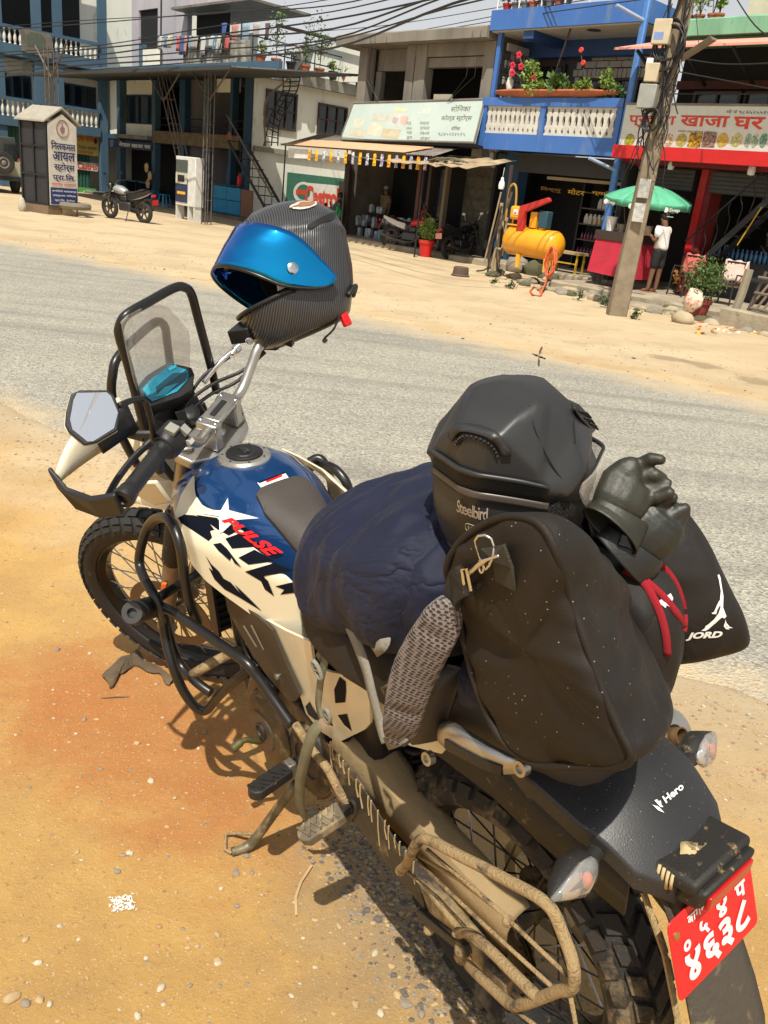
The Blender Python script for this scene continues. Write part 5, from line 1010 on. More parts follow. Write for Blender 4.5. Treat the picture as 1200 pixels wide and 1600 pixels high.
# ---- filling station building with open blue bays, canopy on lattice masts
P_ = T_('filling_station','two storey filling station building with blue pillars and whitewashed side wall','building',-28,18)
box('side_wall',m_offw,P_,-26.62,-26.5,18.05,26,0,4.62); box('side_ledge',W_('stained_ledge',(.28,.27,.2),.9),P_,-26.498,-26.40,18.1,26,2.30,2.46)
q = MB(FM); slabw(q,-40,-26.2,17.4,26,4.62,4.95,.5,.03,2); q.build('roof_slab',m_teal,P_,smooth=30)
box('roof_edge',W_('mouldy_edge',(.15,.15,.13),.9,col2=(.3,.3,.26),scale=2),P_,-26.2,-26.1,17.6,26,4.6,4.95)
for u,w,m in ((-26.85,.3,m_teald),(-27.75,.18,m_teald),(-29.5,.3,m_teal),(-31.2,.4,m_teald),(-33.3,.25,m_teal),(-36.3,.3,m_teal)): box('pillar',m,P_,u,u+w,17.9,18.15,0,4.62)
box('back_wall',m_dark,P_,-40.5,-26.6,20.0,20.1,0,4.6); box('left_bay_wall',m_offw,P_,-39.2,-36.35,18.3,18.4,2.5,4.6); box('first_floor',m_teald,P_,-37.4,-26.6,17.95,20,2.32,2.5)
box('cross_wall',m_lilac,P_,-31.0,-30.9,18.2,20,.0,4.6); box('upper_panel',m_offw,P_,-36.0,-33.35,18.2,18.3,4.05,4.6); box('upper_panel',m_offw,P_,-29.2,-27.7,18.25,18.3,4.15,4.6); box('lower_panel',m_offw,P_,-36.0,-33.35,18.16,18.22,2.46,2.95)
window(P_,-35.8,-33.4,18.2,2.95,4.05,3,1,m_teald)
for z in (2.95,3.2): part('balcony_rail',m_iron,P_,lambda q: q.rod((-33.0,17.95,z),(-26.9,17.95,z),.02,6))
fb = T_('fascia_sign','long weathered brown fascia sign with faded letters across the filling station','sign',-29.5,17.8,2.4); box('board',W_('brown_fascia',(.10,.075,.035),.8,col2=(.15,.12,.07),scale=4),fb,-33.0,-26.95,17.78,17.86,2.28,2.72)
sletter(fb,'नेपाल आयल निगम पेट्रोल पम्प',262,209,345,217,17.78,W_('faded_ochre',(.28,.2,.08),.7),.01); q = MB(FM); uu,zz = U(358,214,17.77); q.lathe((uu,17.775,zz),(0,-1,0),[(0,.17),(.01,.17)],18); q.build('emblem',W_('rust_emblem',(.28,.12,.06),.7),fb)
cs_ = T_('canteen_sign','dark blue canteen sign with white Devanagari letters over the open door','sign',-34.6,17.9,2); (ua,za),(ub,zb) = U(172,218,17.85),U(237,236,17.85); box('board',W_('navy_sign',(.03,.045,.08),.6),cs_,ua,ub,17.84,17.9,zb,za); sletter(cs_,'नेपाल खाजा घर',186,221,235,233,17.84,m_ltrw,.02)
box('canteen_shelf',m_conc,P_,-36.2,-33.3,17.7,18.1,2.36,2.5)
# canopy
cn = T_('forecourt_canopy','wide dark corrugated canopy on steel lattice masts over the forecourt','canopy',-28,15); (uL,zL),(uR,zR) = U(24,88,13.6),U(448,104,13.6)
corr('canopy_sheet',m_tind,cn,uL,-20.6,13.3,4.05,17.9,4.55,.25,.03); box('canopy_edge',m_tind,cn,uL,-20.6,13.25,13.29,3.98,4.08)
part('flashing',m_teal,cn,lambda q: q.box((-33,17.2,4.56),(-24.0,17.35,4.9)))
def mast(label,u,n,h,w,top_u=None,nn=6):
    T = T_('lattice_mast',label,'mast',u,n,0); tu = top_u if top_u is not None else u
    C_ = lambda t,a,b: V3((u+(tu-u)*t+a*w/2,n+b*w/2,h*t))
    for a,b in ((-1,-1),(1,-1),(1,1),(-1,1)): q = MB(FM); q.rod(C_(0,a,b),C_(1,a,b),.018,6); q.build('upright',m_steel,T)
    for i in range(nn):
        t0,t1 = i/nn,(i+1)/nn; q = MB(FM)
        for (a,b),(c,d) in (((-1,-1),(1,-1)),((1,1),(-1,1)),((-1,1),(-1,-1)),((1,-1),(1,1))): q.rod(C_(t0,a,b),C_(t0,c,d),.008,5)
        q.rod(C_(t0,-1,-1),C_(t1,1,-1),.007,4)
        q.build('bracing',m_steel,T)
    for s in (-1,1): q = MB(FM); q.rod((tu,n,h*.82),(tu+s*1.0,n,h+.05),.025,6); q.build('strut',m_steel,T)
(um_,_),g = U(327,350,14.2),FMI @ GR(322,351); mast('lattice mast standing beside the fuel pump',g.x,g.y,4.1,.2); g = FMI @ GR(80,331); mast('lattice mast behind the roadside kiosk',g.x-.4,g.y+.3,4.1,.25)
ga = FMI @ GR(213,340); mast('leaning lattice mast slanting past the canteen sign',ga.x,ga.y+2.0,4.1,.26,ga.x-2.1)
# pump
g = FMI @ GR(292,345,.0); fpm = T_('fuel_pump','tall white fuel pump with navy lower panel on a steel stand','fuel pump',g.x,g.y); (ua,zt) = U(275,243,g.y); (ub,zb) = U(293,332,g.y); uc = U(311,245,g.y)[0]; m_pw = W_('pump_white',(.66,.66,.62),.5,dust=.2,dustcol=(.4,.36,.28))
box('pump_cabinet',m_pw,fpm,ua,uc-.18,g.y,g.y+.3,.42,zt,bevel=.02); box('pump_front',W_('pump_navy',(.02,.025,.07),.4),fpm,ua+.04,ub-.02,g.y-.02,g.y-.002,.52,zb+.95); box('dial_window',W_('pump_glass',(.10,.11,.10),.2),fpm,ua+.05,ub-.03,g.y-.02,g.y-.002,zt-.45,zt-.1)
dl = box('counter_panel',W_('cream_panel',(.55,.55,.40),.5),fpm,ua+.05,ub-.03,g.y-.028,g.y-.002,zt-.78,zt-.48); box('counter_digits',m_iron,dl,ua+.17,ub-.17,g.y-.034,g.y-.029,zt-.72,zt-.53); box('pump_stripe',m_ltrn,fpm,ua+.04,ub-.02,g.y-.024,g.y-.003,zt-.95,zt-.88); box('pump_sticker',m_ltry,fpm,ua+.14,ub-.12,g.y-.026,g.y-.021,zt-1.08,zt-1.0)
for u in (ua+.03,ub,uc-.25): box('leg',m_pw,fpm,u,u+.04,g.y,g.y+.28,0,.42)
for i,(px,n,h,lab) in enumerate(((250,16.9,.38,'single blue plastic stool in front of the seated person'),(232,17.6,.38,'blue plastic stool left of the seated person in the canteen'))):
    u = U(px+7,330,n)[0]; T = T_('plastic_stool',lab,'stool',u,n,.0); q = MB(FM); q.loft([[V3((u+a*.15*k,n+b*.15*k,.1+z)) for a,b in ((-1,-1),(1,-1),(1,1),(-1,1))] for z,k in ((h-.03,1.0),(h,.95))]); q.build('seat',m_cyan,T,bevel=.01)
    for a,b in ((-1,-1),(1,-1),(1,1),(-1,1)): q = MB(FM); q.bar((u+a*.18,n+b*.18,.0),(u+a*.13,n+b*.13,.1+h-.03),.05,.02); q.build('leg',m_cyan,T)
for i in range(2):
    u = U(206+22*i,320,17.9)[0]; T = T_('plastic_table',('blue plastic table in the canteen behind the black motorcycle','second blue table further right in the canteen')[i],'table',u,18,.1); box('table_top',W_('table_blue',(.03,.14,.24),.6),T,u-.5,u+.5,17.8,18.4,.72,.76)
    for a in (-.45,.4): box('leg',m_iron,T,u+a,u+a+.05,17.85,18.35,.1,.72)
# blue counter bay with extinguisher
kc = T_('blue_counter','bright blue panelled counter in the open bay of the filling station','counter',-28.5,17.9); (ua,z1),(ub,z0) = U(333,305,17.8),U(374,348,17.8)
for i in range(2):
    for j in range(2): box('counter_panel',m_cyan,kc,ua+(ub-ua)*i/2+.01,ua+(ub-ua)*(i+1)/2-.01,17.8,17.9,.12+.46*j,.56+.46*j)
box('counter_top',m_teald,kc,ua-.05,ub+.05,17.7,18.2,1.06,1.1); box('hatch',m_cyan,kc,ua+.1,ua+.45,18.3,18.34,1.12,1.6); box('hatch',m_cyan,kc,ua+.95,ub-.1,18.3,18.34,1.12,1.55)
box('wooden_panel',W_('plywood',(.25,.13,.08),.8),kc,ub+.03,ub+.75,17.8,17.83,.1,1.0)
fe = T_('fire_extinguisher','red fire extinguisher hung on the pillar right of the blue counter','extinguisher',-27,17.8,1.4); u,z = U(374,280,17.75); q = MB(FM); q.lathe((u,17.75,z-.22),(0,0,1),[(0,.06),(.02,.08),(.3,.08),(.36,.04),(.40,.03)],14); q.build('cylinder',m_red,fe,smooth=50); q = MB(FM); q.box((u-.03,17.72,z+.18),(u+.03,17.78,z+.24)); q.build('valve',m_iron,fe)
# outside stairs with iron rails
os_ = T_('outside_stair','steep black iron stair and spiral climbing the whitewashed side wall','staircase',-26,18)
(a0,z0),(a1,z1) = U(373,205,17.6),U(432,330,17.4)
for i in range(10): t = i/9; u = a0+(a1-a0)*t; z = 2.4*(1-t)+.1; box('tread',m_iron,os_,u,u+.26,17.2,17.9,z,z+.03)
for n in (17.18,17.92): part('stringer',m_iron,os_,lambda q: q.bar((a0,n,2.5),(a1+.2,n,.1),.03,.10))
for n in (17.18,): part('handrail',m_tin,os_,lambda q: q.rod((a0-.1,n,3.3),(a1-.05,n,1.0),.03,8))
for i in range(8): t = i/7; part('baluster',m_iron,os_,lambda q: q.rod((a0+(a1-a0)*t,17.18,2.4*(1-t)+.1),(a0+(a1-a0)*t,17.18,3.3-2.2*t),.012,5))
lad = [U(x,y,17.9) for x,y in ((405,205),(412,178),(432,142),(462,95))]
lp1 = [(415,228),(413,175),(420,150),(445,128),(468,105),(472,88),(465,72),(445,70)]; lp2 = [(432,228),(436,190),(462,140),(468,110)]
sp_ = lambda pts,n: [V3((U(x,y,n)[0],n,U(x,y,n)[1])) for x,y in pts]
part('spiral_rail',m_tin,os_,lambda q: q.tube(smoothpath(sp_(lp1,17.7),5),.035,8))
for k in range(14): a,b = smoothpath(sp_([(440,112),(442,142),(424,180),(412,228)],17.8),5),smoothpath(sp_([(470,112),(464,142),(438,190),(434,228)],17.8),5); i = min(15,k+1); part('rung',m_iron,os_,lambda q: q.bar(a[i],b[i],.03,.03))
for pts in ([(440,108),(442,142),(424,180),(412,228)],[(470,108),(464,142),(438,190),(434,228)],[(452,108),(452,142),(430,184),(424,228)]): part('spiral_stringer',m_iron,os_,lambda q: q.tube(smoothpath(sp_(pts,17.85),5),.022,6))
# windows in the side wall (plane u = -26.5)
def side_window(pxs,nx,ny):
    (n0,z0),(n1,z1) = N(*pxs[0],-26.48),N(*pxs[1],-26.48); f = MB(FM); t = .07; f.box((-26.50,n0,z1),(-26.42,n0+t,z0)); f.box((-26.50,n1-t,z1),(-26.42,n1,z0)); f.box((-26.50,n0+t,z0-t),(-26.42,n1-t,z0)); f.box((-26.50,n0+t,z1),(-26.42,n1-t,z1+t))
    for i in range(1,nx): a = n0+(n1-n0)*i/nx; f.box((-26.49,a-.03,z1+t),(-26.43,a+.03,z0-t))
    for j in range(1,ny): a = z1+(z0-z1)*j/ny; f.box((-26.488,n0+t,a-.025),(-26.44,n1-t,a+.025))
    w = f.build('window',m_wood,P_); 
    for i in range(nx): q = MB(FM); q.box((-26.498,n0+(n1-n0)*i/nx+.03,z1+.03),(-26.492,n0+(n1-n0)*(i+1)/nx-.03,z0-.03)); q.build('pane',m_glassd,w)
side_window(((416,138),(461,206)),3,2); side_window(((498,160),(539,216)),3,2)
cw = T_('painted_advert','green wall advert with red Castrol lettering on a white oval band','sign',-26.4,20,1.2)
(n0,z0),(n1,z1) = N(450,269,-26.46),N(534,330,-26.46)
def sideq(T,name,m,pts,off):
    q = MB(FM); q.add([(-26.46+off,*N(x,y,-26.46)) for x,y in pts],[tuple(range(len(pts)))]); return q.build(name,m,T,smooth=-1)
q = MB(FM); q.box((-26.497,n0,.3),(-26.465,n1,z0)); q.build('board',W_('advert_green',(.04,.16,.10),.7,dust=.3,dustcol=(.12,.18,.12)),cw)
sideq(cw,'white_band',m_cast,[(474,285),(530,290),(529,326),(474,316)],.004); sideq(cw,'white_oval',m_cast,[(458+17*(1+cos(t))*.9,301+17*sin(t)) for t in arc(0,2*PI*23/24,24)],.008); sideq(cw,'green_oval',bpy.data.materials['advert_green'],[(463+12*(1+cos(t))*.9,300+12*sin(t)) for t in arc(0,2*PI*23/24,24)],.012); sideq(cw,'red_bar',m_ltrr,[(462,296),(476,297),(476,304),(462,304)],.016)
q = MB(FM)
def cst(s,t): x = 476+53*s; y = (322+4*s)-(33-1*s)*t; return (-26.44,*N(x,y,-26.46))
letter(q,'Castrol',None,None,None,bold=.035,fn=cst,sp=.9); q.build('lettering',m_ltrr,cw,smooth=-1)
part('plank',m_wood,cw,lambda q: q.box((-26.40,N(531,276,-26.4)[0],.1),(-26.30,N(536,276,-26.4)[0],z0-.1)))
# roof terrace: mouldy parapet, laundry, plants, white rooms behind, railing with pots on the side
box('parapet',W_('mouldy_parapet',(.38,.36,.30),.9,col2=(.07,.07,.06),scale=2.2,contrast=(.40,.62),bump=.4),P_,-30.2,-26.2,17.45,17.6,4.95,5.6); box('parapet',m_offw,P_,-33.2,-31.9,17.45,17.6,4.95,5.5); box('parapet_post',m_teal,P_,-33.5,-33.25,17.45,17.65,4.95,5.7)
rm = T_('rooftop_room','pale lilac rooftop room with dark window openings above the canopy','building',-33,19.5,4.95)
for u0,u1,z0,z1 in ((-37.1,-36.5,4.95,8.6),(-34.9,-32.6,4.95,8.6),(-36.5,-34.9,4.95,5.6),(-36.5,-34.9,7.3,8.6)): box('wall',m_lilac,rm,u0,u1,19.0,19.2,z0,z1)
box('opening_shade',m_dark,rm,-36.5,-34.9,19.1,19.15,5.6,7.3); box('wall',m_offw,rm,-31.9,-29.0,19.6,19.8,4.95,6.3); box('doorway_shade',m_dark,rm,-32.6,-30.4,19.4,19.5,4.95,7.0); box('tin_roof',m_tin,rm,-32.8,-27.5,18.4,21,7.0,7.08); box('room_slab',m_lilac,rm,-32.4,-29.9,18.9,19.3,7.09,7.4)  # near-black sheets paint in the shade of window opening and door
wt = T_('grey_shed','low grey walled shed with sloping tin edge on the station roof','building',-27.5,21,4.95); box('wall',m_offw,wt,-29,-24.5,21.5,21.6,4.95,6.2); part('roof_edge',m_wood,wt,lambda q: q.bar((-30,21.3,6.9),(-23.2,21.3,5.7),.08,.12))
lc = [(.55,.55,.52),(.10,.25,.42),(.55,.5,.38),(.02,.02,.03),(.55,.12,.10),(.06,.12,.32),(.5,.25,.2),(.25,.36,.42),(.4,.38,.35),(.12,.06,.06),(.6,.58,.55),(.16,.2,.22)]
rg = Rnd(31); lm_ = [W_('laundry',c,.85,bump=.4,bs=10) for c in lc]
for i in range(22):
    px = 252+6.5*i+rg.uniform(-1.5,1.5) if i < 17 else 350+17*(i-17); row = 0 if i < 17 else 1
    if i in (3,9): continue
    u,z = (U(px,56,17.35) if not row else U(px,36,18.6)); n = 17.35 if not row else 18.6; w = rg.uniform(.10,.24); h = rg.uniform(.35,.6); vs = []
    for a in range(5):
        for b in range(5): vs.append(V3((u-w+2*w*a/4,n+.03*sin(a*2+b),z-h*b/4)))
    q = MB(FM); q.add(vs,[(a*5+b,a*5+b+1,(a+1)*5+b+1,(a+1)*5+b) for a in range(4) for b in range(4)]); o = q.build('laundry_item',lm_[i % 12],None,smooth=180,solid=.012)
    cn_ = ('white','blue','cream','black','red','dark blue','salmon','pale blue','grey','maroon','bright white','slate')[i % 12]
    tag(o,f'{cn_} garment hung to dry on the {"upper line behind" if row else "parapet of"} the filling station roof','laundry','laundry drying on the roof')
ln = T_('roof_line','wire clothes line with thin posts on the filling station roof','clothes line',-30,17.35,4.95); part('wire',m_iron,ln,lambda q: q.tube([(-33.4,17.35,U(252,56,17.35)[1]),(-26.3,17.35,U(365,56,17.35)[1])],.01,4)); part('pole',m_iron,ln,lambda q: q.rod((-31.9,17.5,4.95),(-31.9,17.5,8),.03,6)); part('pole',m_iron,ln,lambda q: q.rod((-26.6,17.5,4.95),(-26.6,17.5,6.2),.02,6))
rr_ = T_('roof_railing','dark pipe railing along the side edge of the filling station roof','railing',-26.2,20,4.95)
for i in range(6): part('rail_upright',m_iron,rr_,lambda q: q.rod((-26.2,17.7+1.3*i,4.95),(-26.2,17.7+1.3*i,5.75),.02,6))
for z in (5.35,5.75): part('rail_bar',m_iron,rr_,lambda q: q.rod((-26.2,17.7,z),(-26.2,26,z),.02,6))
for i in range(11):
    n = 17.9+.62*i; tall = i in (1,3,4); plant('roof_plant',('leafy plant in a red planter nearest the corner of the station roof','tall wispy shrub second from the roof corner','low plant in a dark planter on the station roof','tallest feathery shrub on the station roof','tall feathery shrub right of the tallest one','low yellow green plant in a red planter','yellow green lettuce-like plant in a terracotta planter','small plant in a blue pot on the station roof','thin stemmed plant near the far end of the roof railing','sparse tall plant beside the concrete building','last small pot plant on the station roof')[i],-26.0,n,4.95,.75 if tall else .2,.32 if tall else .2,m_leafy if i in (5,6,0) else m_leaf,True,.17,.26,(m_terra,W_('blue_pot',(.03,.08,.3),.5) if i == 7 else m_terra,m_iron)[i % 3 if i != 7 else 1],nl=260 if tall else 110,size=.09 if tall else .10,seed=i+60,stem=.15 if tall else .02)

# ---- far left blue building with balconies (facade on the plane u = -37.6, seen at an angle)
UB = -37.6
A_ = T_('blue_balcony_house','long faded blue building with two rows of white balustrades at far left','building',UB,12)
def nz_(px,py,u=UB): return N(px,py,u)
def sbox(name,m,T,u0,u1,n0,n1,z0,z1,**k): return box(name,m,T,u0,u1,n0,n1,z0,z1,**k)
zs = {k: nz_(px,py)[1] for k,(px,py) in dict(lb=(60,178),lr=(60,160),ub=(60,78),ur=(60,48)).items()}
zl0,zl1 = nz_(80,190)[1],nz_(80,165)[1]; zu0,zu1 = nz_(80,80)[1],nz_(80,56)[1]
sbox('wall',m_offw,A_,UB-1.62,UB-1.5,4,24,0,zu1+3.2); sbox('lower_slab',m_teal,A_,UB-1.5,UB+.02,4,17.8,zl0-.35,zl0); sbox('upper_slab',m_teal,A_,UB-1.5,UB+.02,4,17.8,zu0-.40,zu0)
for z in (zl1,zu1): sbox('rail',m_teal,A_,UB-.12,UB+.04,4,17.8,z-.02,z+.10)
for z0,z1 in ((zl0,zl1),(zu0,zu1)):
    q = MB(FM); q.lathe((UB-.04,4.3,z0),(0,0,1),[(a*(z1-z0-.02)/.46,r*1.9) for a,r in BALP],8); first = q.build('baluster',m_bal,A_)
    for i in range(1,66): o = first.copy(); COL.objects.link(o); o.location = F(0,.205*i,0)-F(0,0,0)
for px in (0,60,92,160): n = nz_(px+2,150,UB-.05)[0]; sbox('pillar',m_teal,A_,UB-.28,UB-.05,n-.15,n+.18,0,zu1+2.6)
for (pa,pb,pt,pbm) in ((2,50,112,158),(96,150,128,172)):
    (na,za),(nb,zb) = nz_(pa,pt,UB-1.45),nz_(pb,pbm,UB-1.45); w = sbox('window',m_teald,A_,UB-1.498,UB-1.44,na,nb,zb+.0,za); 
    for k in range(3): sbox('pane',m_glassd,w,UB-1.438,UB-1.432,na+.06+(nb-na)*k/3,na+(nb-na)*(k+1)/3-.04,zb+.08,za-.08)
sbox('upper_room_shade',m_dark,A_,UB-1.44,UB-1.40,6,17.6,zu0,zu1+2.2); sbox('roof_beam',m_lilac,A_,UB-1.0,UB-.0,11,17.8,zu1+2.7,zu1+3.1)  # near-black sheet paints in the shade behind the upper balcony
sbox('green_wall',m_green,A_,UB-.6,UB-.5,4,17.5,0,zl0-.36)
q = MB(FM)
for i in range(90): q.box((UB-.498,4+.15*i,.02),(UB-.46,4.07+.15*i,zl0-.4))
q.build('corrugation',m_green,A_,kind='stuff')
def upost(T,name,m,pts,u,off=0):
    q = MB(FM); q.add([(u+off,*N(x,y,u)) for x,y in pts],[tuple(range(len(pts)))]); return q.build(name,m,T,smooth=-1)
UG = UB-.42
rc = T_('hanging_mat','brown patterned mat hung over the upper balustrade of the far left building','mat',UB,10,5); q = MB(FM); q.prism([(UB+.08,*N(x,y,UB)) for x,y in ((31,44),(78,54),(80,92),(33,80))],(-.02,0,0)); q.build('mat',W_('brown_mat',(.20,.165,.12),.9,col2=(.10,.10,.08),scale=1.2),rc)
upost(rc,'mat_pattern',W_('mat_green',(.09,.11,.08),.9),[(40,56),(47,50),(64,54),(70,62),(70,76),(42,72)],UB,.085)
sA = T_('castrol_banner','white banner with red Castrol letters on the green corrugated wall','sign',UG,8,1.5)
def ubox(T,name,m,pts,u,t=.03): q = MB(FM); q.prism([(u,*N(x,y,u)) for x,y in pts],(t,0,0)); return q.build(name,m,T,smooth=-1)
ubox(sA,'board',m_cast,[(4,232),(36,236),(37,258),(8,256)],UG)
def ulet(T,body,quad,u,m,bold=.03,shear=0,off=.04):
    q = MB(FM); a,b,c,d = [V3((x,y,0)) for x,y in quad]
    def fn(s,t): p = a*(1-s)*(1-t)+b*s*(1-t)+c*s*t+d*(1-s)*t; return (u+off,*N(p.x,p.y,u))
    letter(q,body,None,None,None,bold=bold,shear=shear,fn=fn); q.build('lettering',m,T,smooth=-1)
ulet(sA,'Castrol',[(13,250),(52,254),(52,238),(13,234)],UG,m_ltrr)
sB = T_('castrol_board','small white Castrol board on the green wall right of the kiosk','sign',UG,13,1.4); ubox(sB,'board',m_cast,[(119,252),(154,256),(152,268),(119,264)],UG); ulet(sB,'Castrol',[(120,263),(151,266),(152,257),(121,253)],UG,m_ltrr)
sC = T_('yellow_poster','yellow poster with red and navy Devanagari print on the green wall','poster',UG,13,2); ubox(sC,'sheet',W_('poster_yellow',(.68,.50,.08),.6,col2=(.62,.50,.18),scale=1.2),[(119,206),(157,211),(157,245),(119,240)],UG); ulet(sC,'स्टोर्स प्रा.लि.',[(120,221),(146,224),(146,213),(120,210)],UG,m_ltrr); ulet(sC,'नेपाल आयल',[(122,233),(150,236),(150,228),(122,225)],UG,m_ltrn,0); ulet(sC,'सम्पर्क',[(122,241),(145,243),(145,237),(122,235)],UG,m_ltrr,0)
upost(sC,'logo',m_redd,[(145.5+3*cos(t)+3,220+5*sin(t)) for t in arc(0,2*PI*11/12,12)],UG,.045)
sD = T_('wall_mural','green and blue painted panel low on the wall beside the kiosk','mural',UG,13.5,.6); ubox(sD,'panel',W_('mural_paint',(.10,.30,.08),.6,col2=(.03,.16,.26),scale=2.4,contrast=(.47,.53)),[(123,292),(150,295),(150,326),(123,320)],UG)
for r_ in (5,8,11):
    q = MB(FM); q.tube([(UG+.05,*N(137+r_*cos(t),308+r_*sin(t),UG)) for t in arc(.6,5.6,18)],.05,6,flat=.3); q.build('swirl',m_mint,sD)
# roadside kiosk with tall sign
g0 = GR(38,329); g1 = GR(77,335); g2 = GR(122,337)
kx = (g1-g0); ks = T_('roadside_kiosk','narrow black panelled kiosk with tin gable roof at the roadside','kiosk',0,0); ks.location = g0
ROOT[ks.name] = Matrix.Translation(g0).inverted()
kd = (g2-g1).normalized(); kw = min(1.25,(g2-g1).length); e1 = (g0-g1); e2 = kd*kw; hK = 2.25
kx_ = U(77,335,1)[0]; g2 = g1+e2
Z = lambda p,z: V3((p.x,p.y,z))
g3 = g0+e2
m_kb = W_('kiosk_black',(.022,.022,.024),.5,dust=.2,dustcol=(.08,.07,.06)); m_kt = W_('kiosk_tin',(.34,.31,.25),.6,dust=.2)
q = MB(); q.prism([Z(g1,.22)-e1*0,Z(g0,.22),Z(g3,.22),Z(g2,.22)],(0,0,hK-.22)); q.build('body',m_kb,ks)
fo = (e1.normalized().cross(V3((0,0,1)))); fo = fo if fo.dot(CO-g1) > 0 else -fo
q = MB()
for t in (0,.5,1): q.bar(Z(g1+e1*t,.25)+fo*.02,Z(g1+e1*t,hK)+fo*.02,.05,.04,fo)
for z in (.25,.95,1.65,hK-.03): q.bar(Z(g1,z)+fo*.025,Z(g0,z)+fo*.025,.04,.03,fo)
q.build('frame_bars',m_iron,ks)
q = MB(); q.prism([Z(g1,0)+fo*.03,Z(g0,0)+fo*.03,Z(g3,0),Z(g2,0)],(0,0,.22)); q.build('plank_base',W_('brown_plank',(.18,.12,.07),.9),ks)
so_ = kd.cross(V3((0,0,1))); so_ = so_ if so_.dot(CO-g1) > 0 else -so_
mid = (g1+g2)/2; ridge_h = hK+.33
q = MB(); ov = .12; pF = [Z(g1-e2*ov,hK-.03)-e1*.06,Z(mid,ridge_h)-e1*.06,Z(g2+e2*ov,hK-.03)-e1*.06]; pB = [p+e1*1.16 for p in pF]
q.loft([[pF[0],pF[1],pF[2],pF[2]+V3((0,0,.04)),pF[1]+V3((0,0,.05)),pF[0]+V3((0,0,.04))],[pB[0],pB[1],pB[2],pB[2]+V3((0,0,.04)),pB[1]+V3((0,0,.05)),pB[0]+V3((0,0,.04))]]); q.build('gable_roof',m_kt,ks)
so2 = -e1.normalized()
def kq(s,z,off=.03): return Z(g1+e2*s,z)+so2*off
q = MB(); q.prism([kq(.02,.24,.012),kq(.98,.24,.012),kq(.98,hK-.05,.012),kq(.5,ridge_h-.12,.012),kq(.02,hK-.05,.012)],so2*.02); sf = q.build('sign_face',W_('kiosk_sign_white',(.60,.56,.50),.5),ks)
q = MB(); q.add([kq(.04,.26,.036),kq(.96,.26,.036),kq(.96,.68,.036),kq(.04,.68,.036)],[(0,1,2,3)]); q.build('blue_panel',W_('sign_navy',(.02,.04,.16),.5),ks,smooth=-1)
q = MB(); q.tube([kq(.5+.2*cos(t),2.12+.20*sin(t),.04) for t in arc(0,2*PI*19/20,20)],.012,5,closed=True); q.add([kq(.5+.10*a,2.12+.13*b,.04) for a,b in ((0,-1),(.7,-.5),(.8,.1),(.3,.4),(.1,1),(-.3,.4),(-.8,.0),(-.6,-.6))],[tuple(range(8))]); q.build('flame_logo',W_('logo_brown',(.28,.16,.13),.6),ks,smooth=-1)
for body,z0,z1,s0,s1,m,b in (('निलकमल',1.60,1.82,.10,.92,m_ltrn,.02),('आयल',1.34,1.56,.14,.90,m_ltrn,.02),('स्टोर्स',1.07,1.30,.18,.88,m_ltrn,.02),('प्रा.लि.',.82,1.03,.12,.90,m_ltrn,.02),('सम्पर्क कार्यालय',.71,.79,.08,.92,m_ltrr,.01),('सानोठिमी सडकखण्ड',.56,.63,.08,.92,m_ltrw,.01),('चक्रपथ नजिक',.45,.52,.10,.90,m_ltrw,.01),('प्रा.लि. हेटौडा',.33,.40,.16,.86,m_ltrw,.01)):
    q = MB(); o_ = kq(s0,z0,.045); letter(q,body.replace('नि','िन').replace('लि','िल') if 0 else body,o_,e2*(s1-s0),V3((0,0,z1-z0)),bold=b); q.build('lettering',m,ks,smooth=-1)
# tyre on blocks, cloth sack, jeep
g = GR(116,337); ty = T_('old_tyre','old grey tyre lying flat on a stone block beside the kiosk','tyre',0,0); ty.location = g; ROOT[ty.name] = Matrix.Translation(g).inverted(); q = MB(); q.lathe(Z(g,.16),(0,0,1),[(0,.30),(.02,.42),(.09,.45),(.16,.42),(.18,.30),(.16,.24),(.02,.24)],30,True); q.build('tread',W_('grey_dusty_tyre',(.20,.17,.13),.95,bump=.5),ty)
q = MB(); q.obox(Z(g,.08)+V3((-.2,0,0)),(.22,.1,0),(-.08,.2,0),(0,0,.08)); o = q.build('stone_block',mr[2]); tag(o,'tan stone block under the flat old tyre','stone block')
g = GR(35,330); q = MB(); q.ball(Z(g,.16),(.11,.10,.2),14,10,lambda p: V3((p.x*(1-.5*max(0,p.z)/.26),p.y*(1-.5*max(0,p.z)/.26),p.z))*(1+.15*noise.noise(p*9))); o = q.build('cloth_sack',W_('white_sack',(.42,.38,.3),.9),None,smooth=180); tag(o,'small white cloth sack at the left foot of the kiosk','sack')
g = GR(4,303); J_ = T_('jeep','tan jeep with a spare wheel on its tailgate cut off by the left edge','jeep',0,0); J_.location = g; ROOT[J_.name] = Matrix.Translation(g).inverted(); hd = rad(133); f_ = V3((cos(hd),sin(hd),0)); l_ = V3((-sin(hd),cos(hd),0))
JP = lambda x,y,z: g+f_*x+l_*y+V3((0,0,z))
q = MB(); q.loft([[JP(x,-.85,.45),JP(x,-.85,.95),JP(x,-.8,1.1),JP(x,.8,1.1),JP(x,.85,.95),JP(x,.85,.45)] for x in (.5,3.9)]); q.build('body',W_('jeep_tan',(.40,.38,.28),.5),J_,bevel=.05)
q = MB(); q.loft([[JP(x,-w,1.1),JP(x,-w*.92,1.85),JP(x,w*.92,1.85),JP(x,w,1.1)] for x,w in ((.55,.78),(2.6,.78))]); q.build('hard_top',W_('jeep_dark',(.05,.06,.05),.5),J_,bevel=.05)
for x,y in ((1.1,-.8),(1.1,.8),(3.3,-.8),(3.3,.8)):
    q = MB(); q.lathe(JP(x,y-.1,.36),l_,[(0,.2),(.02,.34),(.18,.34),(.2,.2)],24); q.build('wheel',m_rubber2,J_)
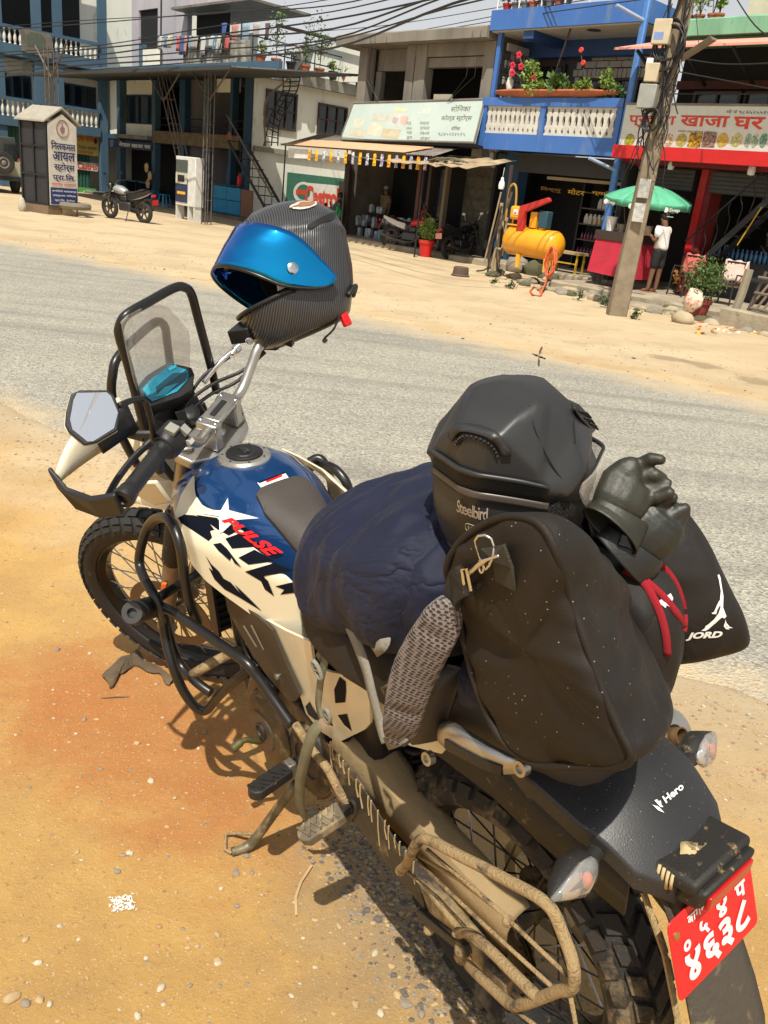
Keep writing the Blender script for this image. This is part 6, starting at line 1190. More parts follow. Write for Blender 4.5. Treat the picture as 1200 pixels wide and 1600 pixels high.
q = MB(); q.lathe(JP(.47,-.2,1.0),-f_,[(0,.2),(.02,.36),(.18,.36),(.2,.26),(.18,.2)],28); sw_ = q.build('spare_wheel',m_rubber2,J_); q = MB(); q.lathe(JP(.30,-.2,1.0),-f_,[(0,.2),(.02,.18),(.0,.1),(.03,.05)],16); q.build('rim',m_tin,sw_)
q = MB(); q.obox(JP(.42,0,.5),f_*.06,l_*.85,(0,0,.07)); q.build('bumper',m_iron,J_)
q = MB(); q.obox(JP(.48,-.55,1.4),f_*.02,l_*.25,(0,0,.22)); q.build('rear_window',m_glassd,J_)
# sack of spare goods: snack packets by the canteen door, hanging
for i,(px,py) in enumerate(((229,262),(234,275),(231,287))):
    u,z = U(px,py,17.7); q = MB(FM); q.ball((u,17.7,z),(.16,.05,.18),8,6,lambda p: p*(1+.3*noise.noise(p*12+V3((i,0,0))))); o = q.build('hanging_packets',W_('packet_mix',(.5,.2,.05),.5,col2=(.5,.45,.3),scale=9) if i == 0 else bpy.data.materials['packet_mix'],None); tag(o,('topmost bunch of snack packets hung by the canteen door','middle orange bunch of snack packets by the canteen door','lowest bunch of snack packets by the canteen door')[i],'packets')
# flying insect over the road
ic = CO+sight(840,556)*2.6; IT = thing('flying_insect','dark wasp-like insect flying over the road above the matt helmet','insect',ic)
m_in = W_('insect_black',(.012,.009,.008),.4); s = .012; q = MB(); ax_i = (RT*.9-UP*.35).normalized(); q.lathe(ic-ax_i*s*1.6,ax_i,[(0,.0006),(s*.6,.0022),(s*1.3,.0034),(s*1.9,.0012),(s*2.3,.0036),(s*2.9,.0030),(s*3.1,.0014),(s*3.5,.0028),(s*3.9,.001)],12); q.build('body',m_in,IT,smooth=180)
for sg_ in (1,-1):
    q = MB(); d = (UP*sg_+RT*(.35 if sg_ > 0 else .0)).normalized(); e = d.cross(fw).normalized(); b = ic+ax_i*s*.3; q.prism([b,b+d*s*1.2+e*s*.35,b+d*s*2.4+e*s*.25,b+d*s*2.8,b+d*s*2.2-e*s*.3,b+d*s*1.0-e*s*.2],fw*.0004); q.build('wing',W_('insect_wing',(.10,.05,.04),.3,alpha=.85),IT)
# ================================================================ THE PARKED MOTORCYCLE (bike coordinates: X forward, Y left, Z up)
MUD = (.40,.27,.12)
M_blk = mat('black_plastic',(.012,.012,.013),.45,bump=.15,bs=300,dust=.10,dustcol=(.2,.15,.09),ds=25)
M_blkd = mat('dusty_black_plastic',(.016,.014,.012),.6,bump=.2,bs=300,dust=.35,dustcol=MUD,ds=40)
M_tube = mat('satin_black_tube',(.012,.011,.011),.33,dust=.12,dustcol=(.22,.16,.09),ds=12)
M_mudtube = mat('mud_caked_tube',(.05,.04,.03),.8,dust=1.15,dustcol=(.36,.25,.12),ds=30,bump=.8,bs=220)
M_mudpanel = mat('mud_splashed_panel',(.03,.022,.015),.75,dust=.9,dustcol=(.34,.24,.115),ds=7,bump=.3,bs=90,stretch=(1,1,.35))
M_rub = mat('tyre_rubber',(.017,.016,.015),.75,bump=.3,bs=180,dust=.28,dustcol=(.22,.16,.09),ds=14)
M_rubm = mat('muddy_tyre_rubber',(.022,.019,.016),.8,bump=.4,bs=160,dust=.62,dustcol=(.20,.15,.085),ds=10)
M_alu = mat('dull_aluminium',(.52,.50,.46),.34,.9,col2=(.42,.40,.37),scale=15)
M_alud = mat('dirty_alloy',(.26,.23,.19),.5,.7,dust=.5,dustcol=(.3,.22,.12),ds=18,bump=.3)
M_chr = mat('bright_steel',(.7,.7,.7),.18,1)
M_steel = mat('spoke_steel',(.33,.32,.3),.35,.9)
M_bronze = mat('engine_paint',(.085,.07,.05),.42,.5,dust=.45,dustcol=(.3,.2,.1),ds=14,bump=.2)
M_eng = mat('engine_black',(.02,.018,.016),.5,dust=.5,dustcol=(.25,.17,.09),ds=14,bump=.3)
M_blue = mat('metallic_blue_paint',(.012,.075,.24),.28,.55,col2=(.010,.06,.20),scale=3,coat=1)
M_navy = mat('dark_navy_decal',(.004,.006,.013),.6,spec=.08)
M_cream = mat('cream_white_plastic',(.70,.655,.50),.32,col2=(.66,.60,.44),scale=4,coat=.35,dust=.10,dustcol=(.5,.4,.24),ds=30)
M_red = mat('red_decal',(.75,.01,.012),.35)
M_white = mat('white_decal',(.8,.8,.78),.4)
M_pad = mat('brown_black_vinyl',(.055,.045,.038),.55,bump=.25,bs=500,dust=.2,dustcol=(.2,.16,.11),ds=8)
M_heat = mat('brown_black_side_cover',(.05,.038,.026),.5,dust=.35,dustcol=(.16,.11,.06),ds=10)
M_lens = mat('clear_lens',(.86,.86,.84),.12,trans=.8,ior=1.4)
M_oran = mat('orange_bulb',(.85,.16,.02),.3)
M_glass = mat('mirror_glass',(.82,.85,.88),.03,1,col2=(.82,.85,.88))
M_screen = mat('smoked_acrylic',(.72,.66,.58),.06,trans=.0,alpha=.28,col2=(.72,.66,.58))
M_lcd = mat('blue_display',(.02,.26,.38),.12,col2=(.012,.17,.27),scale=26,coat=1)
M_pur = mat('plate_red',(.72,.012,.02),.4)
M_gold = mat('fork_tube',(.36,.31,.25),.32,.85,dust=.3,dustcol=(.35,.26,.15),ds=12)
M_chain = mat('oily_chain',(.05,.035,.02),.5,.7,dust=.4,dustcol=(.25,.17,.08),ds=60)
BIKE = thing('motorcycle','blue and cream motorcycle in the foreground on its side stand, loaded with luggage','motorcycle',M=BM)

# ---- wheels
def wheel(xf,c,R,tw,rim,nm,knob,mrub,hubr,hubw,rows,nblk):
    c = V3(c); Y = V3((0,1,0))
    def P(d,r,a): return xf @ (c + V3((cos(a)*r,d,sin(a)*r)))
    hub = MB(xf); hub.lathe(c-Y*hubw,Y,[(0,hubr*.55),(.006,hubr),(.014,hubr),(.02,hubr*.62),(hubw*2-.02,hubr*.62),(hubw*2-.014,hubr),(hubw*2-.006,hubr),(hubw*2,hubr*.55)],28)
    wh = hub.build(nm,M_eng if nm == 'rear_wheel' else M_alud,BIKE)
    t = MB(xf); prof = []; k = 15
    for i in range(k):
        a = -PI*.62+PI*1.24*i/(k-1); prof.append((sin(a)*tw,R-tw*.95+cos(a)*tw*.87-knob*.6))
    prof = [(-tw*.62,rim),(-tw*.8,rim+.004)] + prof[1:-1] + [(tw*.8,rim+.004),(tw*.62,rim)]
    t.lathe(c,Y,prof,72,True)
    for i in range(nblk):
        for (w0,w1,ph,sk) in rows:
            a0 = 2*PI*(i+ph)/nblk; da = 2*PI/nblk*.36; q = []
            for rr in (-.004,knob):
                for s in (-1,1):
                    for e in (-1,1):
                        wv = (w0+w1)/2+s*(w1-w0)/2*(.94 if rr > 0 else 1.04); th = wv*1.25; d = sin(th)*tw; rad_ = R-tw*.95+cos(th)*tw*.87-knob*.6
                        ux,ur = sin(th),cos(th); q.append(P(d+ux*rr,rad_+ur*rr,a0+e*da*(.92 if rr > 0 else 1)+sk*wv))
            a,b,d_,e_,f_,g_,h_,i_ = q; b0 = len(t.v); xf_,t.xf = t.xf,None
            t.v += [xf_.inverted() @ p for p in q] ; t.xf = xf_
            t.f += [[b0+x for x in F_] for F_ in ((0,1,3,2),(4,6,7,5),(0,4,5,1),(2,3,7,6),(0,2,6,4),(1,5,7,3))]; t.mi += [0]*6
    t.build('tyre',mrub,wh,smooth=32)
    r = MB(xf); rw = tw*.66
    r.lathe(c,Y,[(-rw,rim+.006),(-rw,rim-.004),(-rw*.8,rim-.008),(-rw*.45,rim-.018),(rw*.45,rim-.018),(rw*.8,rim-.008),(rw,rim-.004),(rw,rim+.006),(0,rim)],72,True)
    r.build('rim',M_eng if nm == 'rear_wheel' else mat('black_rim',(.02,.018,.016),.35,.6,dust=.4,dustcol=(.3,.22,.12)),wh,smooth=40)
    ns = 36; base = None
    for i in range(ns):
        a = 2*PI*i/ns; sgn = 1 if i % 2 else -1; tw_ = .38 if (i//2) % 2 else -.38
        s = MB(xf); s.rod(c+V3((cos(a+tw_)*hubr,sgn*(hubw-.01),sin(a+tw_)*hubr)),c+V3((cos(a)*(rim-.016),sgn*.006,sin(a)*(rim-.016))),.0021,5)
        s.build('spoke',M_steel if nm == 'front_wheel' or i % 5 == 0 else M_spk,wh)  # dark rear spokes with every fifth bright, highlights put into the colour
    return wh
M_spk = mat('dark_spoke',(.045,.042,.04),.35,.9)
fwheel = wheel(SM,(1.41,0,.348),.350,.047,.272,'front_wheel',.007,M_rub,.038,.05,[(-.24,.24,0,.05),(-.62,-.30,.5,.1),(.30,.62,.5,.1),(-.95,-.70,0,0),(.70,.95,0,0)],46)
rwheel = wheel(Matrix(),(0,0,.325),.328,.062,.236,'rear_wheel',.010,M_rubm,.055,.07,[(-.2,.2,0,.16),(-.62,-.27,.35,-.15),(.27,.62,.65,-.15),(-1.02,-.72,0,0),(.72,1.02,.5,0)],38)
# front brake disc and caliper
d = MB(SM); c = V3((1.41,.062,.348)); YA = V3((0,1,0))
d.lathe(c,YA,[(0,.138),(.004,.138),(.004,.105),(0,.105)],48,True)
for i in range(6):
    a = i*PI/3; d.bar(c+V3((cos(a)*.04,.002,sin(a)*.04)),c+V3((cos(a+.3)*.108,.002,sin(a+.3)*.108)),.012,.003,YA)
d.build('brake_disc',mat('brake_disc_steel',(.16,.145,.13),.4,.9,dust=.4),fwheel)
d = MB(); d.lathe((0,-.07,.325),YA,[(0,.11),(-.004,.11),(-.004,.08),(0,.08)],40,True); d.build('brake_disc',M_steel,rwheel)

# ---- fork, clamps (unsteered fork coordinates through SM)
fk = MB(SM); k_ = SK
def fp(h,y,off=0): return SO + SK*h + V3((0,y,0)) + V3((cos(RK),0,sin(RK)))*(.035+off)
for s,nm in ((1,'l'),(-1,'r')):
    y = .092*s
    MB(SM).rod(fp(.50,y),fp(.755,y),.0205,20).build('fork_tube',M_gold,BIKE)
    g = MB(SM); pf = []
    for i in range(27): pf.append((.30+.0085*i,.031 if i % 2 else .0265))
    g.lathe(fp(0,y),SK,pf,18); g.build('fork_gaiter',M_blkd,BIKE,smooth=60)
    l = MB(SM); l.lathe(fp(0,y),SK,[(-.035,.018),(-.03,.024),(.03,.025),(.05,.023),(.27,.0255),(.31,.028)],20); l.box(c := fp(.0,y)-V3((.02,.012,.04)),fp(.0,y)+V3((.02,.012,.03)))
    l.build('fork_leg',M_alud if s > 0 else M_gold,BIKE)
    MB(SM).lathe(fp(.756,y),SK,[(0,.021),(.006,.021),(.008,.014),(.013,.0135)],6).build('fork_cap',M_alu,BIKE,bevel=.001)
r = MB(SM)
for z0,z1 in ((.50,.53),): 
    r.obox(fp((z0+z1)/2,0,-.03),(.035,0,.018),(0,.122,0),SK*.015)
r.build('lower_fork_clamp',M_blk,BIKE,bevel=.006)
t = MB(SM); a = V3((cos(RK),0,sin(RK)))
out = [(-.06,.03),(-.055,.06),(.0,.125),(.045,.125),(.055,.06),(.05,0),(.055,-.06),(.045,-.125),(0,-.125),(-.055,-.06),(-.06,-.03)]
t.prism([fp(.722,y,x-.035) for x,y in out],SK*.026); t.build('top_fork_clamp',M_alu,BIKE,bevel=.005)
MB(SM).lathe(SO+SK*.745,SK,[(0,.022),(.01,.022),(.014,.012),(.02,.012)],6).build('steering_nut',M_chr,BIKE,bevel=.001)
# handlebar
hb = [(.957,.41,1.150),(.965,.27,1.150),(.985,.20,1.138),(1.0,.155,1.092),(1.012,.11,1.048),(1.018,.06,1.04),(1.018,-.06,1.04),(1.012,-.11,1.048),(1.0,-.155,1.082),(.985,-.20,1.118),(.965,-.27,1.128),(.955,-.41,1.118)]
hbar = MB(SM).tube(smoothpath(hb,6),.0125,16).build('handlebar',M_alu,BIKE,smooth=180)
hc = MB(SM)
for y in (-.05,.05):
    hc.obox((1.018,y,1.022),(.020,0,.006),(0,.015,0),(-.006,0,.030)); hc.obox((1.014,y,1.055),(.026,0,.008),(0,.016,0),(-.004,0,.010))
hc.obox((1.012,0,1.060),(.024,0,.007),(0,.045,0),(-.002,0,.006))
hc.build('bar_clamp',M_alu,BIKE,bevel=.004)
sl_ = MB(SM); sl_.obox((1.011,0,1.0675),(.006,0,.002),(0,.03,0),(0,0,.0018)); sl_.build('clamp_slot',M_blk,BIKE)
for y in (-.05,.05):
    for dx in (-.018,.018): b = MB(SM); b.lathe((1.013+dx,y,1.063+dx*.3),(-.28,0,1),[(0,.0055),(.004,.0055),(.005,.004)],12); b.build('clamp_bolt',M_chr,BIKE)
GZ = {1: 1.150,-1: 1.122}
for s in (1,-1):
    g = MB(SM); pf = [(0,.020)]
    for i in range(22): pf.append((.008+.0055*i,.0172 if i % 2 else .0180))
    pf += [(.132,.022),(.142,.0225),(.146,.017)]
    g.lathe((.957,s*.405,GZ[s]),V3((.0080,-s*.14,.0)),pf,22); g.build('grip',M_blk,BIKE,smooth=60)
    MB(SM).lathe((.9565,s*.402,GZ[s]),V3((-.008,s*.14,0)),[(0,.019),(.02,.0225),(.028,.021),(.030,.012),(.026,.010)],24).build('bar_end',M_blk,BIKE)
# left switchgear
q = MB(SM); q.loft([[V3((.968+.031*cos(t)*k,y,1.146+.034*sin(t)*k)) for t in arc(0,2*PI*15/16,16)] for y,k in ((.268,.55),(.262,.85),(.25,1),(.212,1),(.200,.8),(.196,.5))]); sg = q.build('switch_housing',M_blk,BIKE,bevel=.002)
q = MB(SM); q.obox((.950,.235,1.177),(.010,0,.006),(0,.012,0),(-.003,0,.005)); q.build('dip_switch',mat('grey_switch',(.26,.255,.22),.5),sg,bevel=.0015)
q = MB(SM); q.obox((.938,.214,1.160),(.006,0,.008),(0,.009,0),(-.005,0,.004)); q.build('indicator_switch',mat('pale_switch',(.28,.28,.25),.5),sg,bevel=.001)
q = MB(SM); q.obox((.935,.216,1.134),(.003,0,.006),(0,.008,0),(-.005,0,.002)); q.build('horn_button',mat('pale_switch2',(.45,.45,.42),.5),sg,bevel=.001)
# left clutch perch + lever, right lever + master cylinder
q = MB(SM); q.obox((.985,.19,1.142),(.022,0,0),(0,.016,0),(0,0,.014)); q.tube([(1.0,.19,1.13),(1.03,.20,1.132),(1.038,.24,1.13)],.008,8); q.build('clutch_perch',M_blk,BIKE,bevel=.002)
MB(SM).tube(smoothpath([(1.03,.215,1.13),(1.043,.27,1.127),(1.045,.34,1.12),(1.035,.395,1.115)],4),[.006]*12+[.0075],8,flat=1.4).build('clutch_lever',M_blk,BIKE,smooth=180)
MB(SM).tube(smoothpath([(1.03,-.215,1.13),(1.05,-.27,1.125),(1.075,-.33,1.11),(1.085,-.385,1.085)],4),.0062,8,flat=1.4).build('brake_lever',M_blk,BIKE,smooth=180)
q = MB(SM); q.obox((1.025,-.215,1.148),(.030,0,-.004),(.004,.026,0),(0,0,.019)); mc = q.build('brake_master_cylinder',M_blk,BIKE,bevel=.003)
q = MB(SM); q.lathe((1.0,-.187,1.140),(-.3,1,-.1),[(0,.010),(.003,.010),(.003,.007),(.001,.007)],16); q.build('sight_glass',M_chr,mc)
q = MB(SM); q.lathe((1.028,-.178,1.13),(.35,1,-.25),[(0,.009),(.006,.009),(.006,.012),(.018,.012),(.018,.008),(.03,.007)],12); q.build('banjo_bolt',M_chr,mc)
q = MB(SM); q.obox((.97,-.235,1.123),(.024,0,0),(0,.022,0),(0,0,.028)); q.build('start_switch',M_blk,BIKE,bevel=.006)
q = MB(SM); q.obox((.945,-.275,1.09),(.010,0,.004),(0,.010,0),(-.004,0,.012)); q.build('kill_switch',M_blk,BIKE,bevel=.003)
# cables
cbl = [[(1.045,-.15,1.115),(1.09,-.09,1.10),(1.12,-.03,1.06),(1.13,.0,1.0),(1.12,.02,.92)],
       [(.975,-.20,1.10),(1.03,-.16,1.07),(1.08,-.08,1.075),(1.11,.0,1.06),(1.115,.05,.98),(1.10,.06,.9)],
       [(.985,-.21,1.10),(1.04,-.15,1.05),(1.09,-.07,1.05),(1.12,.02,1.03),(1.13,.04,.93)],
       [(1.035,.20,1.13),(1.08,.15,1.12),(1.11,.09,1.08),(1.12,.06,1.0),(1.11,.05,.9)],
       [(.985,.20,1.10),(1.04,.16,1.07),(1.08,.12,1.05),(1.09,.08,.98),(1.10,.05,.9)]]
for i,cpts in enumerate(cbl): MB(SM).tube(smoothpath(cpts,6),.0046 if i else .004,8).build('cable',M_blk,BIKE,smooth=180)
MB(SM).tube(smoothpath([(1.03,-.175,1.13),(1.055,-.12,1.118),(1.085,-.07,1.09)],5),.006,8).build('brake_hose_sleeve',M_chr,BIKE,smooth=180)
# ignition barrel + keys
q = MB(SM); q.lathe(fp(.74,0,.045),SK,[(0,.028),(.03,.027),(.034,.022),(.035,.01)],20); q.build('ignition_barrel',M_blk,BIKE)
q = MB(SM); c = V3((1.105,.03,1.035)); q.tube([c+V3((.012*cos(t),.014*sin(t),.004*sin(t))) for t in arc(0,2*PI*13/14,14)],.0013,6,closed=True); q.build('key_ring',M_chr,BIKE)
q = MB(SM); q.obox((1.095,.035,1.065),(.004,.012,.005),(0,0,.014),(.002,0,0)); q.build('key',M_blk,BIKE,bevel=.002)
# mirrors: arm + head
MB(SM).tube(smoothpath([KS(248,735,.24),KS(243,700,.25),KS(232,640,.275),KS(222,624,.28),KS(205,626,.31),KS(186,634,.35)],6),.0062,10).build('mirror_arm',M_blk,BIKE,smooth=180)
c0 = KS(145,651,.40); Mi = SBI; toCam = (Mi @ CO - c0).normalized(); nn = (toCam + V3((-.22,-.06,.26))).normalized()
def onPl(px,py,c,n_,Mi_=None,d_=0):
    Mi_ = Mi_ or SBI; o = Mi_ @ CO; d = Mi_.to_3x3() @ sight(px,py); return o + d*((c+n_*d_-o).dot(n_)/d.dot(n_))
C8 = lambda pts: [(x/4.615,560+y/4.615) for x,y in pts]
mo = [onPl(x,y,c0,nn) for x,y in C8([(510,258),(575,228),(780,228),(828,268),(868,390),(848,520),(700,608),(610,625),(495,530),(468,480),(475,390)])]
mgl = [onPl(x,y,c0,nn,d_=.0005) for x,y in C8([(556,250),(768,245),(800,272),(850,390),(822,505),(672,598),(630,600),(522,512),(505,440),(530,300)])]
mc_ = sum(mo,V3())/len(mo); P = lambda k,d: [mc_+(p-mc_)*k+nn*d for p in mo]
q = MB(SM); q.loft([P(.5,-.036),P(.88,-.028),P(.98,-.014),P(1,-.002),P(.985,.0005)]); mh = q.build('mirror_head',M_blk,BIKE,smooth=40,bevel=.002)
q = MB(SM); q.loft([P(1.015,-.012),P(.93,-.028),P(.5,-.040)]); q.build('mirror_back_cap',M_cream,mh,smooth=50)
q = MB(SM); q.add([p+nn*.0012 for p in mgl],[tuple(range(len(mgl)))]); q.build('mirror_glass',M_glass,mh,smooth=-1)
q = MB(SM); q.lathe(KS(250,735,.24),(KS(241,692,.25)-KS(250,735,.24)),[(0,.011),(.03,.011),(.033,.009),(.036,.0095),(.05,.0085)],14); q.build('mirror_stem',M_blk,BIKE)
# hand guards
def KSs(px,py,y,s):
    p = KS(px,py,y); return V3((p.x,p.y*s,p.z))
for s in (1,):
    q = MB(SM)
    gz = GZ[s]; A = [V3((.957,s*.432,gz)),V3((1.02,s*.436,gz-.012)),V3((1.085,s*.425,gz-.006)),V3((1.128,s*.405,gz+.028))]
    q.loft([[p+V3((0,0,-h)) for p in A for h in (.026,)]+[p+V3((0,0,.022)) for p in reversed(A)] for _ in (0,)]+[[p+V3((0,s*.012,-.030)) for p in A]+[p+V3((0,s*.012,.020)) for p in reversed(A)]])
    hgd = q.build('hand_guard',M_blk,BIKE,bevel=.004)
# shield in front of the grip
    q = MB(SM); secs = []
    for t in arc(0,1,9):
        y = s*(.41-.22*t); x = 1.125+.010*sin(t*PI)-.02*t; zt = gz+.034+.036*sin(min(1,t*1.9)*PI/2); zb = gz+.012-.035*t
        secs.append([V3((x-.012+.03*(u-.5)**2,y,zb+(zt-zb)*u)) for u in arc(0,1,5)])
    q.loft(secs,closed=False,caps=False); q.build('guard_shield',M_cream,hgd,smooth=180,solid=.004)
    q = MB(SM); secs = []
    for t in arc(.5,1,6):
        y = s*(.41-.22*t); x = 1.127-.02*t; zt = gz+.030+.036*sin(min(1,t*1.9)*PI/2); zb = gz+.012-.035*t
        secs.append([V3((x-.022,y,zb+(zt-zb)*(.1+.75*u))) for u in arc(0,1,4)])
    q.loft(secs,closed=False,caps=False); q.build('guard_liner',M_blk,hgd,smooth=180,solid=.004)
    q = MB(SM); q.tube([(1.10,s*.20,1.13),(1.06,s*.19,1.125),(1.0,s*.175,1.10)],.009,8); q.build('guard_bracket',M_blk,hgd)
# ---- cowl, screen, tubular screen guard, cluster, headlight, beak (turn with the fork)
FG = M_tube
p = [KS(232,690,.105),KS(222,655,.11),KS(200,570,.115),KS(187,527,.112),KS(187,510,.105),KS(198,492,.09),KS(235,470,.02),KS(272,450,-.06),KS(288,449,-.085),KS(299,460,-.1),KS(310,500,-.105),KS(330,575,-.115),KS(338,612,-.12)]
MB(SM).tube(smoothpath(p,5),.0105,14).build('screen_guard',FG,BIKE,smooth=180,label='upper black tubular guard bar round the windscreen')
dx = V3((.075,0,-.075)); p2 = [V3((1.215,.115,.97)),V3((1.215,.12,1.07)),V3((1.19,.12,1.17)),V3((1.17,.11,1.222)),V3((1.165,.07,1.25)),V3((1.165,-.07,1.25)),V3((1.17,-.11,1.222)),V3((1.19,-.12,1.17)),V3((1.215,-.12,1.07)),V3((1.215,-.115,.97))]
MB(SM).tube(smoothpath(p2,5),.0105,14).build('screen_guard',FG,BIKE,smooth=180,label='lower black tubular guard bar in front of the cluster')
q = MB(SM)
for s in (1,-1): q.tube(smoothpath([(1.16,s*.112,1.05),(1.19,s*.116,1.06),(1.215,s*.118,1.07)],3),.008,8); q.tube([(1.15,s*.11,1.0),(1.14,s*.1,.93),(1.13,s*.09,.90)],.010,8)
q.build('guard_bracket',FG,BIKE)
# screen: curved acrylic
def onScr(px,py,k=0):
    p = KSX(px,py,1.12)
    for _ in range(8): p = KSX(px,py,1.205-.42*(p.z-1.04)-3.2*(p.y-.0)**2*.7)
    return p
q = MB(SM); panel(q,[(190,503),(200,492),(225,480),(248,474),(262,480),(280,499),(295,518),(297,545),(296,578),(288,612),(250,640),(222,632),(208,590),(197,540)],onScr,9,0); q.build('windscreen',M_screen,BIKE,smooth=180,solid=.003)
# cluster, octagonal
co = KS(257,602,0); e1 = (KSX(303,577,co.x-.02)-KSX(215,617,co.x-.0))/2
cx = V3((0,1,0)); nrm = (V3((-.55,.0,.84))).normalized(); upd = nrm.cross(cx)*-1; upd = (upd if upd.z > 0 else -upd)
oc = [(.98,.1),(.88,.55),(.5,.82),(-.35,1.0),(-.75,.88),(-1,.2),(-.86,-.55),(-.3,-.92),(.35,-1),(.8,-.62)]
co = V3((1.125,0,1.118))
C9 = lambda pts: [(80+x/3.158,430+y/3.158) for x,y in pts]
co_ = [onPl(x,y,co,nrm) for x,y in C9([(415,562),(468,497),(575,432),(693,458),(708,492),(698,568),(640,604),(492,652),(448,625)])]
cg_ = [onPl(x,y,co,nrm) for x,y in C9([(434,568),(482,520),(590,441),(682,470),(686,512),(625,582),(492,636),(462,612)])]
cm_ = sum(co_,V3())/len(co_); CP_ = lambda k,d: [cm_+(p-cm_)*k+nrm*d for p in co_]
q = MB(SM); q.loft([CP_(.55,-.05),CP_(.95,-.034),CP_(1.0,-.006),CP_(.985,.003),CP_(.90,.0035),CP_(.5,.001)]); clu = q.build('instrument_cluster',M_blk,BIKE,bevel=.002,smooth=30)
q = MB(SM); q.add([cm_+(p-cm_)*.93+nrm*.0045 for p in cg_],[tuple(range(len(cg_)))]); q.build('display',M_lcd,clu,smooth=-1)
M_seg = mat('display_segments',(.05,.42,.55),.3); M_segd = mat('display_dark',(.004,.07,.11),.2,coat=1)
for nm_,m_q,pts,dd_ in (('display_panel',M_segd,[(515,560),(600,490),(668,488),(660,530),(600,570),(520,600)],.0056),('display_segment',M_seg,[(450,570),(475,545),(488,590),(474,605)],.0062),('display_segment',M_seg,[(575,468),(612,448),(618,462),(582,482)],.0062),('display_segment',M_seg,[(560,560),(625,540),(560,600),(505,612)],.0062)):
    q = MB(SM); q.add([onPl(x,y,co,nrm)+nrm*dd_ for x,y in C9(pts)],[tuple(range(len(pts)))]); q.build(nm_,m_q,clu,smooth=-1)
q = MB(SM); q.obox((1.16,0,1.03),(.03,0,-.01),(0,.09,0),(.01,0,.055)); q.build('cluster_bracket',M_blk,BIKE,bevel=.012)
# headlight cowl + beak + high mudguard
q = MB(SM); secs = []
for t,hw,z0,z1,x in ((0,.10,.86,1.06,1.19),(.3,.098,.85,1.05,1.235),(.7,.085,.85,1.01,1.275),(1,.065,.86,.97,1.30)):
    secs.append([V3((x,hw*cos(a),(z0+z1)/2+(z1-z0)/2*sin(a))) for a in arc(0,2*PI*15/16,16)])
q.loft(secs); q.build('headlight_cowl',M_cream,BIKE,smooth=60)
MB(SM).lathe((1.295,0,.915),(1,0,.1),[(0,.055),(.012,.055),(.02,.045),(.024,.02)],24).build('headlight',M_lens,BIKE)
q = MB(SM); secs = []
for t in arc(0,1,12):
    x = 1.10+.30*t; hw = .062+.018*sin(t*PI)-.042*t**3; z = .80+.04*t-.16*max(0,t-.4)**2
    secs.append([V3((x,hw*(2*u-1),z-.028*(2*u-1)**2)) for u in arc(0,1,9)])
q.loft(secs,closed=False,caps=False); q.build('front_mudguard',M_cream,BIKE,smooth=180,solid=.005)
for s in (1,-1): q = MB(SM); q.prism([V3((1.17,s*.115,.93)),V3((1.23,s*.125,.93)),V3((1.26,s*.12,.89)),V3((1.22,s*.105,.84)),V3((1.16,s*.11,.86))],(0,s*.012,0)); q.build('cowl_side_panel',M_cream,BIKE,bevel=.005)
for s in (-1,):
    q = MB(SM); q.rod((1.17,s*.10,.90),(1.17,s*.17,.90),.010,10); st = q.build('front_indicator_stalk',M_blk,BIKE)
    q = MB(SM); q.loft([[V3((1.17+a*sx,s*(y),.90+b*sx)) for a,b in ((-.024,0),(0,.024),(.026,0),(0,-.024))] for y,sx in ((.165,.5),(.19,1),(.215,.9),(.25,.15))]); q.build('front_indicator',M_oran if s > 0 else M_lens,st,bevel=.002)

p = KS(256,918,.125); q = MB(SM); q.obox(p,(.008,0,0),(0,.004,0),SK*.022); q.build('side_reflector',M_oran,BIKE,bevel=.002)
# ---- tank
tx = [.545,.58,.63,.68,.74,.80,.86,.92,.98,1.03,1.07,1.10]
def lerp(tab,x):
    for (a,b),(c_,d_) in zip(tab,tab[1:]):
        if x <= c_: return b+(d_-b)*max(0,(x-a))/(c_-a)
    return tab[-1][1]
T_top = [(.545,.872),(.60,.890),(.66,.918),(.74,.948),(.82,.966),(.90,.975),(.98,.968),(1.04,.945),(1.10,.90)]
T_hw = [(.545,.062),(.60,.075),(.66,.095),(.74,.135),(.82,.158),(.90,.168),(.98,.165),(1.04,.15),(1.10,.11)]
T_bot = [(.545,.82),(.66,.80),(.80,.80),(.98,.82),(1.10,.84)]
def tank_pt(x,a,k=1.0):
    """a: 0 = centre top, 1 = bottom edge; left side. Flat top, sharp shoulder, tucked flank"""
    zt,hw,zb = lerp(T_top,x),lerp(T_hw,x),lerp(T_bot,x)
    P = [(0,0),(.30,-.002),(.52,-.010),(.70,-.028),(.86,-.052),(.97,-.082),(1.0,-.115),(.98,-.15)]
    f = a*(len(P)-1); i = min(int(f),len(P)-2); t = f-i
    p0,p1,p2,p3 = P[max(i-1,0)],P[i],P[i+1],P[min(i+2,len(P)-1)]
    cr = lambda j: .5*((2*p1[j])+(p2[j]-p0[j])*t+(2*p0[j]-5*p1[j]+4*p2[j]-p3[j])*t*t+(-p0[j]+3*p1[j]-3*p2[j]+p3[j])*t**3)
    return V3((x,cr(0)*hw*k,zt+cr(1)))
q = MB(); secs = []
for x in arc(.548,1.098,40):
    A = [tank_pt(x,a) for a in arc(0,1,18)]
    secs.append([V3((p.x,-p.y,p.z)) for p in reversed(A[1:])]+A)
for k in (0,-1):
    c_ = sum(secs[k],V3())/len(secs[k]); dx_ = -.012 if k == 0 else .02
    cap_ = [c_+(p-c_)*.86+V3((dx_,0,-.008)) for p in secs[k]]
    if k == 0: secs.insert(0,cap_)
    else: secs.append(cap_)
q.loft(secs,closed=True); tank = q.build('fuel_tank',M_blue,BIKE,smooth=50,sub=1)
cc = K(381,712,0); nrm_ = V3((-.06,0,1)).normalized()
cc = V3((.912,0,.976))
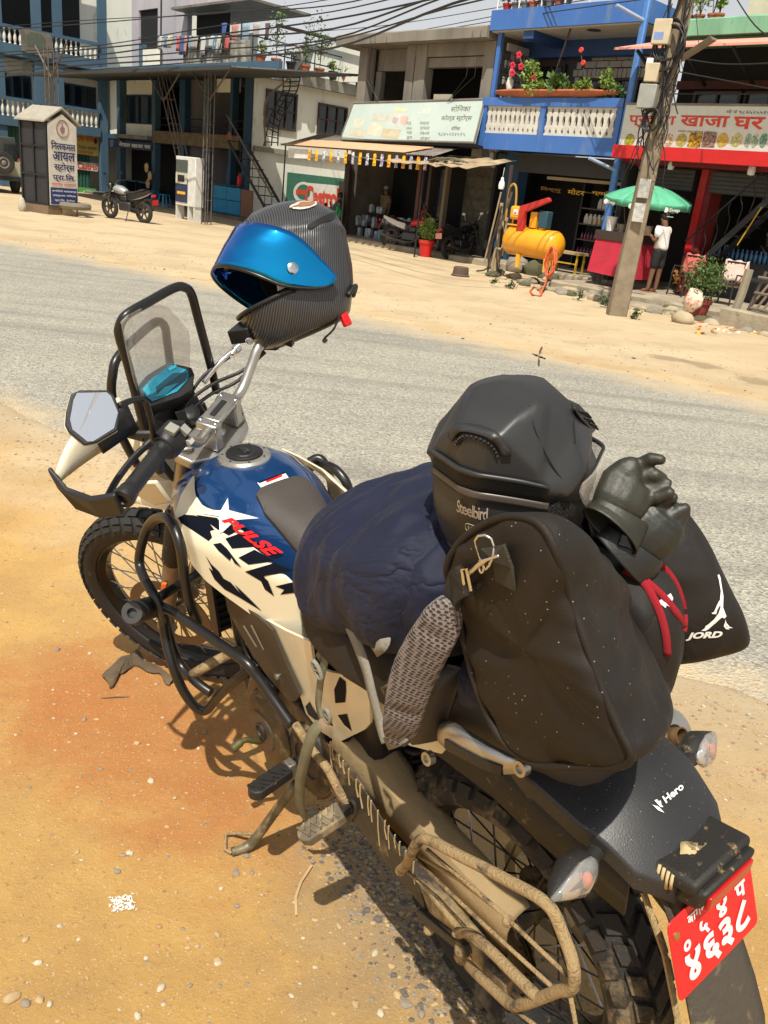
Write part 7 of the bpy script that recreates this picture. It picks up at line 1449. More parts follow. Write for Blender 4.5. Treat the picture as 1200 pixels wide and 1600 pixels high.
q = MB(); q.lathe(cc-nrm_*.012,nrm_,[(0,.062),(.012,.061),(.018,.056),(.0185,.044),(.016,.0435)],40,False); fc = q.build('fuel_cap_ring',mat('cap_steel',(.62,.60,.55),.3,.8),tank,smooth=30)
MB().lathe(cc+nrm_*.004,nrm_,[(0,.043),(.006,.042),(.0085,.037),(.008,.030),(.0095,.0285),(.0095,.001)],32).build('fuel_cap',M_blk,tank)
b = MB(); xa = nrm_.cross(V3((0,1,0))); ya = V3((0,1,0))
for i in range(7):
    a = 2*PI*i/7+.3; b.lathe(cc+nrm_*.0055+(xa*cos(a)+ya*sin(a))*.0505,nrm_,[(0,.0028),(.0018,.0026)],8)
b.build('cap_bolts',M_blk,tank)
q = MB(); q.bar(cc+nrm_*.0145-xa*.02,cc+nrm_*.0145+xa*.016,.016,.005,nrm_); q.build('cap_key_flap',mat('glossy_black',(.01,.01,.01),.15,coat=1),tank,bevel=.002)
# sticker on the tank: white, red, blue stripes
def onTank(px,py,k=1.0):
    """where a survey line meets the tank's surface (by stepping along it)"""
    o = BMI @ CO; d = (BMI.to_3x3() @ sight(px,py)).normalized(); best = None
    t = .5
    while t < 2.6:
        p = o+d*t
        if .548 < p.x < 1.1:
# height of the surface at |y|
            hw = lerp(T_hw,p.x)
            if abs(p.y) <= hw*1.0:
                lo,hi = 0,6/7.
                for _ in range(14):
                    m_ = (lo+hi)/2; yy = tank_pt(p.x,m_).y
                    if yy < abs(p.y): lo = m_
                    else: hi = m_
                zs = tank_pt(p.x,lo).z
                if p.z <= zs+.0008: return p
        t += .0012
    return K(px,py,.1)
def quad_on(px4,nx_,ny_,fn,m,name,parent,lift=.0016):
    q = MB(); o_ = (BMI @ CO); P = []
    for j in range(ny_+1):
        for i in range(nx_+1):
            u,v = i/nx_,j/ny_; a,b_2,c_2,d_2 = [V3((*p,0)) for p in px4]
            pt = a*(1-u)*(1-v)+b_2*u*(1-v)+c_2*u*v+d_2*(1-u)*v; s_ = fn(pt.x,pt.y); P.append(s_+(o_-s_).normalized()*lift)
    q.add(P,[(j*(nx_+1)+i,j*(nx_+1)+i+1,(j+1)*(nx_+1)+i+1,(j+1)*(nx_+1)+i) for j in range(ny_) for i in range(nx_)])
    return q.build(name,m,parent,smooth=180)
quad_on([(402,754),(445,738),(453,749),(410,765)],5,3,onTank,M_white,'sticker',tank)
quad_on([(403,753),(446,737),(447,739),(405,755)],5,1,onTank,M_navy,'sticker_stripe',tank,.0026)
quad_on([(415,751),(440,741),(442,744),(417,754)],5,1,onTank,M_red,'sticker_stripe',tank,.0026)
# tank pad
q = MB(); out = [(.545+.035,.030),(.60,.058),(.70,.072),(.745,.064),(.755,.045),(.755,-.045),(.745,-.064),(.70,-.072),(.60,-.058),(.58,-.03)]
secs = []
def top_at(x,y): 
    lo,hi = 0,6/7.
    for _ in range(14):
        m_ = (lo+hi)/2
        if tank_pt(x,m_).y < abs(y): lo = m_
        else: hi = m_
    return tank_pt(x,lo).z
panel(q,[(x+.01,y) for x,y in out],lambda a,b_3: V3((a,b_3,top_at(a,b_3)+.010)),.012,.012,(0,0,-1)); q.build('tank_pad',M_pad,BIKE,bevel=.004,smooth=50)
# ---- side shroud (cream) with its graphics
def shy(x,z):  # how far out the shroud stands at (x, z): bulges at the knee, tucks in low and rear
    y = .100 + .105*max(0,min(1,(x-.40)/.42))**.9
    y -= .10*max(0,(x-.90))**1.0*1.6
    y -= .9*max(0,z-.86)**1.35*2.2
    y -= .28*max(0,.80-z-(.95-x)*.25)
    return max(.07,y)
def onSh(px,py,s=0):
    o = BMI @ CO; d = (BMI.to_3x3() @ sight(px,py)); y = .16
    for _ in range(14): t = (y-o.y)/d.y; p = o+d*t; y = shy(p.x,p.z)*.6+y*.4
    return p
shroud_px = [(300,745),(283,772),(274,800),(276,830),(285,858),(302,885),(322,908),(350,930),(378,950),(408,972),(440,990),(478,1001),(468,968),(463,935),(462,920),(448,905),(420,880),(392,850),(368,822),(352,800),(330,798),(312,790),(302,775)]
sh2 = [(p.x,p.z) for p in (onSh(a,b_) for a,b_ in shroud_px)]
for s in (1,-1):
    q = MB(); panel(q,sh2,lambda a,b_3: V3((a,s*shy(a,b_3),b_3)),.018,.006,(0,-s,0)); shr = q.build('shroud',M_cream,BIKE,smooth=60)
    if s == 1: shroudL = shr
def decal(pxs,m,name='decal',fn=onSh,par=None,lift=.0018,step=.012,dens=1):
    o_ = BMI @ CO; P2 = [V3((a,b_,0)) for a,b_ in pxs]; v,f = sheet2d([(p.x,p.y) for p in P2],9)
    q = MB(); pp = []
    for a,b_ in v: s_ = fn(a,b_); pp.append(s_+(o_-s_).normalized()*lift)
    q.add(pp,f); return q.build(name,m,par or shroudL,smooth=180)
C3 = lambda pts: [(100+x/2.609,680+y/2.609) for x,y in pts]
CD = lambda pts: [(203+x/2.539,672+y/2.539) for x,y in pts]
for pts in ([(190,348),(215,335),(255,338),(300,350),(335,395),(318,400),(326,425),(312,440),(240,392),(203,368)],[(262,336),(345,348),(358,362),(392,368),(430,398),(392,418),(345,392),(318,372)],
            [(330,452),(360,447),(385,470),(442,546),(415,528),(402,506),(396,518),(352,480)],[(378,430),(440,408),(612,498),(575,514),(520,484),(490,463),(405,470)],[(430,506),(494,474),(575,520),(470,534)],
            [(456,562),(572,527),(655,558),(528,580),(548,600),(572,660),(535,632),(520,600)],[(576,620),(660,600),(660,645),(596,653),(612,634)],
            [(300,498),(322,532),(352,560),(372,590),(400,605),(440,650),(415,612),(470,665),(522,718),(440,668),(375,632),(335,592),(312,545),(330,560)]): decal(CD(pts),M_navy)
# dark blue band beneath the lettering, blends into the tank
# white star burst
decal(C3([(668,255),(672,305),(795,338),(700,345),(650,392),(634,400),(632,330),(560,318),(640,305)]),M_white,lift=.004)
# red lettering PULSE along the flank
a,b_,c_,d_ = [V3((100+x/2.609,680+y/2.609,0)) for x,y in ((640,348),(848,505),(896,478),(664,322))]
q = MB(); o_ = BMI @ CO
def pl(s,t):
    pt = a*(1-s)*(1-t)+b_*s*(1-t)+c_*s*t+d_*(1-s)*t; p = onSh(pt.x,pt.y); return p+(o_-p).normalized()*.0065
letter(q,'PULSE',None,None,None,bold=.045,shear=.35,fn=pl,sp=1.05); q.build('lettering',M_red,shroudL,smooth=-1)
# ---- seat
def seat(name,xs_,w,z,m,zb=.80):
    q = MB(); secs = []
    for x,hw,zt in zip(xs_,w,z): secs.append([V3((x,hw*math.copysign(abs(cos(a_))**.55,cos(a_)),(zt+zb)/2+(zt-zb)/2*math.copysign(abs(sin(a_))**.6,sin(a_)))) for a_ in arc(0,2*PI*27/28,28)])
    q.loft(secs); return q.build(name,m,BIKE,smooth=70,sub=1)
seat('seat',[.61,.59,.55,.48,.40,.30,.20,.08,-.05,-.15,-.19],[.04,.065,.085,.105,.125,.14,.14,.13,.12,.10,.06],[.875,.90,.905,.89,.88,.875,.885,.915,.92,.91,.88],M_pad,.79)
# ---- black side cover behind the shroud, side panel
def yplane(y0,sx=0,sz=0,x0=.5,z0=.7): return lambda x,z: y0+sx*(x-x0)+sz*(z-z0)
def onY(px,py,f):
    o = BMI @ CO; d = BMI.to_3x3() @ sight(px,py); y = .15
    for _ in range(14): t = (y-o.y)/d.y; p = o+d*t; y = f(p.x,p.z)*.6+y*.4
    return p
def sidepanel(pxs,f,m,name,thick=.006,both=True,step=.02,label=None):
    P = [onY(a_,b_2,f) for a_,b_2 in pxs]; o2 = [(p.x,p.z) for p in P]; r_ = []
    for s in ((1,-1) if both else (1,)):
        q = MB(); panel(q,o2,lambda a_,b_3: V3((a_,s*f(a_,b_3),b_3)),step,thick,(0,-s,0)); r_.append(q.build(name,m,BIKE,smooth=50,label=label))
    return r_[0]
f_hc = yplane(.158,.02,.10)
hcv = sidepanel([(350,925),(372,938),(415,975),(425,985),(448,1040),(468,1085),(462,1095),(452,1096),(420,1060),(395,1025),(372,985),(356,955)],f_hc,M_heat,'side_cover')
def decalY(pxs,f,m,par,name='decal',lift=.003): return decal(pxs,m,name,lambda a_,b_2: onY(a_,b_2,f),par,lift)
M_slot = mat('pale_slot',(.3,.27,.22),.5)
for pts in ([(379,978),(382,977),(402,1010),(400,1012)],[(391,977),(394,976),(413,1015),(411,1016)]): decalY(pts,f_hc,M_slot,hcv,'slot')
p = onY(434,1057,f_hc); MB().lathe(p,(0,1,0),[(0,.008),(.004,.008),(.006,.005)],14).build('cover_bolt',M_alu,hcv)
f_sp = yplane(.150,-.02,.14)
spn = sidepanel([(415,968),(445,985),(485,1003),(490,1040),(515,1050),(540,1055),(577,1082),(578,1130),(570,1140),(533,1158),(520,1155),(500,1142),(478,1115),(468,1085),(448,1040),(427,990)],f_sp,M_cream,'side_panel')
C4 = lambda pts: [(340+x/4,960+y/4) for x,y in pts]
for pts in ([(762,390),(800,420),(803,480),(797,550),(735,555),(728,470)],[(750,630),(808,622),(838,730),(790,690)],[(700,655),(722,700),(700,690),(680,660)]): decalY(C4(pts),f_sp,M_navy,spn)
decalY(C4([(548,575),(575,545),(600,590),(640,650),(620,668),(565,625)]),f_sp,mat('mesh_grille',(.01,.01,.01),.8,bump=1,bs=400),spn,'vent_grille')
sidepanel([(575,1080),(600,1075),(700,1120),(705,1160),(690,1178),(640,1165),(600,1140),(580,1120)],yplane(.135,.05,.1),M_cream,'tail_panel')
# ---- frame and engine
q = MB()
for s in (1,-1):
    q.tube(smoothpath([(1.02,0,.86),(.95,s*.06,.74),(.88,s*.09,.52),(.80,s*.10,.32),(.68,s*.10,.27),(.52,s*.11,.29),(.42,s*.12,.40),(.38,s*.12,.55),(.36,s*.11,.70),(.28,s*.11,.77),(.0,s*.11,.80),(-.09,s*.09,.815)],4),.013,10)
    q.tube([(.98,0,.92),(.8,s*.06,.82),(.6,s*.09,.76),(.36,s*.11,.72)],.016,10)
q.rod((1.09,0,.80),(1.02,0,.97),.03,16)
q.build('frame',M_tube,BIKE,smooth=60)
q = MB(); q.tube(smoothpath([K(462,1132,.168),K(473,1149,.17),K(490,1175,.17),K(511,1200,.17),K(535,1245,.165),K(550,1262,.15)],4),.009,10); q.build('footrest_bracket_tube',M_mudtube,BIKE,smooth=60)
q = MB(); q.loft([[V3((x,y,z)) for x,z in ((.42,.36),(.50,.28),(.78,.28),(.84,.36),(.80,.46),(.66,.53),(.48,.50))] for y in (-.10,-.115,.10,.118)]); q.build('crankcase',M_bronze,BIKE,bevel=.018,smooth=40)
q = MB(); q.lathe((.52,.105,.405),(0,1,0),[(0,.085),(.02,.083),(.03,.072),(.034,.045),(.030,.042),(.030,.01)],36); q.build('sprocket_cover',M_eng,BIKE)
q = MB(); q.lathe((.69,.105,.385),(0,1,0),[(0,.098),(.03,.095),(.043,.080),(.046,.055),(.050,.052),(.050,.02)],40); ec = q.build('alternator_cover',M_bronze,BIKE)
MB().lathe((.69,.155,.385),(0,1,0),[(0,.022),(.004,.022),(.004,.016),(.001,.015)],20).build('inspection_plug',M_eng,ec)
q = MB(); dr = V3((.25,0,.97)); 
for i in range(9): q.obox(V3((.73,0,.52))+dr*(.019*i),V3((.085,0,-.022)),(0,.082,0),dr*.0035)
q.obox(V3((.73,0,.60)),V3((.058,0,-.015)),(0,.06,0),dr*.10); q.build('cylinder_fins',M_eng,BIKE)
q = MB(); q.obox(V3((.785,0,.725)),V3((.075,0,-.02)),(0,.075,0),dr*.035); q.build('cylinder_head',M_bronze,BIKE,bevel=.01)
q = MB()
for i in range(12): q.obox(V3((.985-.0*i,0,.50+.022*i)),(.016,0,0),(0,.10,0),(0,0,.0025))
q.obox((.985,.102,.62),(.02,0,0),(0,.004,0),(0,0,.14)); q.obox((.985,-.102,.62),(.02,0,0),(0,.004,0),(0,0,.14)); q.obox((.985,0,.62),(.008,0,0),(0,.10,0),(0,0,.135))
q.build('oil_cooler',M_blk,BIKE)
MB().tube(smoothpath([(.86,-.03,.70),(.95,-.04,.66),(.96,-.07,.48),(.86,-.11,.30),(.65,-.15,.27),(.45,-.16,.33),(.30,-.155,.42)],5),.019,12).build('exhaust_pipe',M_eng,BIKE,smooth=180)
ex0,ex1 = V3((.28,-.155,.44)),K(1046,1153,-.19)
q = MB(); q.lathe(ex0,ex1-ex0,[(0,.025),(.05,.045),(.1,.055),((ex1-ex0).length-.02,.055),((ex1-ex0).length,.048)],24); exh = q.build('silencer',M_alud,BIKE)
q = MB(); q.lathe(ex1-(ex1-ex0).normalized()*.02,ex1-ex0,[(0,.050),(.03,.048),(.034,.040),(.034,.022),(.0,.020)],24); q.build('silencer_end_cap',M_alu,exh)
q = MB(); q.lathe(ex1-(ex1-ex0).normalized()*.0,ex1-ex0,[(0,.017),(.028,.017),(.028,.0145),(.0,.0145)],20,True); q.build('exhaust_tip',mat('rusty_tip',(.22,.13,.06),.6,.6),exh)
q = MB(); q.obox((.56,-.0,.62),(.09,0,0),(0,.10,0),(0,0,.10)); q.obox((.40,0,.62),(.10,0,0),(0,.11,0),(0,0,.13)); q.build('airbox',M_blk,BIKE,bevel=.02)
q = MB(); q.tube(smoothpath([(.62,.12,.57),(.66,.135,.60),(.70,.13,.66),(.76,.10,.70)],4),.008,8); q.tube(smoothpath([(.60,.11,.52),(.68,.14,.54),(.78,.13,.60),(.84,.08,.66)],4),.006,8); q.build('engine_hoses',M_blk,BIKE,smooth=180)
p = K(385,1009,.13); MB().ball(p,(.012,.01,.014),8,6).build('yellow_plug',mat('yellow_plug',(.75,.55,.02),.5),BIKE)
q = MB(); q.obox(K(418,1075,.15),(.022,0,0),(0,.016,0),(0,0,.018)); q.obox(K(405,1045,.14),(.012,0,0),(0,.012,0),(0,0,.022)); q.build('connector_block',M_blk,BIKE,bevel=.003)
# ---- crash guard, left (and its twin on the right)
def C3p(x,y,yy): return K(100+x/2.609,680+y/2.609,yy)
g1 = [C3p(545,765,.20),C3p(515,690,.215),C3p(492,590,.225),C3p(478,470,.225),C3p(455,390,.22),C3p(425,343,.215),C3p(385,337,.215),C3p(348,365,.22),C3p(318,440,.235),C3p(307,520,.245),C3p(330,590,.255),C3p(372,660,.26),C3p(405,730,.255),C3p(425,800,.245),C3p(448,880,.24),C3p(480,945,.235),C3p(545,1010,.225),C3p(600,1050,.21)]
g2 = [C3p(375,690,.255),C3p(440,720,.245),C3p(540,785,.225),C3p(640,855,.21),C3p(740,925,.195),C3p(790,985,.185),C3p(850,1070,.175),C3p(930,1185,.165)]
g3 = [C3p(400,730,.255),C3p(415,830,.262),C3p(440,930,.268),C3p(475,1020,.262),C3p(515,1085,.25),C3p(550,1118,.235),C3p(582,1120,.22),C3p(620,1075,.205),C3p(680,1015,.19),C3p(760,955,.16),C3p(800,925,.12)]
g4 = [C3p(525,975,.225),C3p(600,930,.19),C3p(690,885,.13),C3p(740,860,.06)]
g5 = [C3p(375,670,.255),C3p(420,640,.22),C3p(480,605,.16),C3p(560,560,.10)]
mir = lambda pts: [V3((p.x,-p.y,p.z)) for p in pts]
for s in (1,-1):
    q = MB(); fmi = (lambda x: x) if s == 1 else mir
    q.tube(fmi(smoothpath(g1,5)),.0118,14); q.tube(fmi(smoothpath(g2,5)),.0118,14); q.tube(fmi(smoothpath(g3,5)),.0118,14); q.tube(fmi(g5),.0118,12)
    cg = q.build('crash_guard',M_tube,BIKE,smooth=180)
    if s == 1: MB().tube(g4,.0125,12).build('guard_cross_tube',M_mudtube,cg,smooth=180)
    a_,b_2 = K(240,948,.245),K(206,958,.33); a_,b_2 = fmi([a_,b_2]); dd = (b_2-a_)
    q = MB(); q.lathe(a_,dd,[(0,.026),(.004,.0275),(dd.length*.35,.0275),(dd.length*.36,.026),(dd.length*.38,.0275),(dd.length-.008,.0275),(dd.length,.024),(dd.length,.012),(dd.length-.012,.011)],28); q.build('rubber_slider',mat('grey_rubber',(.045,.045,.045),.6) if s == 1 else M_rub,cg)
# right-hand guard loop that shows beyond the tank
q = MB(); q.tube(smoothpath([K(483,722,-.19),K(497,716,-.21),K(508,726,-.22),K(517,752,-.23),K(520,780,-.235)],5),.0115,12); q.build('guard_loop',M_tube,BIKE,smooth=180)
# ---- foot controls
def chevron_peg(name,a_,b_2,w_,m,h=.012):
    """a: root, b: tip"""
    ax1 = (b_2-a_).normalized(); fx = V3((1,0,0)); fx = (fx-ax1*fx.dot(ax1)).normalized(); upn = fx.cross(ax1); upn = upn if upn.z > 0 else -upn; L_2 = (b_2-a_).length
    q = MB(); outl = [(0,-w_),(L_2-w_*.7,-w_),(L_2-.003,-w_*.55),(L_2,0),(L_2-.003,w_*.55),(L_2-w_*.7,w_),(0,w_)]
    q.prism([a_+ax1*x+fx*y-upn*h for x,y in outl],upn*h*2); pg = q.build(name,m,BIKE,bevel=.004,seg=3)
    q = MB(); n_c = 6
    for i in range(n_c):
        x = .010+(L_2-.02)*i/n_c; s = 1 if i % 2 else -1
        q.bar(a_+ax1*x-fx*s*w_*.8+upn*(h+.001),a_+ax1*(x+L_2/n_c*.95)+fx*s*w_*.8+upn*(h+.001),.0045,.006,upn)
        q.bar(a_+ax1*x+fx*s*w_*.8+upn*(h+.001),a_+ax1*(x+L_2/n_c*.45)+upn*(h+.001),.0040,.006,upn)
    q.build('tread_ribs',m,pg); return pg
M_pegd = mat('dusty_rubber',(.12,.095,.06),.85,dust=.7,dustcol=(.30,.23,.13),ds=20)
pr,pt = K(448,1203,.17),K(391,1243,.275); chevron_peg('footpeg',pr,pt,.021,M_blkd)
pr2,pt2 = K(535,1268,.185),K(468,1312,.275); chevron_peg('footpeg',pr2,pt2,.021,M_pegd)
q = MB(); q.bar(pr,K(462,1190,.13),.02,.02); q.obox(pr+V3((0,-.01,.0)),(.014,0,0),(0,.010,0),(0,0,.018)); q.obox(K(465,1170,.125),(.03,0,0),(0,.005,0),(.01,0,.07)); q.build('footpeg_bracket',M_alud,BIKE,bevel=.003)
q = MB(); q.bar(pr2+V3((.0,.01,0)),K(548,1258,.15),.024,.02); q.tube(smoothpath([K(538,1250,.15),K(552,1252,.16),K(556,1268,.16),K(546,1282,.16)],4),.005,8); q.obox(K(548,1262,.15),(.02,0,0),(0,.012,0),(0,0,.016)); q.build('footpeg_bracket',M_eng,BIKE,bevel=.003)
MB().tube(smoothpath([K(415,1158,.14),K(398,1158,.17),K(385,1156,.19),K(376,1160,.205),K(364,1170,.225)],4),[.007]*12+[.010]*5,10).build('gear_lever',mat('muddy_lever',(.10,.09,.03),.6,.3,dust=.5,dustcol=(.25,.2,.08)),BIKE,smooth=180)
# side stand down to the ground
gi = lambda px,py,z=.0: BMI @ (GR(px,py,z))
s0 = K(462,1225,.125); s1 = gi(398,1312,.035); s2 = gi(382,1325,.014); s3 = gi(362,1331,.010)
q = MB(); q.tube(smoothpath([s0,s0*.5+s1*.5,s1,s2,s3],5),[.012]*10+[.013]*6+[.011]*5,12); st = q.build('side_stand',mat('muddy_steel',(.13,.11,.07),.5,.5,dust=.7,dustcol=(.28,.23,.13),ds=26),BIKE,smooth=180)
MB().tube([gi(402,1303,.05),gi(362,1302,.012),gi(352,1305,.009),gi(352,1328,.009),gi(362,1333,.008)],.0042,8).build('stand_foot_loop',M_mudtube,st,smooth=60)
# ---- swingarm, chain, guards
q = MB()
for s in (1,-1):
    q.bar((.44,s*.115,.40),(-.085,s*.125,.325),.034,.055)
q.bar((.40,-.11,.40),(.40,.11,.40),.06,.06); sw = q.build('swingarm',M_mudpanel,BIKE,bevel=.007)
q = MB(); q.lathe((0,.142,.325),(0,1,0),[(0,.020),(.004,.020),(.004,.014),(.016,.014),(.020,.009)],6); q.lathe((0,-.142,.325),(0,-1,0),[(0,.020),(.004,.020),(.016,.014)],6); q.build('axle_nut',M_mudtube,BIKE,bevel=.002)
q = MB(); q.obox((-.085,.125,.322),(.018,0,-.002),(0,.019,0),(0,0,.03)); q.rod((-.10,.125,.322),(-.135,.125,.320),.005,8); q.build('chain_adjuster',M_mudpanel,BIKE,bevel=.003)
# sprocket and chain
q = MB(); q.lathe((0,.078,.325),(0,1,0),[(0,.096),(.005,.096),(.005,.05),(0,.05)],48,True)
for i in range(40):
    a_ = 2*PI*i/40; q.obox((cos(a_)*.099,.0805,.325+sin(a_)*.099),V3((cos(a_),0,sin(a_)))*.005,(0,.0022,0),V3((-sin(a_),0,cos(a_)))*.003)
q.build('rear_sprocket',M_chain,BIKE)
path = [V3((0+.103*cos(a_),.0805,.325+.103*sin(a_))) for a_ in arc(rad(95),rad(265),22)]+[V3((.505+.034*cos(a_),.0805,.405+.034*sin(a_))) for a_ in arc(rad(-82),rad(78),8)]
tot = 0; seg_ = []; pc = path+[path[0]]
for a_,b_2 in zip(pc,pc[1:]): seg_.append((tot,a_,b_2)); tot += (b_2-a_).length
q = MB(); nl = 104
for i in range(nl):
    s = tot*i/nl; k = max(j for j in range(len(seg_)) if seg_[j][0] <= s); t0_,a_,b_2 = seg_[k]; d_ = (b_2-a_).normalized(); c_ = a_+d_*(s-t0_)
    wd_ = .0085 if i % 2 else .0062; q.obox(c_,d_*.0085,V3((0,wd_*.16,0)),d_.cross(V3((0,1,0)))*.0055)
    for sy in (-1,1): q.obox(c_+V3((0,sy*wd_,0)),d_*.0085,V3((0,.0011,0)),d_.cross(V3((0,1,0)))*.0058)
q.build('chain',M_chain,BIKE,kind='stuff')
# long flared chain guard above, black flap with mud streaks in front
cg_px = [(620,1148),(612,1180),(640,1215),(660,1260),(700,1300),(740,1340),(780,1385),(812,1425),(800,1443),(770,1425),(700,1375),(655,1345),(600,1300),(560,1240),(545,1200),(560,1195),(585,1180),(598,1155)]
def f_cg(x,z): return .115+.25*(z-.50)*.0+.02*sin(x*4)
q = MB(); secs = []
prof = [(.40,.50,.57,.14),(.34,.47,.56,.13),(.28,.44,.53,.12),(.22,.42,.495,.11),(.15,.405,.475,.105),(.05,.39,.460,.105),(-.02,.375,.450,.10),(-.055,.372,.443,.098),(-.062,.372,.435,.096)]
for x,zb,zt,yo in prof: secs.append([V3((x,yo+.006,zb)),V3((x,yo+.004,zb+(zt-zb)*.6)),V3((x,yo-.006,zt-.006)),V3((x,yo-.02,zt)),V3((x,.060,zt+.003)),V3((x,.045,zt-.002))])
q.loft(secs,closed=False,caps=False); q.build('chain_guard',mat('mud_coated_guard',(.30,.21,.10),.8,col2=(.22,.155,.08),scale=5,bump=.25,bs=70),BIKE,smooth=40,solid=.003)
q = MB(); q.prism([V3((.42,.155,.56)),V3((.30,.155,.55)),V3((.12,.158,.44)),V3((.08,.158,.37)),V3((.22,.155,.38)),V3((.40,.155,.44))],(0,.004,0)); fl = q.build('swingarm_flap',M_eng,BIKE,bevel=.001)
# dried mud runs
q = MB(); r9 = Rnd(9)
for i in range(16):
    x = .12+.26*i/15+r9.uniform(-.006,.006); z0 = .47+(x-.12)*.42; l_ = r9.uniform(.03,.10); q.tube([(x,.1605,z0),(x+.002,.161,z0-l_*.5),(x-.001+r9.uniform(-.003,.003),.1605,z0-l_)],[.0022,.0016,.0020],5,flat=.5)
q.build('mud_runs',mat('dried_mud',(.42,.31,.15),.95),fl,kind='stuff')
# rear shock
q = MB(); a_,b_2 = V3((.26,0,.72)),V3((.33,0,.42)); dd = (b_2-a_).normalized(); 
q.tube([a_+dd*(.02+.26*t)+(dd.orthogonal().normalized()*cos(t*2*PI*8)+dd.cross(dd.orthogonal().normalized())*sin(t*2*PI*8))*.03 for t in arc(0,1,97)],.006,6); q.rod(a_,b_2,.016,12); q.build('rear_shock',M_eng,BIKE)
# ---- saree guard (mud-caked tubes)
C1 = lambda x,y,yy: K(600+x/3.557,1150+y/3.557,yy)
sgo = [(90,745,.20),(125,715,.215),(150,655,.235),(180,600,.24),(215,572,.24),(280,590,.24),(420,665,.24),(560,735,.24),(700,810,.24),(830,880,.24),(900,930,.24),(945,985,.24),(990,1090,.24),(1035,1210,.245),(1052,1280,.25),(1058,1350,.25),(1040,1405,.25),(960,1420,.25),(860,1460,.25),(740,1500,.25),(690,1482,.245),(600,1400,.235),(530,1335,.225),(468,1272,.20)]
q = MB(); q.tube(smoothpath([C1(*p) for p in sgo],4),.0085,12); sgd = q.build('saree_guard',M_mudtube,BIKE,smooth=180)
q = MB(); q.tube(smoothpath([C1(*p) for p in ((405,1115,.165),(440,1092,.185),(500,1110,.215),(560,1160,.235),(700,1300,.245),(800,1400,.25),(860,1455,.25))],4),.0085,12); q.build('guard_inner_bar',M_mudtube,sgd,smooth=180)
for pts in (((190,665,.22),(420,800,.235),(640,970,.24),(870,1190,.245),(1020,1330,.25)),((190,700,.22),(450,950,.235),(700,1180,.24),(930,1390,.25)),((240,630,.235),(520,870,.24),(690,1010,.24)),((130,755,.205),(300,900,.2),(450,1060,.18)),((720,1520,.25),(830,1600,.25),(900,1660,.25)),((1035,1440,.25),(1065,1600,.25),(1090,1700,.25))):
    MB().tube([C1(*p) for p in pts],.0032,8).build('guard_rod',M_mudtube,sgd,smooth=180)
for x,y,yy,r_ in ((92,748,.20,.010),(415,1105,.17,.013),(440,1185,.18,.016),(250,1075,.17,.011),(690,1030,.24,.009)): q = MB(); q.ball(C1(x,y,yy),r_,10,6); q.build('mud_caked_bolt',M_mudtube,BIKE)
# small plate under the swingarm: long link bar
q = MB(); q.bar(C1(200,985,.17),C1(470,1190,.18),.014,.02); q.build('brake_link',M_eng,BIKE,bevel=.002)
# ---- tail: rear inner mudguard, tail cover, lamp, plate, mud flap, indicators, grab rails
q = MB(); secs = []
for x,z,hw in ((.22,.76,.10),(.10,.775,.10),(-.02,.785,.102),(-.12,.775,.105),(-.20,.757,.095),(-.27,.74,.085)):
    secs.append([V3((x,hw,z-.08)),V3((x,hw,z-.02)),V3((x,hw-.02,z)),V3((x,0,z+.004)),V3((x,-hw+.02,z)),V3((x,-hw,z-.02)),V3((x,-hw,z-.08))])
q.loft(secs,closed=False,caps=False); q.build('rear_inner_mudguard',M_blkd,BIKE,smooth=50,solid=.006)
TZ = lambda x: .825-.2*max(0,-.12-x)
tail_out = [(.0,.10),(-.10,.122),(-.20,.118),(-.285,.098),(-.335,.052),(-.345,0),(-.335,-.052),(-.285,-.098),(-.20,-.118),(-.10,-.122),(0,-.10)]
q = MB(); panel(q,tail_out,lambda a_,b_3: V3((a_,b_3,TZ(a_)+.022-1.9*b_3*b_3-.9*max(0,-.22-a_)**1.3)),.02,.034,(0,0,-1)); tc_ = q.build('tail_cover',mat('matt_black_cover',(.022,.022,.023),.42,dust=.22,dustcol=(.14,.11,.07),ds=120,bump=.12,bs=400,speck=110),BIKE,bevel=.004,smooth=60)
def tz(x,y): return TZ(x)+.022-1.9*y*y-.9*max(0,-.22-x)**1.3+.0022
def onTail(px,py):
    o = BMI @ CO; d = BMI.to_3x3() @ sight(px,py); z = .84
    for _ in range(12): p = o+d*((z-o.z)/d.z); z = tz(p.x,p.y)
    return p
a,b_,c_,d_ = [V3((840+x/3.333,1200+y/3.333,0)) for x,y in ((670,185),(765,105),(745,72),(648,150))]
q = MB(); letter(q,'Hero',None,None,None,bold=.03,fn=lambda s,t: onTail(*(a*(1-s)*(1-t)+b_*s*(1-t)+c_*s*t+d_*(1-s)*t).xy)); q.build('lettering',M_white,tc_,smooth=-1)
q = MB()
for pts in ([(597,192),(632,205),(660,235),(628,222)],[(608,170),(622,165),(655,205),(640,205)],[(625,180),(640,170),(645,190)]):
    q.add([onTail(840+x/3.333,1200+y/3.333)+V3((0,0,.0008)) for x,y in pts],[tuple(range(len(pts)))])
q.build('emblem',M_white,tc_,smooth=-1)
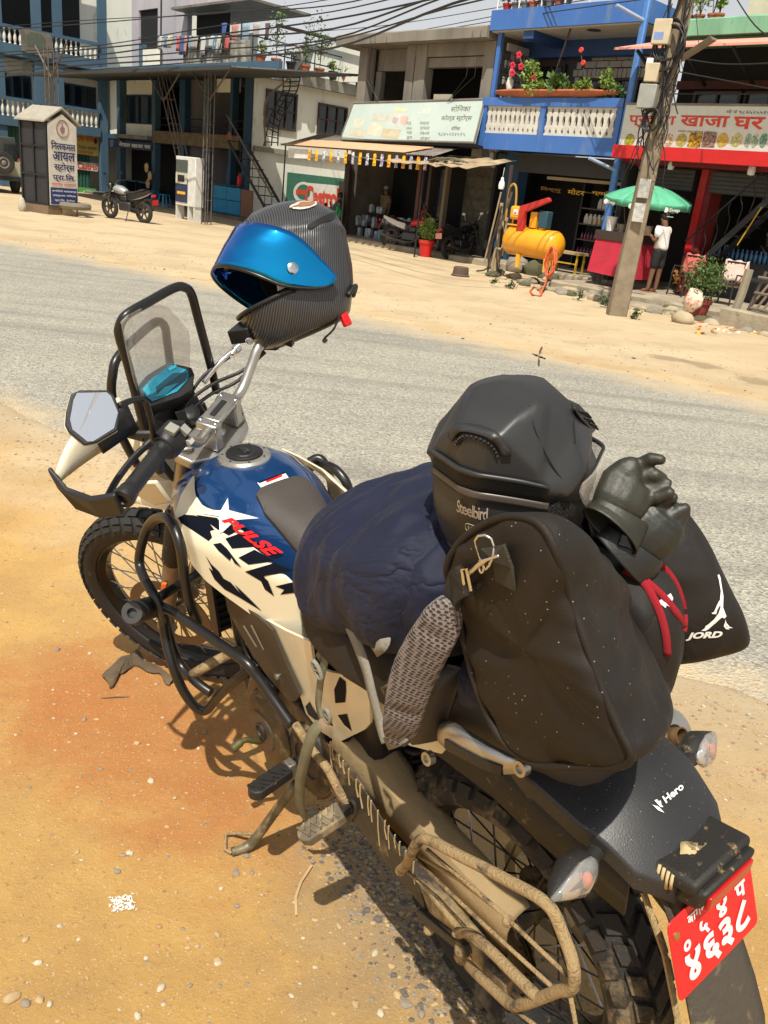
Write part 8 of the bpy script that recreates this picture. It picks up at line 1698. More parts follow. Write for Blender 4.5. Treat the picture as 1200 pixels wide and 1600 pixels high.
# lamp block
C2 = lambda x,y: (840+x/3.333,1200+y/3.333)
zt_ = .806; tl = [KZ(*C2(900,240),.82),KZ(*C2(1085,400),.806),KZ(*C2(985,575)[:2],.79),KZ(*C2(800,455),.806)]
cx_ = sum(tl,V3())/4
q = MB(); q.obox((-.312,0,.766),(.045,0,-.008),(0,.068,0),(.0,0,.013)); q.obox((-.346,0,.752),(.020,0,-.006),(0,.063,0),(-.004,0,.020)); tlb = q.build('tail_lamp_housing',M_blkd,BIKE,bevel=.009,seg=3)
q = MB(); q.obox((-.367,0,.750),(.004,0,-.001),(0,.052,0),(-.001,0,.014)); q.build('tail_lamp_lens',mat('red_lens',(.45,.01,.01),.15),tlb,bevel=.003)
q = MB(); r11 = Rnd(4)
for i in range(6):
    c_ = V3((-.315+r11.uniform(-.018,.012),.030+r11.uniform(-.045,.036),.7795)); a0 = r11.uniform(.005,.013)
    q.prism([c_+V3((a0*r11.uniform(.5,1.3)*cos(t),a0*r11.uniform(.5,1.3)*sin(t),0)) for t in arc(0,5.9,13)],(0,0,.0012))
for i in range(4): q.tube([(-.300-.007*i,.066,.777),(-.301-.007*i,.0695,.765),(-.302-.007*i,.0695,.748+.006*(i % 2))],.0026,6)
q.build('mud_splash',mat('pale_dried_mud',(.50,.38,.20),.95),tlb,kind='stuff',smooth=180)
# plate
pTL,pTR,pBL = K(1042,1434,.095),K(1158,1330,-.092),K(1071,1526,.095)
xd = (pTR-pTL); yd = (pBL-pTL); wd,hd = .20,.10
xd = V3((0,-1,0)); yd = V3((-.30,0,-.954)).normalized(); c0_ = V3((-.340,.098,.722))
pn = xd.cross(yd)*-1
if pn.x > 0: pn = -pn
ol = []
for (x,y) in ((0,0),(.196,0),(.196,.128),(0,.128)):
    for k in range(4):
        a_ = {(0,0): PI,(.196,0): 1.5*PI,(.196,.128): 0,(0,.128): .5*PI}[(x,y)]+k*PI/6; r_ = .010
        ol.append(c0_+xd*(min(max(x,r_),.196-r_)+r_*cos(a_))+yd*(min(max(y,r_),.128-r_)+r_*sin(a_)))
q = MB(); q.prism(ol,pn*.0022); plate = q.build('number_plate',M_pur,BIKE,bevel=.0008)
o3 = c0_+pn*.0034
q = MB()
letter(q,'४६३८',o3+xd*.022+yd*.118,xd*.155,yd*-.052,bold=.035)
q2_ = [('०',.024,.062,.016,.017),('५',.062,.064,.022,.026),('४',.104,.062,.026,.026),('प',.15,.06,.026,.024)]
for ch,x,y,w_,h_ in q2_: letter(q,ch,o3+xd*x+yd*y,xd*w_,yd*-h_,bold=.035)
letter(q,'बागमती प्रदेश',o3+xd*.04+yd*.032,xd*.115,yd*-.024,bold=.02)
q.build('plate_lettering',M_white,plate,smooth=-1)
q = MB(); q.lathe(c0_+xd*.014+yd*.026+pn*.002,pn,[(0,.006),(.002,.006),(.003,.003)],10); q.build('plate_bolt',mat('brassy_bolt',(.45,.33,.12),.4,.8),plate)
# rear mud flap below the plate and its arm
q = MB(); secs = []
for x,z,hw in ((-.24,.79,.055),(-.285,.74,.058),(-.325,.68,.060),(-.365,.60,.068),(-.40,.52,.076),(-.425,.45,.082),(-.44,.38,.084),(-.445,.35,.080)):
    secs.append([V3((x+.012*(1-(2*u-1)**2)*-1,hw*(2*u-1),z)) for u in arc(0,1,7)])
q.loft(secs,closed=False,caps=False); mf = q.build('mud_flap',mat('mud_edged_flap',(.06,.05,.038),.8,dust=.55,dustcol=(.34,.26,.13),ds=9,bump=.4),BIKE,smooth=180,solid=.006)
q = MB(); q.prism([V3((-.20,.06,.80)),V3((-.32,.06,.77)),V3((-.345,.055,.70)),V3((-.33,.05,.66)),V3((-.25,.055,.71))],(0,-.12,0)); q.build('plate_bracket',M_blkd,BIKE,bevel=.008)
q = MB(); q.ribbon([V3((-.28,.062,.70)),V3((-.33,.066,.62)),V3((-.37,.074,.53)),V3((-.41,.084,.42)),V3((-.43,.086,.36))],(0,1,0),.009,.004); q.build('mud_crust',mat('mud_crust',(.42,.31,.15),.95,bump=1,bs=90),mf,kind='stuff')
# indicators
def indicator(base,tip,lab):
    ax1 = (tip-base); L_2 = ax1.length; ax1.normalize(); bk_ = V3((-1,0,.25)); bk_ = (bk_-ax1*bk_.dot(ax1)).normalized(); dn = ax1.cross(bk_)
    q = MB(); q.tube([base,base+ax1*L_2*.32],[.014,.011],12); stl = q.build('indicator_stalk',M_blkd,BIKE,label=lab)
    P = lambda t,w_,h_,off=0: [base+ax1*L_2*t+bk_*(off)+dn*(w_*cos(a_))+bk_*(h_*sin(a_)) for a_ in arc(0,2*PI*11/12,12)]
    q = MB(); q.loft([P(.28,.008,.010,-.004),P(.42,.022,.020,-.006),P(.62,.026,.022,-.006),P(.85,.012,.014,-.004),P(1.0,.003,.004)]); q.build('indicator_body',M_blkd,stl,smooth=50)
    q = MB(); q.loft([P(.33,.008,.005,.012),P(.45,.0215,.010,.014),P(.62,.0255,.013,.014),P(.86,.012,.008,.008),P(1.01,.003,.003,.003)]); q.build('indicator_lens',M_lens,stl,smooth=180)
    MB().ball(base+ax1*L_2*.60+bk_*.016,(.010,.010,.010),12,8).build('bulb',M_oran,stl,smooth=180)
    q = MB(); q.loft([P(.36,.006,.004,.010),P(.5,.017,.004,.010),P(.66,.019,.004,.010),P(.9,.006,.003,.006)]); q.build('reflector',M_chr,stl,smooth=180)
indicator(K(945,1318,.085),K(860,1404,.235),'left rear indicator on its black stalk')
indicator(K(1060,1205,-.085),K(1112,1145,-.235),'right rear indicator on its black stalk')
# grab rails
for s in (1,-1):
    q = MB(); pr_ = [(.065,.136,.822,.010,.018),(.050,.150,.832,.013,.044),(.02,.158,.848,.013,.058),(-.02,.162,.860,.013,.054),(-.06,.161,.868,.012,.046),(-.095,.154,.874,.011,.036),(-.115,.14,.876,.008,.024)]
    secs = []
    for x,y,z,a_,h_ in pr_: secs.append([V3((x,s*(y+a_*cos(t)),z-.012+h_*.5*math.copysign(abs(sin(t))**.8,sin(t)))) for t in arc(0,2*PI*13/14,14)])
    q.loft(secs); gr_ = q.build('grab_rail',M_alu,BIKE,smooth=60,bevel=.002)
    q = MB(); secs = []
    for x,y,z,a_,h_ in pr_[2:-1]: secs.append([V3((x,s*(y+a_*.86),z-.016+k_)) for k_ in (-.009,-.002,.004,.009)]+[V3((x,s*(y+a_+.0035),z-.016+k_)) for k_ in (.009,.004,-.002,-.009)])
    q.loft(secs); q.build('rail_recess_shade',M_blk,gr_)  # black strip on the rail, painting in the shade of a recess
for px,py in ((674,1183),(820,1198)): q = MB(); q.lathe(K(px,py,.15),(0,1,.2),[(0,.012),(.012,.012),(.012,.007),(.008,.007)],14); q.build('rail_bolt',M_alu,BIKE)
# ================================================================ LUGGAGE ON THE BIKE, HELMETS, GLOVES
def fabric(name,col,col2,rough=.75,wr=1.,sc_=9,sheen=.2,dust=.0,speck=0):
    m = mat(name,col,rough,col2=col2,scale=3.5,bump=.5,bs=700,sheen=sheen,spec=.28,dust=dust,speck=speck,dustcol=tuple(min(1,c*3+.06) for c in col),ds=5); n,L,b = tree_nodes(m)
# creases: stretched ridged noise as a second bump
    tc = n.new('ShaderNodeTexCoord'); t = n.new('ShaderNodeTexNoise'); t.inputs['Scale'].default_value = sc_; t.inputs['Detail'].default_value = 3; t.inputs['Distortion'].default_value = .9; L(tc.outputs['Object'],t.inputs['Vector'])
    a = n.new('ShaderNodeMath'); a.operation = 'SUBTRACT'; L(t.outputs['Fac'],a.inputs[0]); a.inputs[1].default_value = .5
    c = n.new('ShaderNodeMath'); c.operation = 'ABSOLUTE'; L(a.outputs[0],c.inputs[0])
    d = n.new('ShaderNodeMath'); d.operation = 'POWER'; L(c.outputs[0],d.inputs[0]); d.inputs[1].default_value = .6
    bp = n.new('ShaderNodeBump'); bp.inputs['Strength'].default_value = .8*min(1,wr); bp.inputs['Distance'].default_value = .02*wr; L(d.outputs[0],bp.inputs['Height'])
    old = b.inputs['Normal'].links[0].from_node; L(bp.outputs[0],old.inputs['Normal']); old.inputs['Distance'].default_value = .002
    return m
F_navy = fabric('navy_nylon',(.006,.0085,.028),(.010,.013,.032),.6,.9,8,.03)
F_duf = fabric('black_duffel_cloth',(.013,.0105,.009),(.021,.0165,.013),.55,.3,5,.0,.25,75)
F_blk = fabric('black_sack_cloth',(.012,.0105,.010),(.019,.016,.014),.6,.5,7,.0)
F_glove = mat('grey_leather',(.012,.013,.013),.48,col2=(.019,.020,.016),scale=14,bump=.12,bs=160)
F_glove2 = mat('olive_leather',(.017,.0165,.011),.5,col2=(.026,.025,.016),scale=14,bump=.12,bs=160)
M_web = mat('grey_webbing',(.30,.28,.23),.85,col2=(.24,.22,.18),scale=30,bump=.6,bs=500)
M_web2 = mat('olive_webbing',(.22,.20,.12),.85,col2=(.17,.16,.10),scale=30,bump=.6,bs=500)
M_redw = mat('red_webbing',(.50,.008,.022),.75,bump=.8,bs=700)
M_bweb = mat('black_webbing',(.014,.014,.012),.55,bump=.8,bs=600)
def closed_smooth(pts,n=3): return smoothpath(pts,n,True)
def wrinkle(p,amp,s,seed,aniso=(1,1,1)):
    q = V3((p.x*aniso[0],p.y*aniso[1],p.z*aniso[2]))*s+V3((seed*3.7,seed,-seed*2.1))
    a = noise.noise(q); b_ = noise.noise(q*2.1+V3((5,5,5)))
    return amp*((1-abs(a)*2.6)*.8 + (1-abs(b_)*2.6)*.45)
def bag(name,secs,m,parent,amp=.006,s=9,seed=0,cap=.03,aniso=(1,1,1),n=4,nl=5,sm=4,edge=.88):
    """secs: outlines (same count) front to back; rounded ends; wrinkled skin"""
    S_ = [closed_smooth(q,n) for q in secs]; m_ = len(S_[0])
    if len(S_) > 1:
        cols = [smoothpath([q[k] for q in S_],nl) for k in range(m_)]; S_ = [[cols[k][i] for k in range(m_)] for i in range(len(cols[0]))]
    def cen(q): return sum(q,V3())/len(q)
    def endcap(q,nxt):
        c = cen(q); d = (c-cen(nxt)).normalized(); out = []; rm = sum((p-c).length for p in q)/len(q)
        for k,h in ((.985,.16),(.95,.38),(edge,.6),(.72,.84),(.5,.95),(.25,1.0),(.04,1.0)): out.append([c+(p-c)*k*(k+(1-k)*rm/max(.01,(p-c).length))+d*cap*h for p in q])
        return out
    a = endcap(S_[0],S_[1]); b_ = endcap(S_[-1],S_[-2]); S_ = list(reversed(a))+S_+b_
    mb = MB(); mb.loft(S_); 
    me = bpy.data.meshes.new('t'); me.from_pydata([tuple(p) for p in mb.v],[],mb.f); me.update(); bm = bmesh.new(); bm.from_mesh(me); bmesh.ops.recalc_face_normals(bm,faces=bm.faces); [bmesh.ops.smooth_vert(bm,verts=bm.verts,factor=.5,use_axis_x=True,use_axis_y=True,use_axis_z=True) for _ in range(sm)]; bm.normal_update()
    for i,v in enumerate(bm.verts): mb.v[i] = v.co + v.normal*wrinkle(v.co,amp,s,seed,aniso)
    bm.free(); bpy.data.meshes.remove(me)
    return mb.build(name,m,parent,smooth=180,sub=1)
def pillow(name,A,B,C,D,th,m,parent,amp=.006,s=9,seed=0,nu=26,nv=30,bulge=.3,aniso=(1,1,1)):
    """A B C D: corners of the side one sees; th: thickness vector away from it"""
    A,B,C,D,th = map(V3,(A,B,C,D,th)); mb = MB(); idx = {}
    def pt(u,v,side):
        p = A*(1-u)*(1-v)+B*u*(1-v)+C*u*v+D*(1-u)*v; e = max(0,(1-abs(2*u-1)**3)*(1-abs(2*v-1)**3))**.42
        cu = (abs(2*u-1)*abs(2*v-1))**4; p = p+( (A+B+C+D)/4-p)*cu*.05
        q = p+th*(.5-.5*e) if side == 0 else p+th*(.5+.5*e); return q - (th*bulge*(e-.6) if side == 0 else -th*bulge*(e-.6))
    for side in (0,1):
        for j in range(nv+1):
            for i in range(nu+1):
                p = pt(i/nu,j/nv,side); k = wrinkle(p,amp,s,seed,aniso)*(1 if side == 0 else -1); e = (1-abs(2*i/nu-1)**6)*(1-abs(2*j/nv-1)**6)
                mb.v.append(p-th.normalized()*k*e)
        o_ = side*(nu+1)*(nv+1)
        for j in range(nv):
            for i in range(nu): mb.f.append([o_+j*(nu+1)+i,o_+j*(nu+1)+i+1,o_+(j+1)*(nu+1)+i+1,o_+(j+1)*(nu+1)+i]); mb.mi.append(0)
    N_ = (nu+1)*(nv+1); W_ = nu+1; ring = [i for i in range(W_)]+[j*W_+nu for j in range(1,nv+1)]+[nv*W_+i for i in range(nu-1,-1,-1)]+[j*W_ for j in range(nv-1,0,-1)]
    for a,b_ in zip(ring,ring[1:]+ring[:1]): mb.f.append([a,b_,b_+N_,a+N_]); mb.mi.append(0)
    return mb.build(name,m,parent,smooth=180,sub=1)
BL_ = lambda name,label,cat,p=(0,0,0): thing(name,label,cat,M=BM)
# ---- navy sack on the seat
nb = BL_('stuff_sack','crumpled navy blue nylon sack lying on the seat behind the fuel tank','bag')
secs = []
for x,hl,hr,zb,zt in ((.485,.11,.10,.86,.985),(.45,.16,.145,.84,1.03),(.40,.19,.165,.85,1.07),(.33,.205,.185,.87,1.10),(.24,.215,.20,.90,1.135),(.15,.205,.20,.93,1.16),(.07,.17,.18,.96,1.15)):
    zc = (zb+zt)/2; h = (zt-zb)/2; q = []
    for a in arc(0,2*PI*15/16,16):
        c_,s_ = cos(a),sin(a); w_ = hl if c_ > 0 else hr; q.append(V3((x+.02*s_,w_*math.copysign(abs(c_)**.75,c_),zc+h*math.copysign(abs(s_)**.8,s_)-(.02*c_))))
    secs.append(q)
bag('sack_body',secs,F_navy,nb,.016,7,4,.035,(1.7,.6,.7),nl=9)
# ---- black bags underneath
ub = BL_('saddle_bag','black bag strapped low on the seat under the navy sack','bag')
bag('bag_body',[[V3((x,y*w_,z)) for y,z in ((.165,.815),(.175,.86),(.15,.92),(0,.94),(-.15,.92),(-.175,.86),(-.165,.815),(0,.80))] for x,w_ in ((.44,.9),(.34,1.08),(.20,1.08),(.10,1.0))],F_blk,ub,.005,10,2,.02)
MB().ribbon(smoothpath([K(598,975,.19),K(602,1000,.20),K(596,1010,.205),K(585,1018,.20)],4),(1,0,.2),.02,.003).build('strap_tail',M_web,ub,smooth=180)
q = MB(); 
pb = BL_('side_pouch','rounded black vinyl pouch hanging beside the rear seat behind the padded strap','pouch')
pillow('pouch_body',K(668,1050,.175),K(698,1058,.165),K(665,1172,.165),K(622,1180,.18),V3((.0,-.07,-.0)),M_pad,pb,.002,8,1,14,20,.25)
nv_ = BL_('navy_pack','dark navy pack wedged between seat and duffel bag','bag')
pillow('pack_body',K(690,1035,.15),K(800,1060,.15),K(790,1125,.15),K(700,1118,.15),V3((.05,-.22,.02)),F_navy,nv_,.004,9,6,18,14,.15)
# ---- duffel: end panel faces the rider's left
du = BL_('duffel_bag','large black duffel bag strapped across the tail with piped round end panel','bag')
ep = [(716,935),(704,890),(722,852),(762,822),(805,810),(846,822),(872,866),(893,935),(915,1000),(938,1065),(965,1130),(986,1176),(962,1192),(905,1192),(835,1187),(785,1148),(750,1075),(730,1000)]
E0 = [K(x,y,.185 + (.02 if y < 900 else 0)) for x,y in ep]; c0 = sum(E0,V3())/len(E0)
def ring_at(y,kx,kz): return [V3((.02+(p.x-.02)*kx,y,.945+(p.z-.945)*kz)) for p in E0]
R = [E0,ring_at(.165,1.0,.975),ring_at(.13,.99,.88),ring_at(.09,.95,.76),ring_at(.04,.87,.63),ring_at(-.005,.77,.50)]
dbody = bag('duffel_body',R,F_duf,du,.0065,8,3,.014,(.8,.8,2.4),nl=8,n=5,sm=2)
pp = closed_smooth(E0,6); pp = [c0+(p-c0)*1.022+V3((0,.003,0)) for p in pp]
MB().tube(pp,.0052,8,closed=True).build('piping',F_duf,du,smooth=180)
# hardware: strap loop, clip, tab
def onEnd(px,py,off=.0): p = K(px,py,.185+.02+off); return p
q = MB(); q.ribbon([onEnd(770,858,.02),onEnd(779,862,.026),onEnd(786,880,.022),onEnd(790,915,.014)],V3((-1,0,.25)),.030,.004); q.build('webbing_tab',M_bweb if 0 else mat('worn_webbing',(.06,.052,.035),.8,bump=.8,bs=500),du,bevel=.001)
q = MB(); cc_ = onEnd(757,862,.03); q.tube([cc_+V3((.014*cos(t),.004*sin(2*t),.022*sin(t))) for t in arc(0,2*PI*11/12,12)],.0018,6,closed=True); q.build('d_ring',M_chr,du,smooth=180)
q = MB(); a_,b2_ = onEnd(780,868,.035),onEnd(735,895,.03); q.tube(smoothpath([a_,a_*.6+b2_*.4+V3((0,.006,.004)),b2_],4),[.0018]*4+[.0034]*5,8); q.tube([b2_+(a_-b2_).normalized()*.028+V3((.004*cos(t),0,.009*sin(t))) for t in arc(0,6,10)],.0016,6); q.build('snap_hook',M_chr,du,smooth=180)
q = MB(); P4 = [onEnd(722,890,.03),onEnd(729,888,.032),onEnd(736,922,.03),onEnd(727,926,.03)]; q.tube(P4,.0022,6,closed=True); q.build('strap_buckle',M_chr,du)
q = MB(); q.ribbon([onEnd(733,903,.026),onEnd(722,908,.03),onEnd(712,915,.022),onEnd(706,925,.01)],V3((.15,0,1)),.038,.005); q.build('shoulder_strap',M_bweb,du,bevel=.001)
q = MB(); q.ribbon([onEnd(712,912,.016),onEnd(707,932,.012),onEnd(700,955,.004)],V3((1,0,.5)),.03,.004); q.build('shoulder_strap',M_bweb,du,bevel=.001)
# padded mesh strap and grey strap
def mesh_material():
    m = mat('grey_air_mesh',(.115,.095,.09),.8); n,L,b = tree_nodes(m); uv = n.new('ShaderNodeTexCoord')
    mp = n.new('ShaderNodeMapping'); mp.inputs['Scale'].default_value = (150,190,170); mp.inputs['Rotation'].default_value = (0,.6,0); L(uv.outputs['Object'],mp.inputs[0])
    v = n.new('ShaderNodeTexVoronoi'); v.feature = 'F1'; L(mp.outputs[0],v.inputs['Vector']); v.inputs['Scale'].default_value = 1; v.inputs['Randomness'].default_value = .12
    r = n.new('ShaderNodeMapRange'); r.inputs[1].default_value = .25; r.inputs[2].default_value = .55; L(v.outputs['Distance'],r.inputs[0])
    x = n.new('ShaderNodeMix'); x.data_type = 'RGBA'; L(r.outputs[0],x.inputs[0]); x.inputs[6].default_value = (.045,.032,.034,1); x.inputs[7].default_value = (.19,.165,.16,1); L(x.outputs[2],b.inputs['Base Color'])
    bp = n.new('ShaderNodeBump'); bp.inputs['Distance'].default_value = .003; L(r.outputs[0],bp.inputs['Height']); L(bp.outputs[0],b.inputs['Normal']); return m
ps = BL_('padded_strap','grey mesh padded shoulder strap hanging from the duffel bag down the left side','strap')
cl_ = [K(702,935,.215),K(688,975,.225),K(668,1010,.23),K(648,1050,.232),K(636,1090,.232),K(628,1125,.228),K(620,1158,.22)]
cl_ = smoothpath(cl_,5); q = MB(); n_ = len(cl_); secs = []
cam_l = BMI @ CO
for i,p in enumerate(cl_):
    tg = (cl_[min(i+1,n_-1)]-cl_[max(i-1,0)]).normalized(); vd_ = (cam_l-p).normalized(); wd_ = tg.cross(vd_).normalized(); nn_ = wd_.cross(tg); nn_ = nn_ if nn_.dot(vd_) > 0 else -nn_; t = i/(n_-1)
    w_ = (.025+.008*sin(t*PI))*(1 if t > .12 else .45+4.6*t)*(1 if t < .9 else 1-(t-.9)*3.5); dent = sum(math.exp(-((t-c_)/.022)**2) for c_ in (.22,.74,.93))
    secs.append([p+wd_*w_*cos(a)+nn_*.011*math.copysign(abs(sin(a))**.6,sin(a))*(1-.55*dent*(abs(cos(a)) < .75)) for a in arc(0,2*PI*23/24,24)])
q.loft(secs); q.build('pad',mesh_material(),ps,smooth=180,sub=1)
q = MB(); q.ribbon(smoothpath([K(547,978,.195),K(560,1010,.20),K(572,1045,.205),K(583,1090,.21),K(594,1130,.215),K(604,1160,.22)],5),(1,.1,.35),.019,.0025); q.ribbon([K(604,1162,.222),K(616,1158,.225),K(632,1148,.222)],V3((.2,0,1)),.021,.003); q.build('strap_web',M_web,ps,smooth=180)
q = MB(); q.ribbon([K(598,1080,.21),K(610,1072,.216),K(612,1100,.216)],V3((.5,0,1)),.014,.003); q.build('strap_keeper',M_web2,ps,smooth=180)
# cargo strap with buckles, loose tail
cs = BL_('cargo_strap','olive webbing strap with two buckles dangling over the left side panel','strap')
C5 = lambda x,y,yy=.175: K(330+x/2.927,900+y/2.927,yy)
for i,(pts,w_,m) in enumerate((([(435,260,.165),(470,275,.175),(500,310,.18),(505,350,.18),(490,380,.18)],.018,M_web2),([(555,310,.17),(535,340,.18),(520,390,.185),(505,450,.187),(495,520,.187),(490,590,.187),(505,650,.19)],.018,M_web2),([(495,680,.195),(465,720,.205),(440,790,.21),(420,870,.205),(405,950,.195),(405,1030,.18),(415,1085,.165),(428,1120,.15)],.023,M_web2))):
    MB().ribbon(smoothpath([C5(*p) for p in pts],5),(1,0,.1) if i < 2 else [V3((1,.5*sin(t*3),.2)) for t in arc(0,1,36)],w_,.0022).build('strap_web',m,cs,smooth=180)
for x,y,r_ in ((485,430,.4),(530,640,-.3)):
    c_ = C5(x,y,.195); q = MB(); up_ = V3((sin(r_),.1,cos(r_))).normalized(); sd_ = up_.cross(V3((0,1,0))).normalized()
    q.tube([c_+sd_*(.010*cos(t))+up_*(.019*sin(t)) for t in arc(0,2*PI*13/14,14)],.0042,8,closed=True); q.bar(c_-sd_*.009,c_+sd_*.009,.006,.005,up_); q.bar(c_-sd_*.009+up_*.009,c_+sd_*.009+up_*.009,.005,.005,up_); q.build('buckle',M_web,cs,smooth=180)
# ---- second black bag beyond the duffel, red straps, sack with the white figure
sb = BL_('black_backpack','black backpack squeezed between the duffel bag and the white printed sack','bag')
o2 = [K(930,872,-.07),K(980,878,-.07),K(1022,908,-.07),K(1048,950,-.07),K(1056,1005,-.07),K(1050,1055,-.07),K(1028,1098,-.07),V3((-.06,-.07,.92)),V3((.04,-.07,.93)),V3((.06,-.07,1.03)),V3((.02,-.07,1.10))]
c2 = sum(o2,V3())/len(o2)
bag('backpack_body',[[c2+(p-c2)*k+V3((0,dy,0)) for p in o2] for dy,k in ((.03,.93),(.01,1.0),(-.01,1.0),(-.03,.9))],F_blk,sb,.005,9,8,.03,nl=5)
q = MB(); A_ = K(1010,905,-.07); B_ = K(1052,925,-.13)
jb = BL_('drawstring_sack','black drawstring sack printed with a white leaping figure hanging at far right of the luggage','bag')
JA,JB,JC,JD = K(955,800,-.10),K(1100,778,-.26),K(1232,1040,-.30),K(1045,1075,-.17)
thv = (JB-JA).cross(JD-JA).normalized(); thv = thv if thv.dot(cam_l-JA) < 0 else -thv
pillow('sack_body',JA,JB,JC,JD,thv*.17,F_blk,jb,.006,8,9,26,30,.12,(1,1,1))
def onJ(px,py):
    o = cam_l; d = BMI.to_3x3() @ sight(px,py); t = (JA-o).dot(thv)/d.dot(thv); p = o+d*t
# follow the pillow's swell
    return p
deps = bpy.context.evaluated_depsgraph_get
def cast(obj,px,py,lift=.002,fb=None):
    """where a survey line meets a finished soft object, just outside its skin"""
    bpy.context.view_layer.update(); e = obj.evaluated_get(deps()); iw = obj.matrix_world.inverted(); o = iw @ CO; d = (iw.to_3x3() @ sight(px,py)).normalized()
    ok,loc,nn_,_i = e.ray_cast(o,d)
    if not ok: return None
    w_ = obj.matrix_world @ loc; return BMI @ (w_ - sight(px,py).normalized()*lift)
jbody = jb.children[0]
def jdecal(pts,name='print',lift=.002):
    v,f = sheet2d(pts,7); P_ = [cast(jbody,a,b_,lift) for a,b_ in v]; f = [t for t in f if all(P_[i] is not None for i in t)]
    q = MB(); q.add([p if p is not None else V3() for p in P_],f); return q.build(name,M_white,jb,smooth=-1)
C6 = lambda pts: [(900+x/4.286,690+y/4.286) for x,y in pts]
for pts in ([(948,895),(958,888),(968,910),(975,960),(988,1040),(985,1110),(1000,1150),(1008,1170),(995,1185),(978,1178),(962,1190),(935,1215),(905,1240),(890,1255),(868,1268),(838,1268),(862,1250),(868,1235),(885,1225),(925,1190),(955,1150),(968,1110),(965,1050),(970,1000),(958,930)],
            [(962,1060),(968,1090),(945,1130),(940,1155),(915,1155),(908,1148),(925,1140),(940,1105)],
            [(1000,1190),(1008,1215),(1030,1240),(1052,1248),(1020,1250),(998,1225)],[(995,1215),(1005,1240),(1030,1258),(1005,1256),(990,1238)]):
    jdecal(C6(pts))
def jletters(body,quad_,bold=.05,shear=.2):
    v,f,asp = text2d(body,bold,shear=shear); a,b_,c_,d_ = [V3((900+x/4.286,690+y/4.286,0)) for x,y in quad_]; P_ = []
    for s,t in v: pt = a*(1-s)*(1-t)+b_*s*(1-t)+c_*s*t+d_*(1-s)*t; P_.append(cast(jbody,pt.x,pt.y,.003))
    f = [t for t in f if all(P_[i] is not None for i in t)]; q = MB(); q.add([p if p is not None else V3() for p in P_],f); q.build('lettering',M_white,jb,smooth=-1)
jletters('JORD',[(735,1335),(975,1325),(985,1268),(745,1280)])
# red straps (webbing over the black bags)
rs = BL_('luggage_strap','bright red webbing straps crossing between the duffel bag and the printed sack','strap')
def rsp(pts,w_=.0105,yy=None):
    P_ = []
    for x,y in pts:
        best = None
        for o_ in (dbody,sb.children[0],jbody):
            c_ = cast(o_,x,y,.004)
            if c_ is not None and (best is None or (c_-cam_l).length < (best-cam_l).length): best = c_
        P_.append(best if best is not None else K(x,y,-.05))
    P_ = smoothpath(P_,3); vd_ = [(p-cam_l).normalized() for p in P_]; wl = []
    for i,p in enumerate(P_):
        tg = (P_[min(i+1,len(P_)-1)]-P_[max(i-1,0)]).normalized(); wl.append(tg.cross(vd_[i]).normalized())
    MB().ribbon(P_,wl,w_,.003).build('strap_web',M_redw,rs,smooth=180)
rsp([(975,890),(990,898),(1008,912),(1024,940),(1034,965),(1041,995),(1043,1025)])
rsp([(995,895),(1015,912),(1035,930),(1052,950),(1062,965),(1068,980)],.0095)
rsp([(1027,878),(1042,892),(1056,912),(1066,940),(1070,965),(1068,985)],.0095)
q = MB(); 
for pts in ([(1028,940),(1040,950),(1048,927),(1052,935),(1046,948),(1038,943)],):
    P_ = [cast(sb.children[0],x,y,.003) or K(x,y,-.06) for x,y in pts]; q.add(P_,[(0,1,2),(0,2,3),(0,3,5),(3,4,5)])
q.build('print',M_white,sb,smooth=-1)
# ---- helmets
HSc = 1.0
HS = [(-.150,.086,.112,.074),(-.140,.096,.132,.086),(-.118,.106,.145,.100),(-.09,.114,.150,.118),(-.05,.120,.153,.134),(0,.1255,.152,.146),(.035,.126,.146,.152),(.07,.119,.128,.148),(.10,.101,.100,.126),(.122,.074,.070,.092),(.134,.044,.042,.055),(.138,.015,.015,.018)]
def hsec(u):
    tab = HS
    if u <= tab[0][0]: return tab[0][1:]
    for a,b_ in zip(tab,tab[1:]):
        if u <= b_[0]:
            t = (u-a[0])/(b_[0]-a[0]); return tuple(a[i]+(b_[i]-a[i])*t for i in (1,2,3))
    return tab[-1][1:]
def hp(phi,u,off=0,bump=None):  # phi 0 = face, +90 = its left, 180 = back
    w_,f_,b_ = hsec(u); c_,s_ = cos(phi),sin(phi); L_3 = f_ if c_ > 0 else b_; e = .92
    p = V3((L_3*math.copysign(abs(c_)**e,c_),w_*math.copysign(abs(s_)**e,s_),u))
    nn_ = V3((c_/max(L_3,.02),s_/max(w_,.02),u*1.0/.138/.14*(1 if u > 0 else .5))).normalized()
    if bump: off += bump(phi,u)
    q = p+nn_*off
    for n_f,d_f in FACETS:
        ex = q.dot(n_f)-d_f-off*.85
        if ex > 0: q = q-n_f*(ex*.88)
    return q
FACETS = []
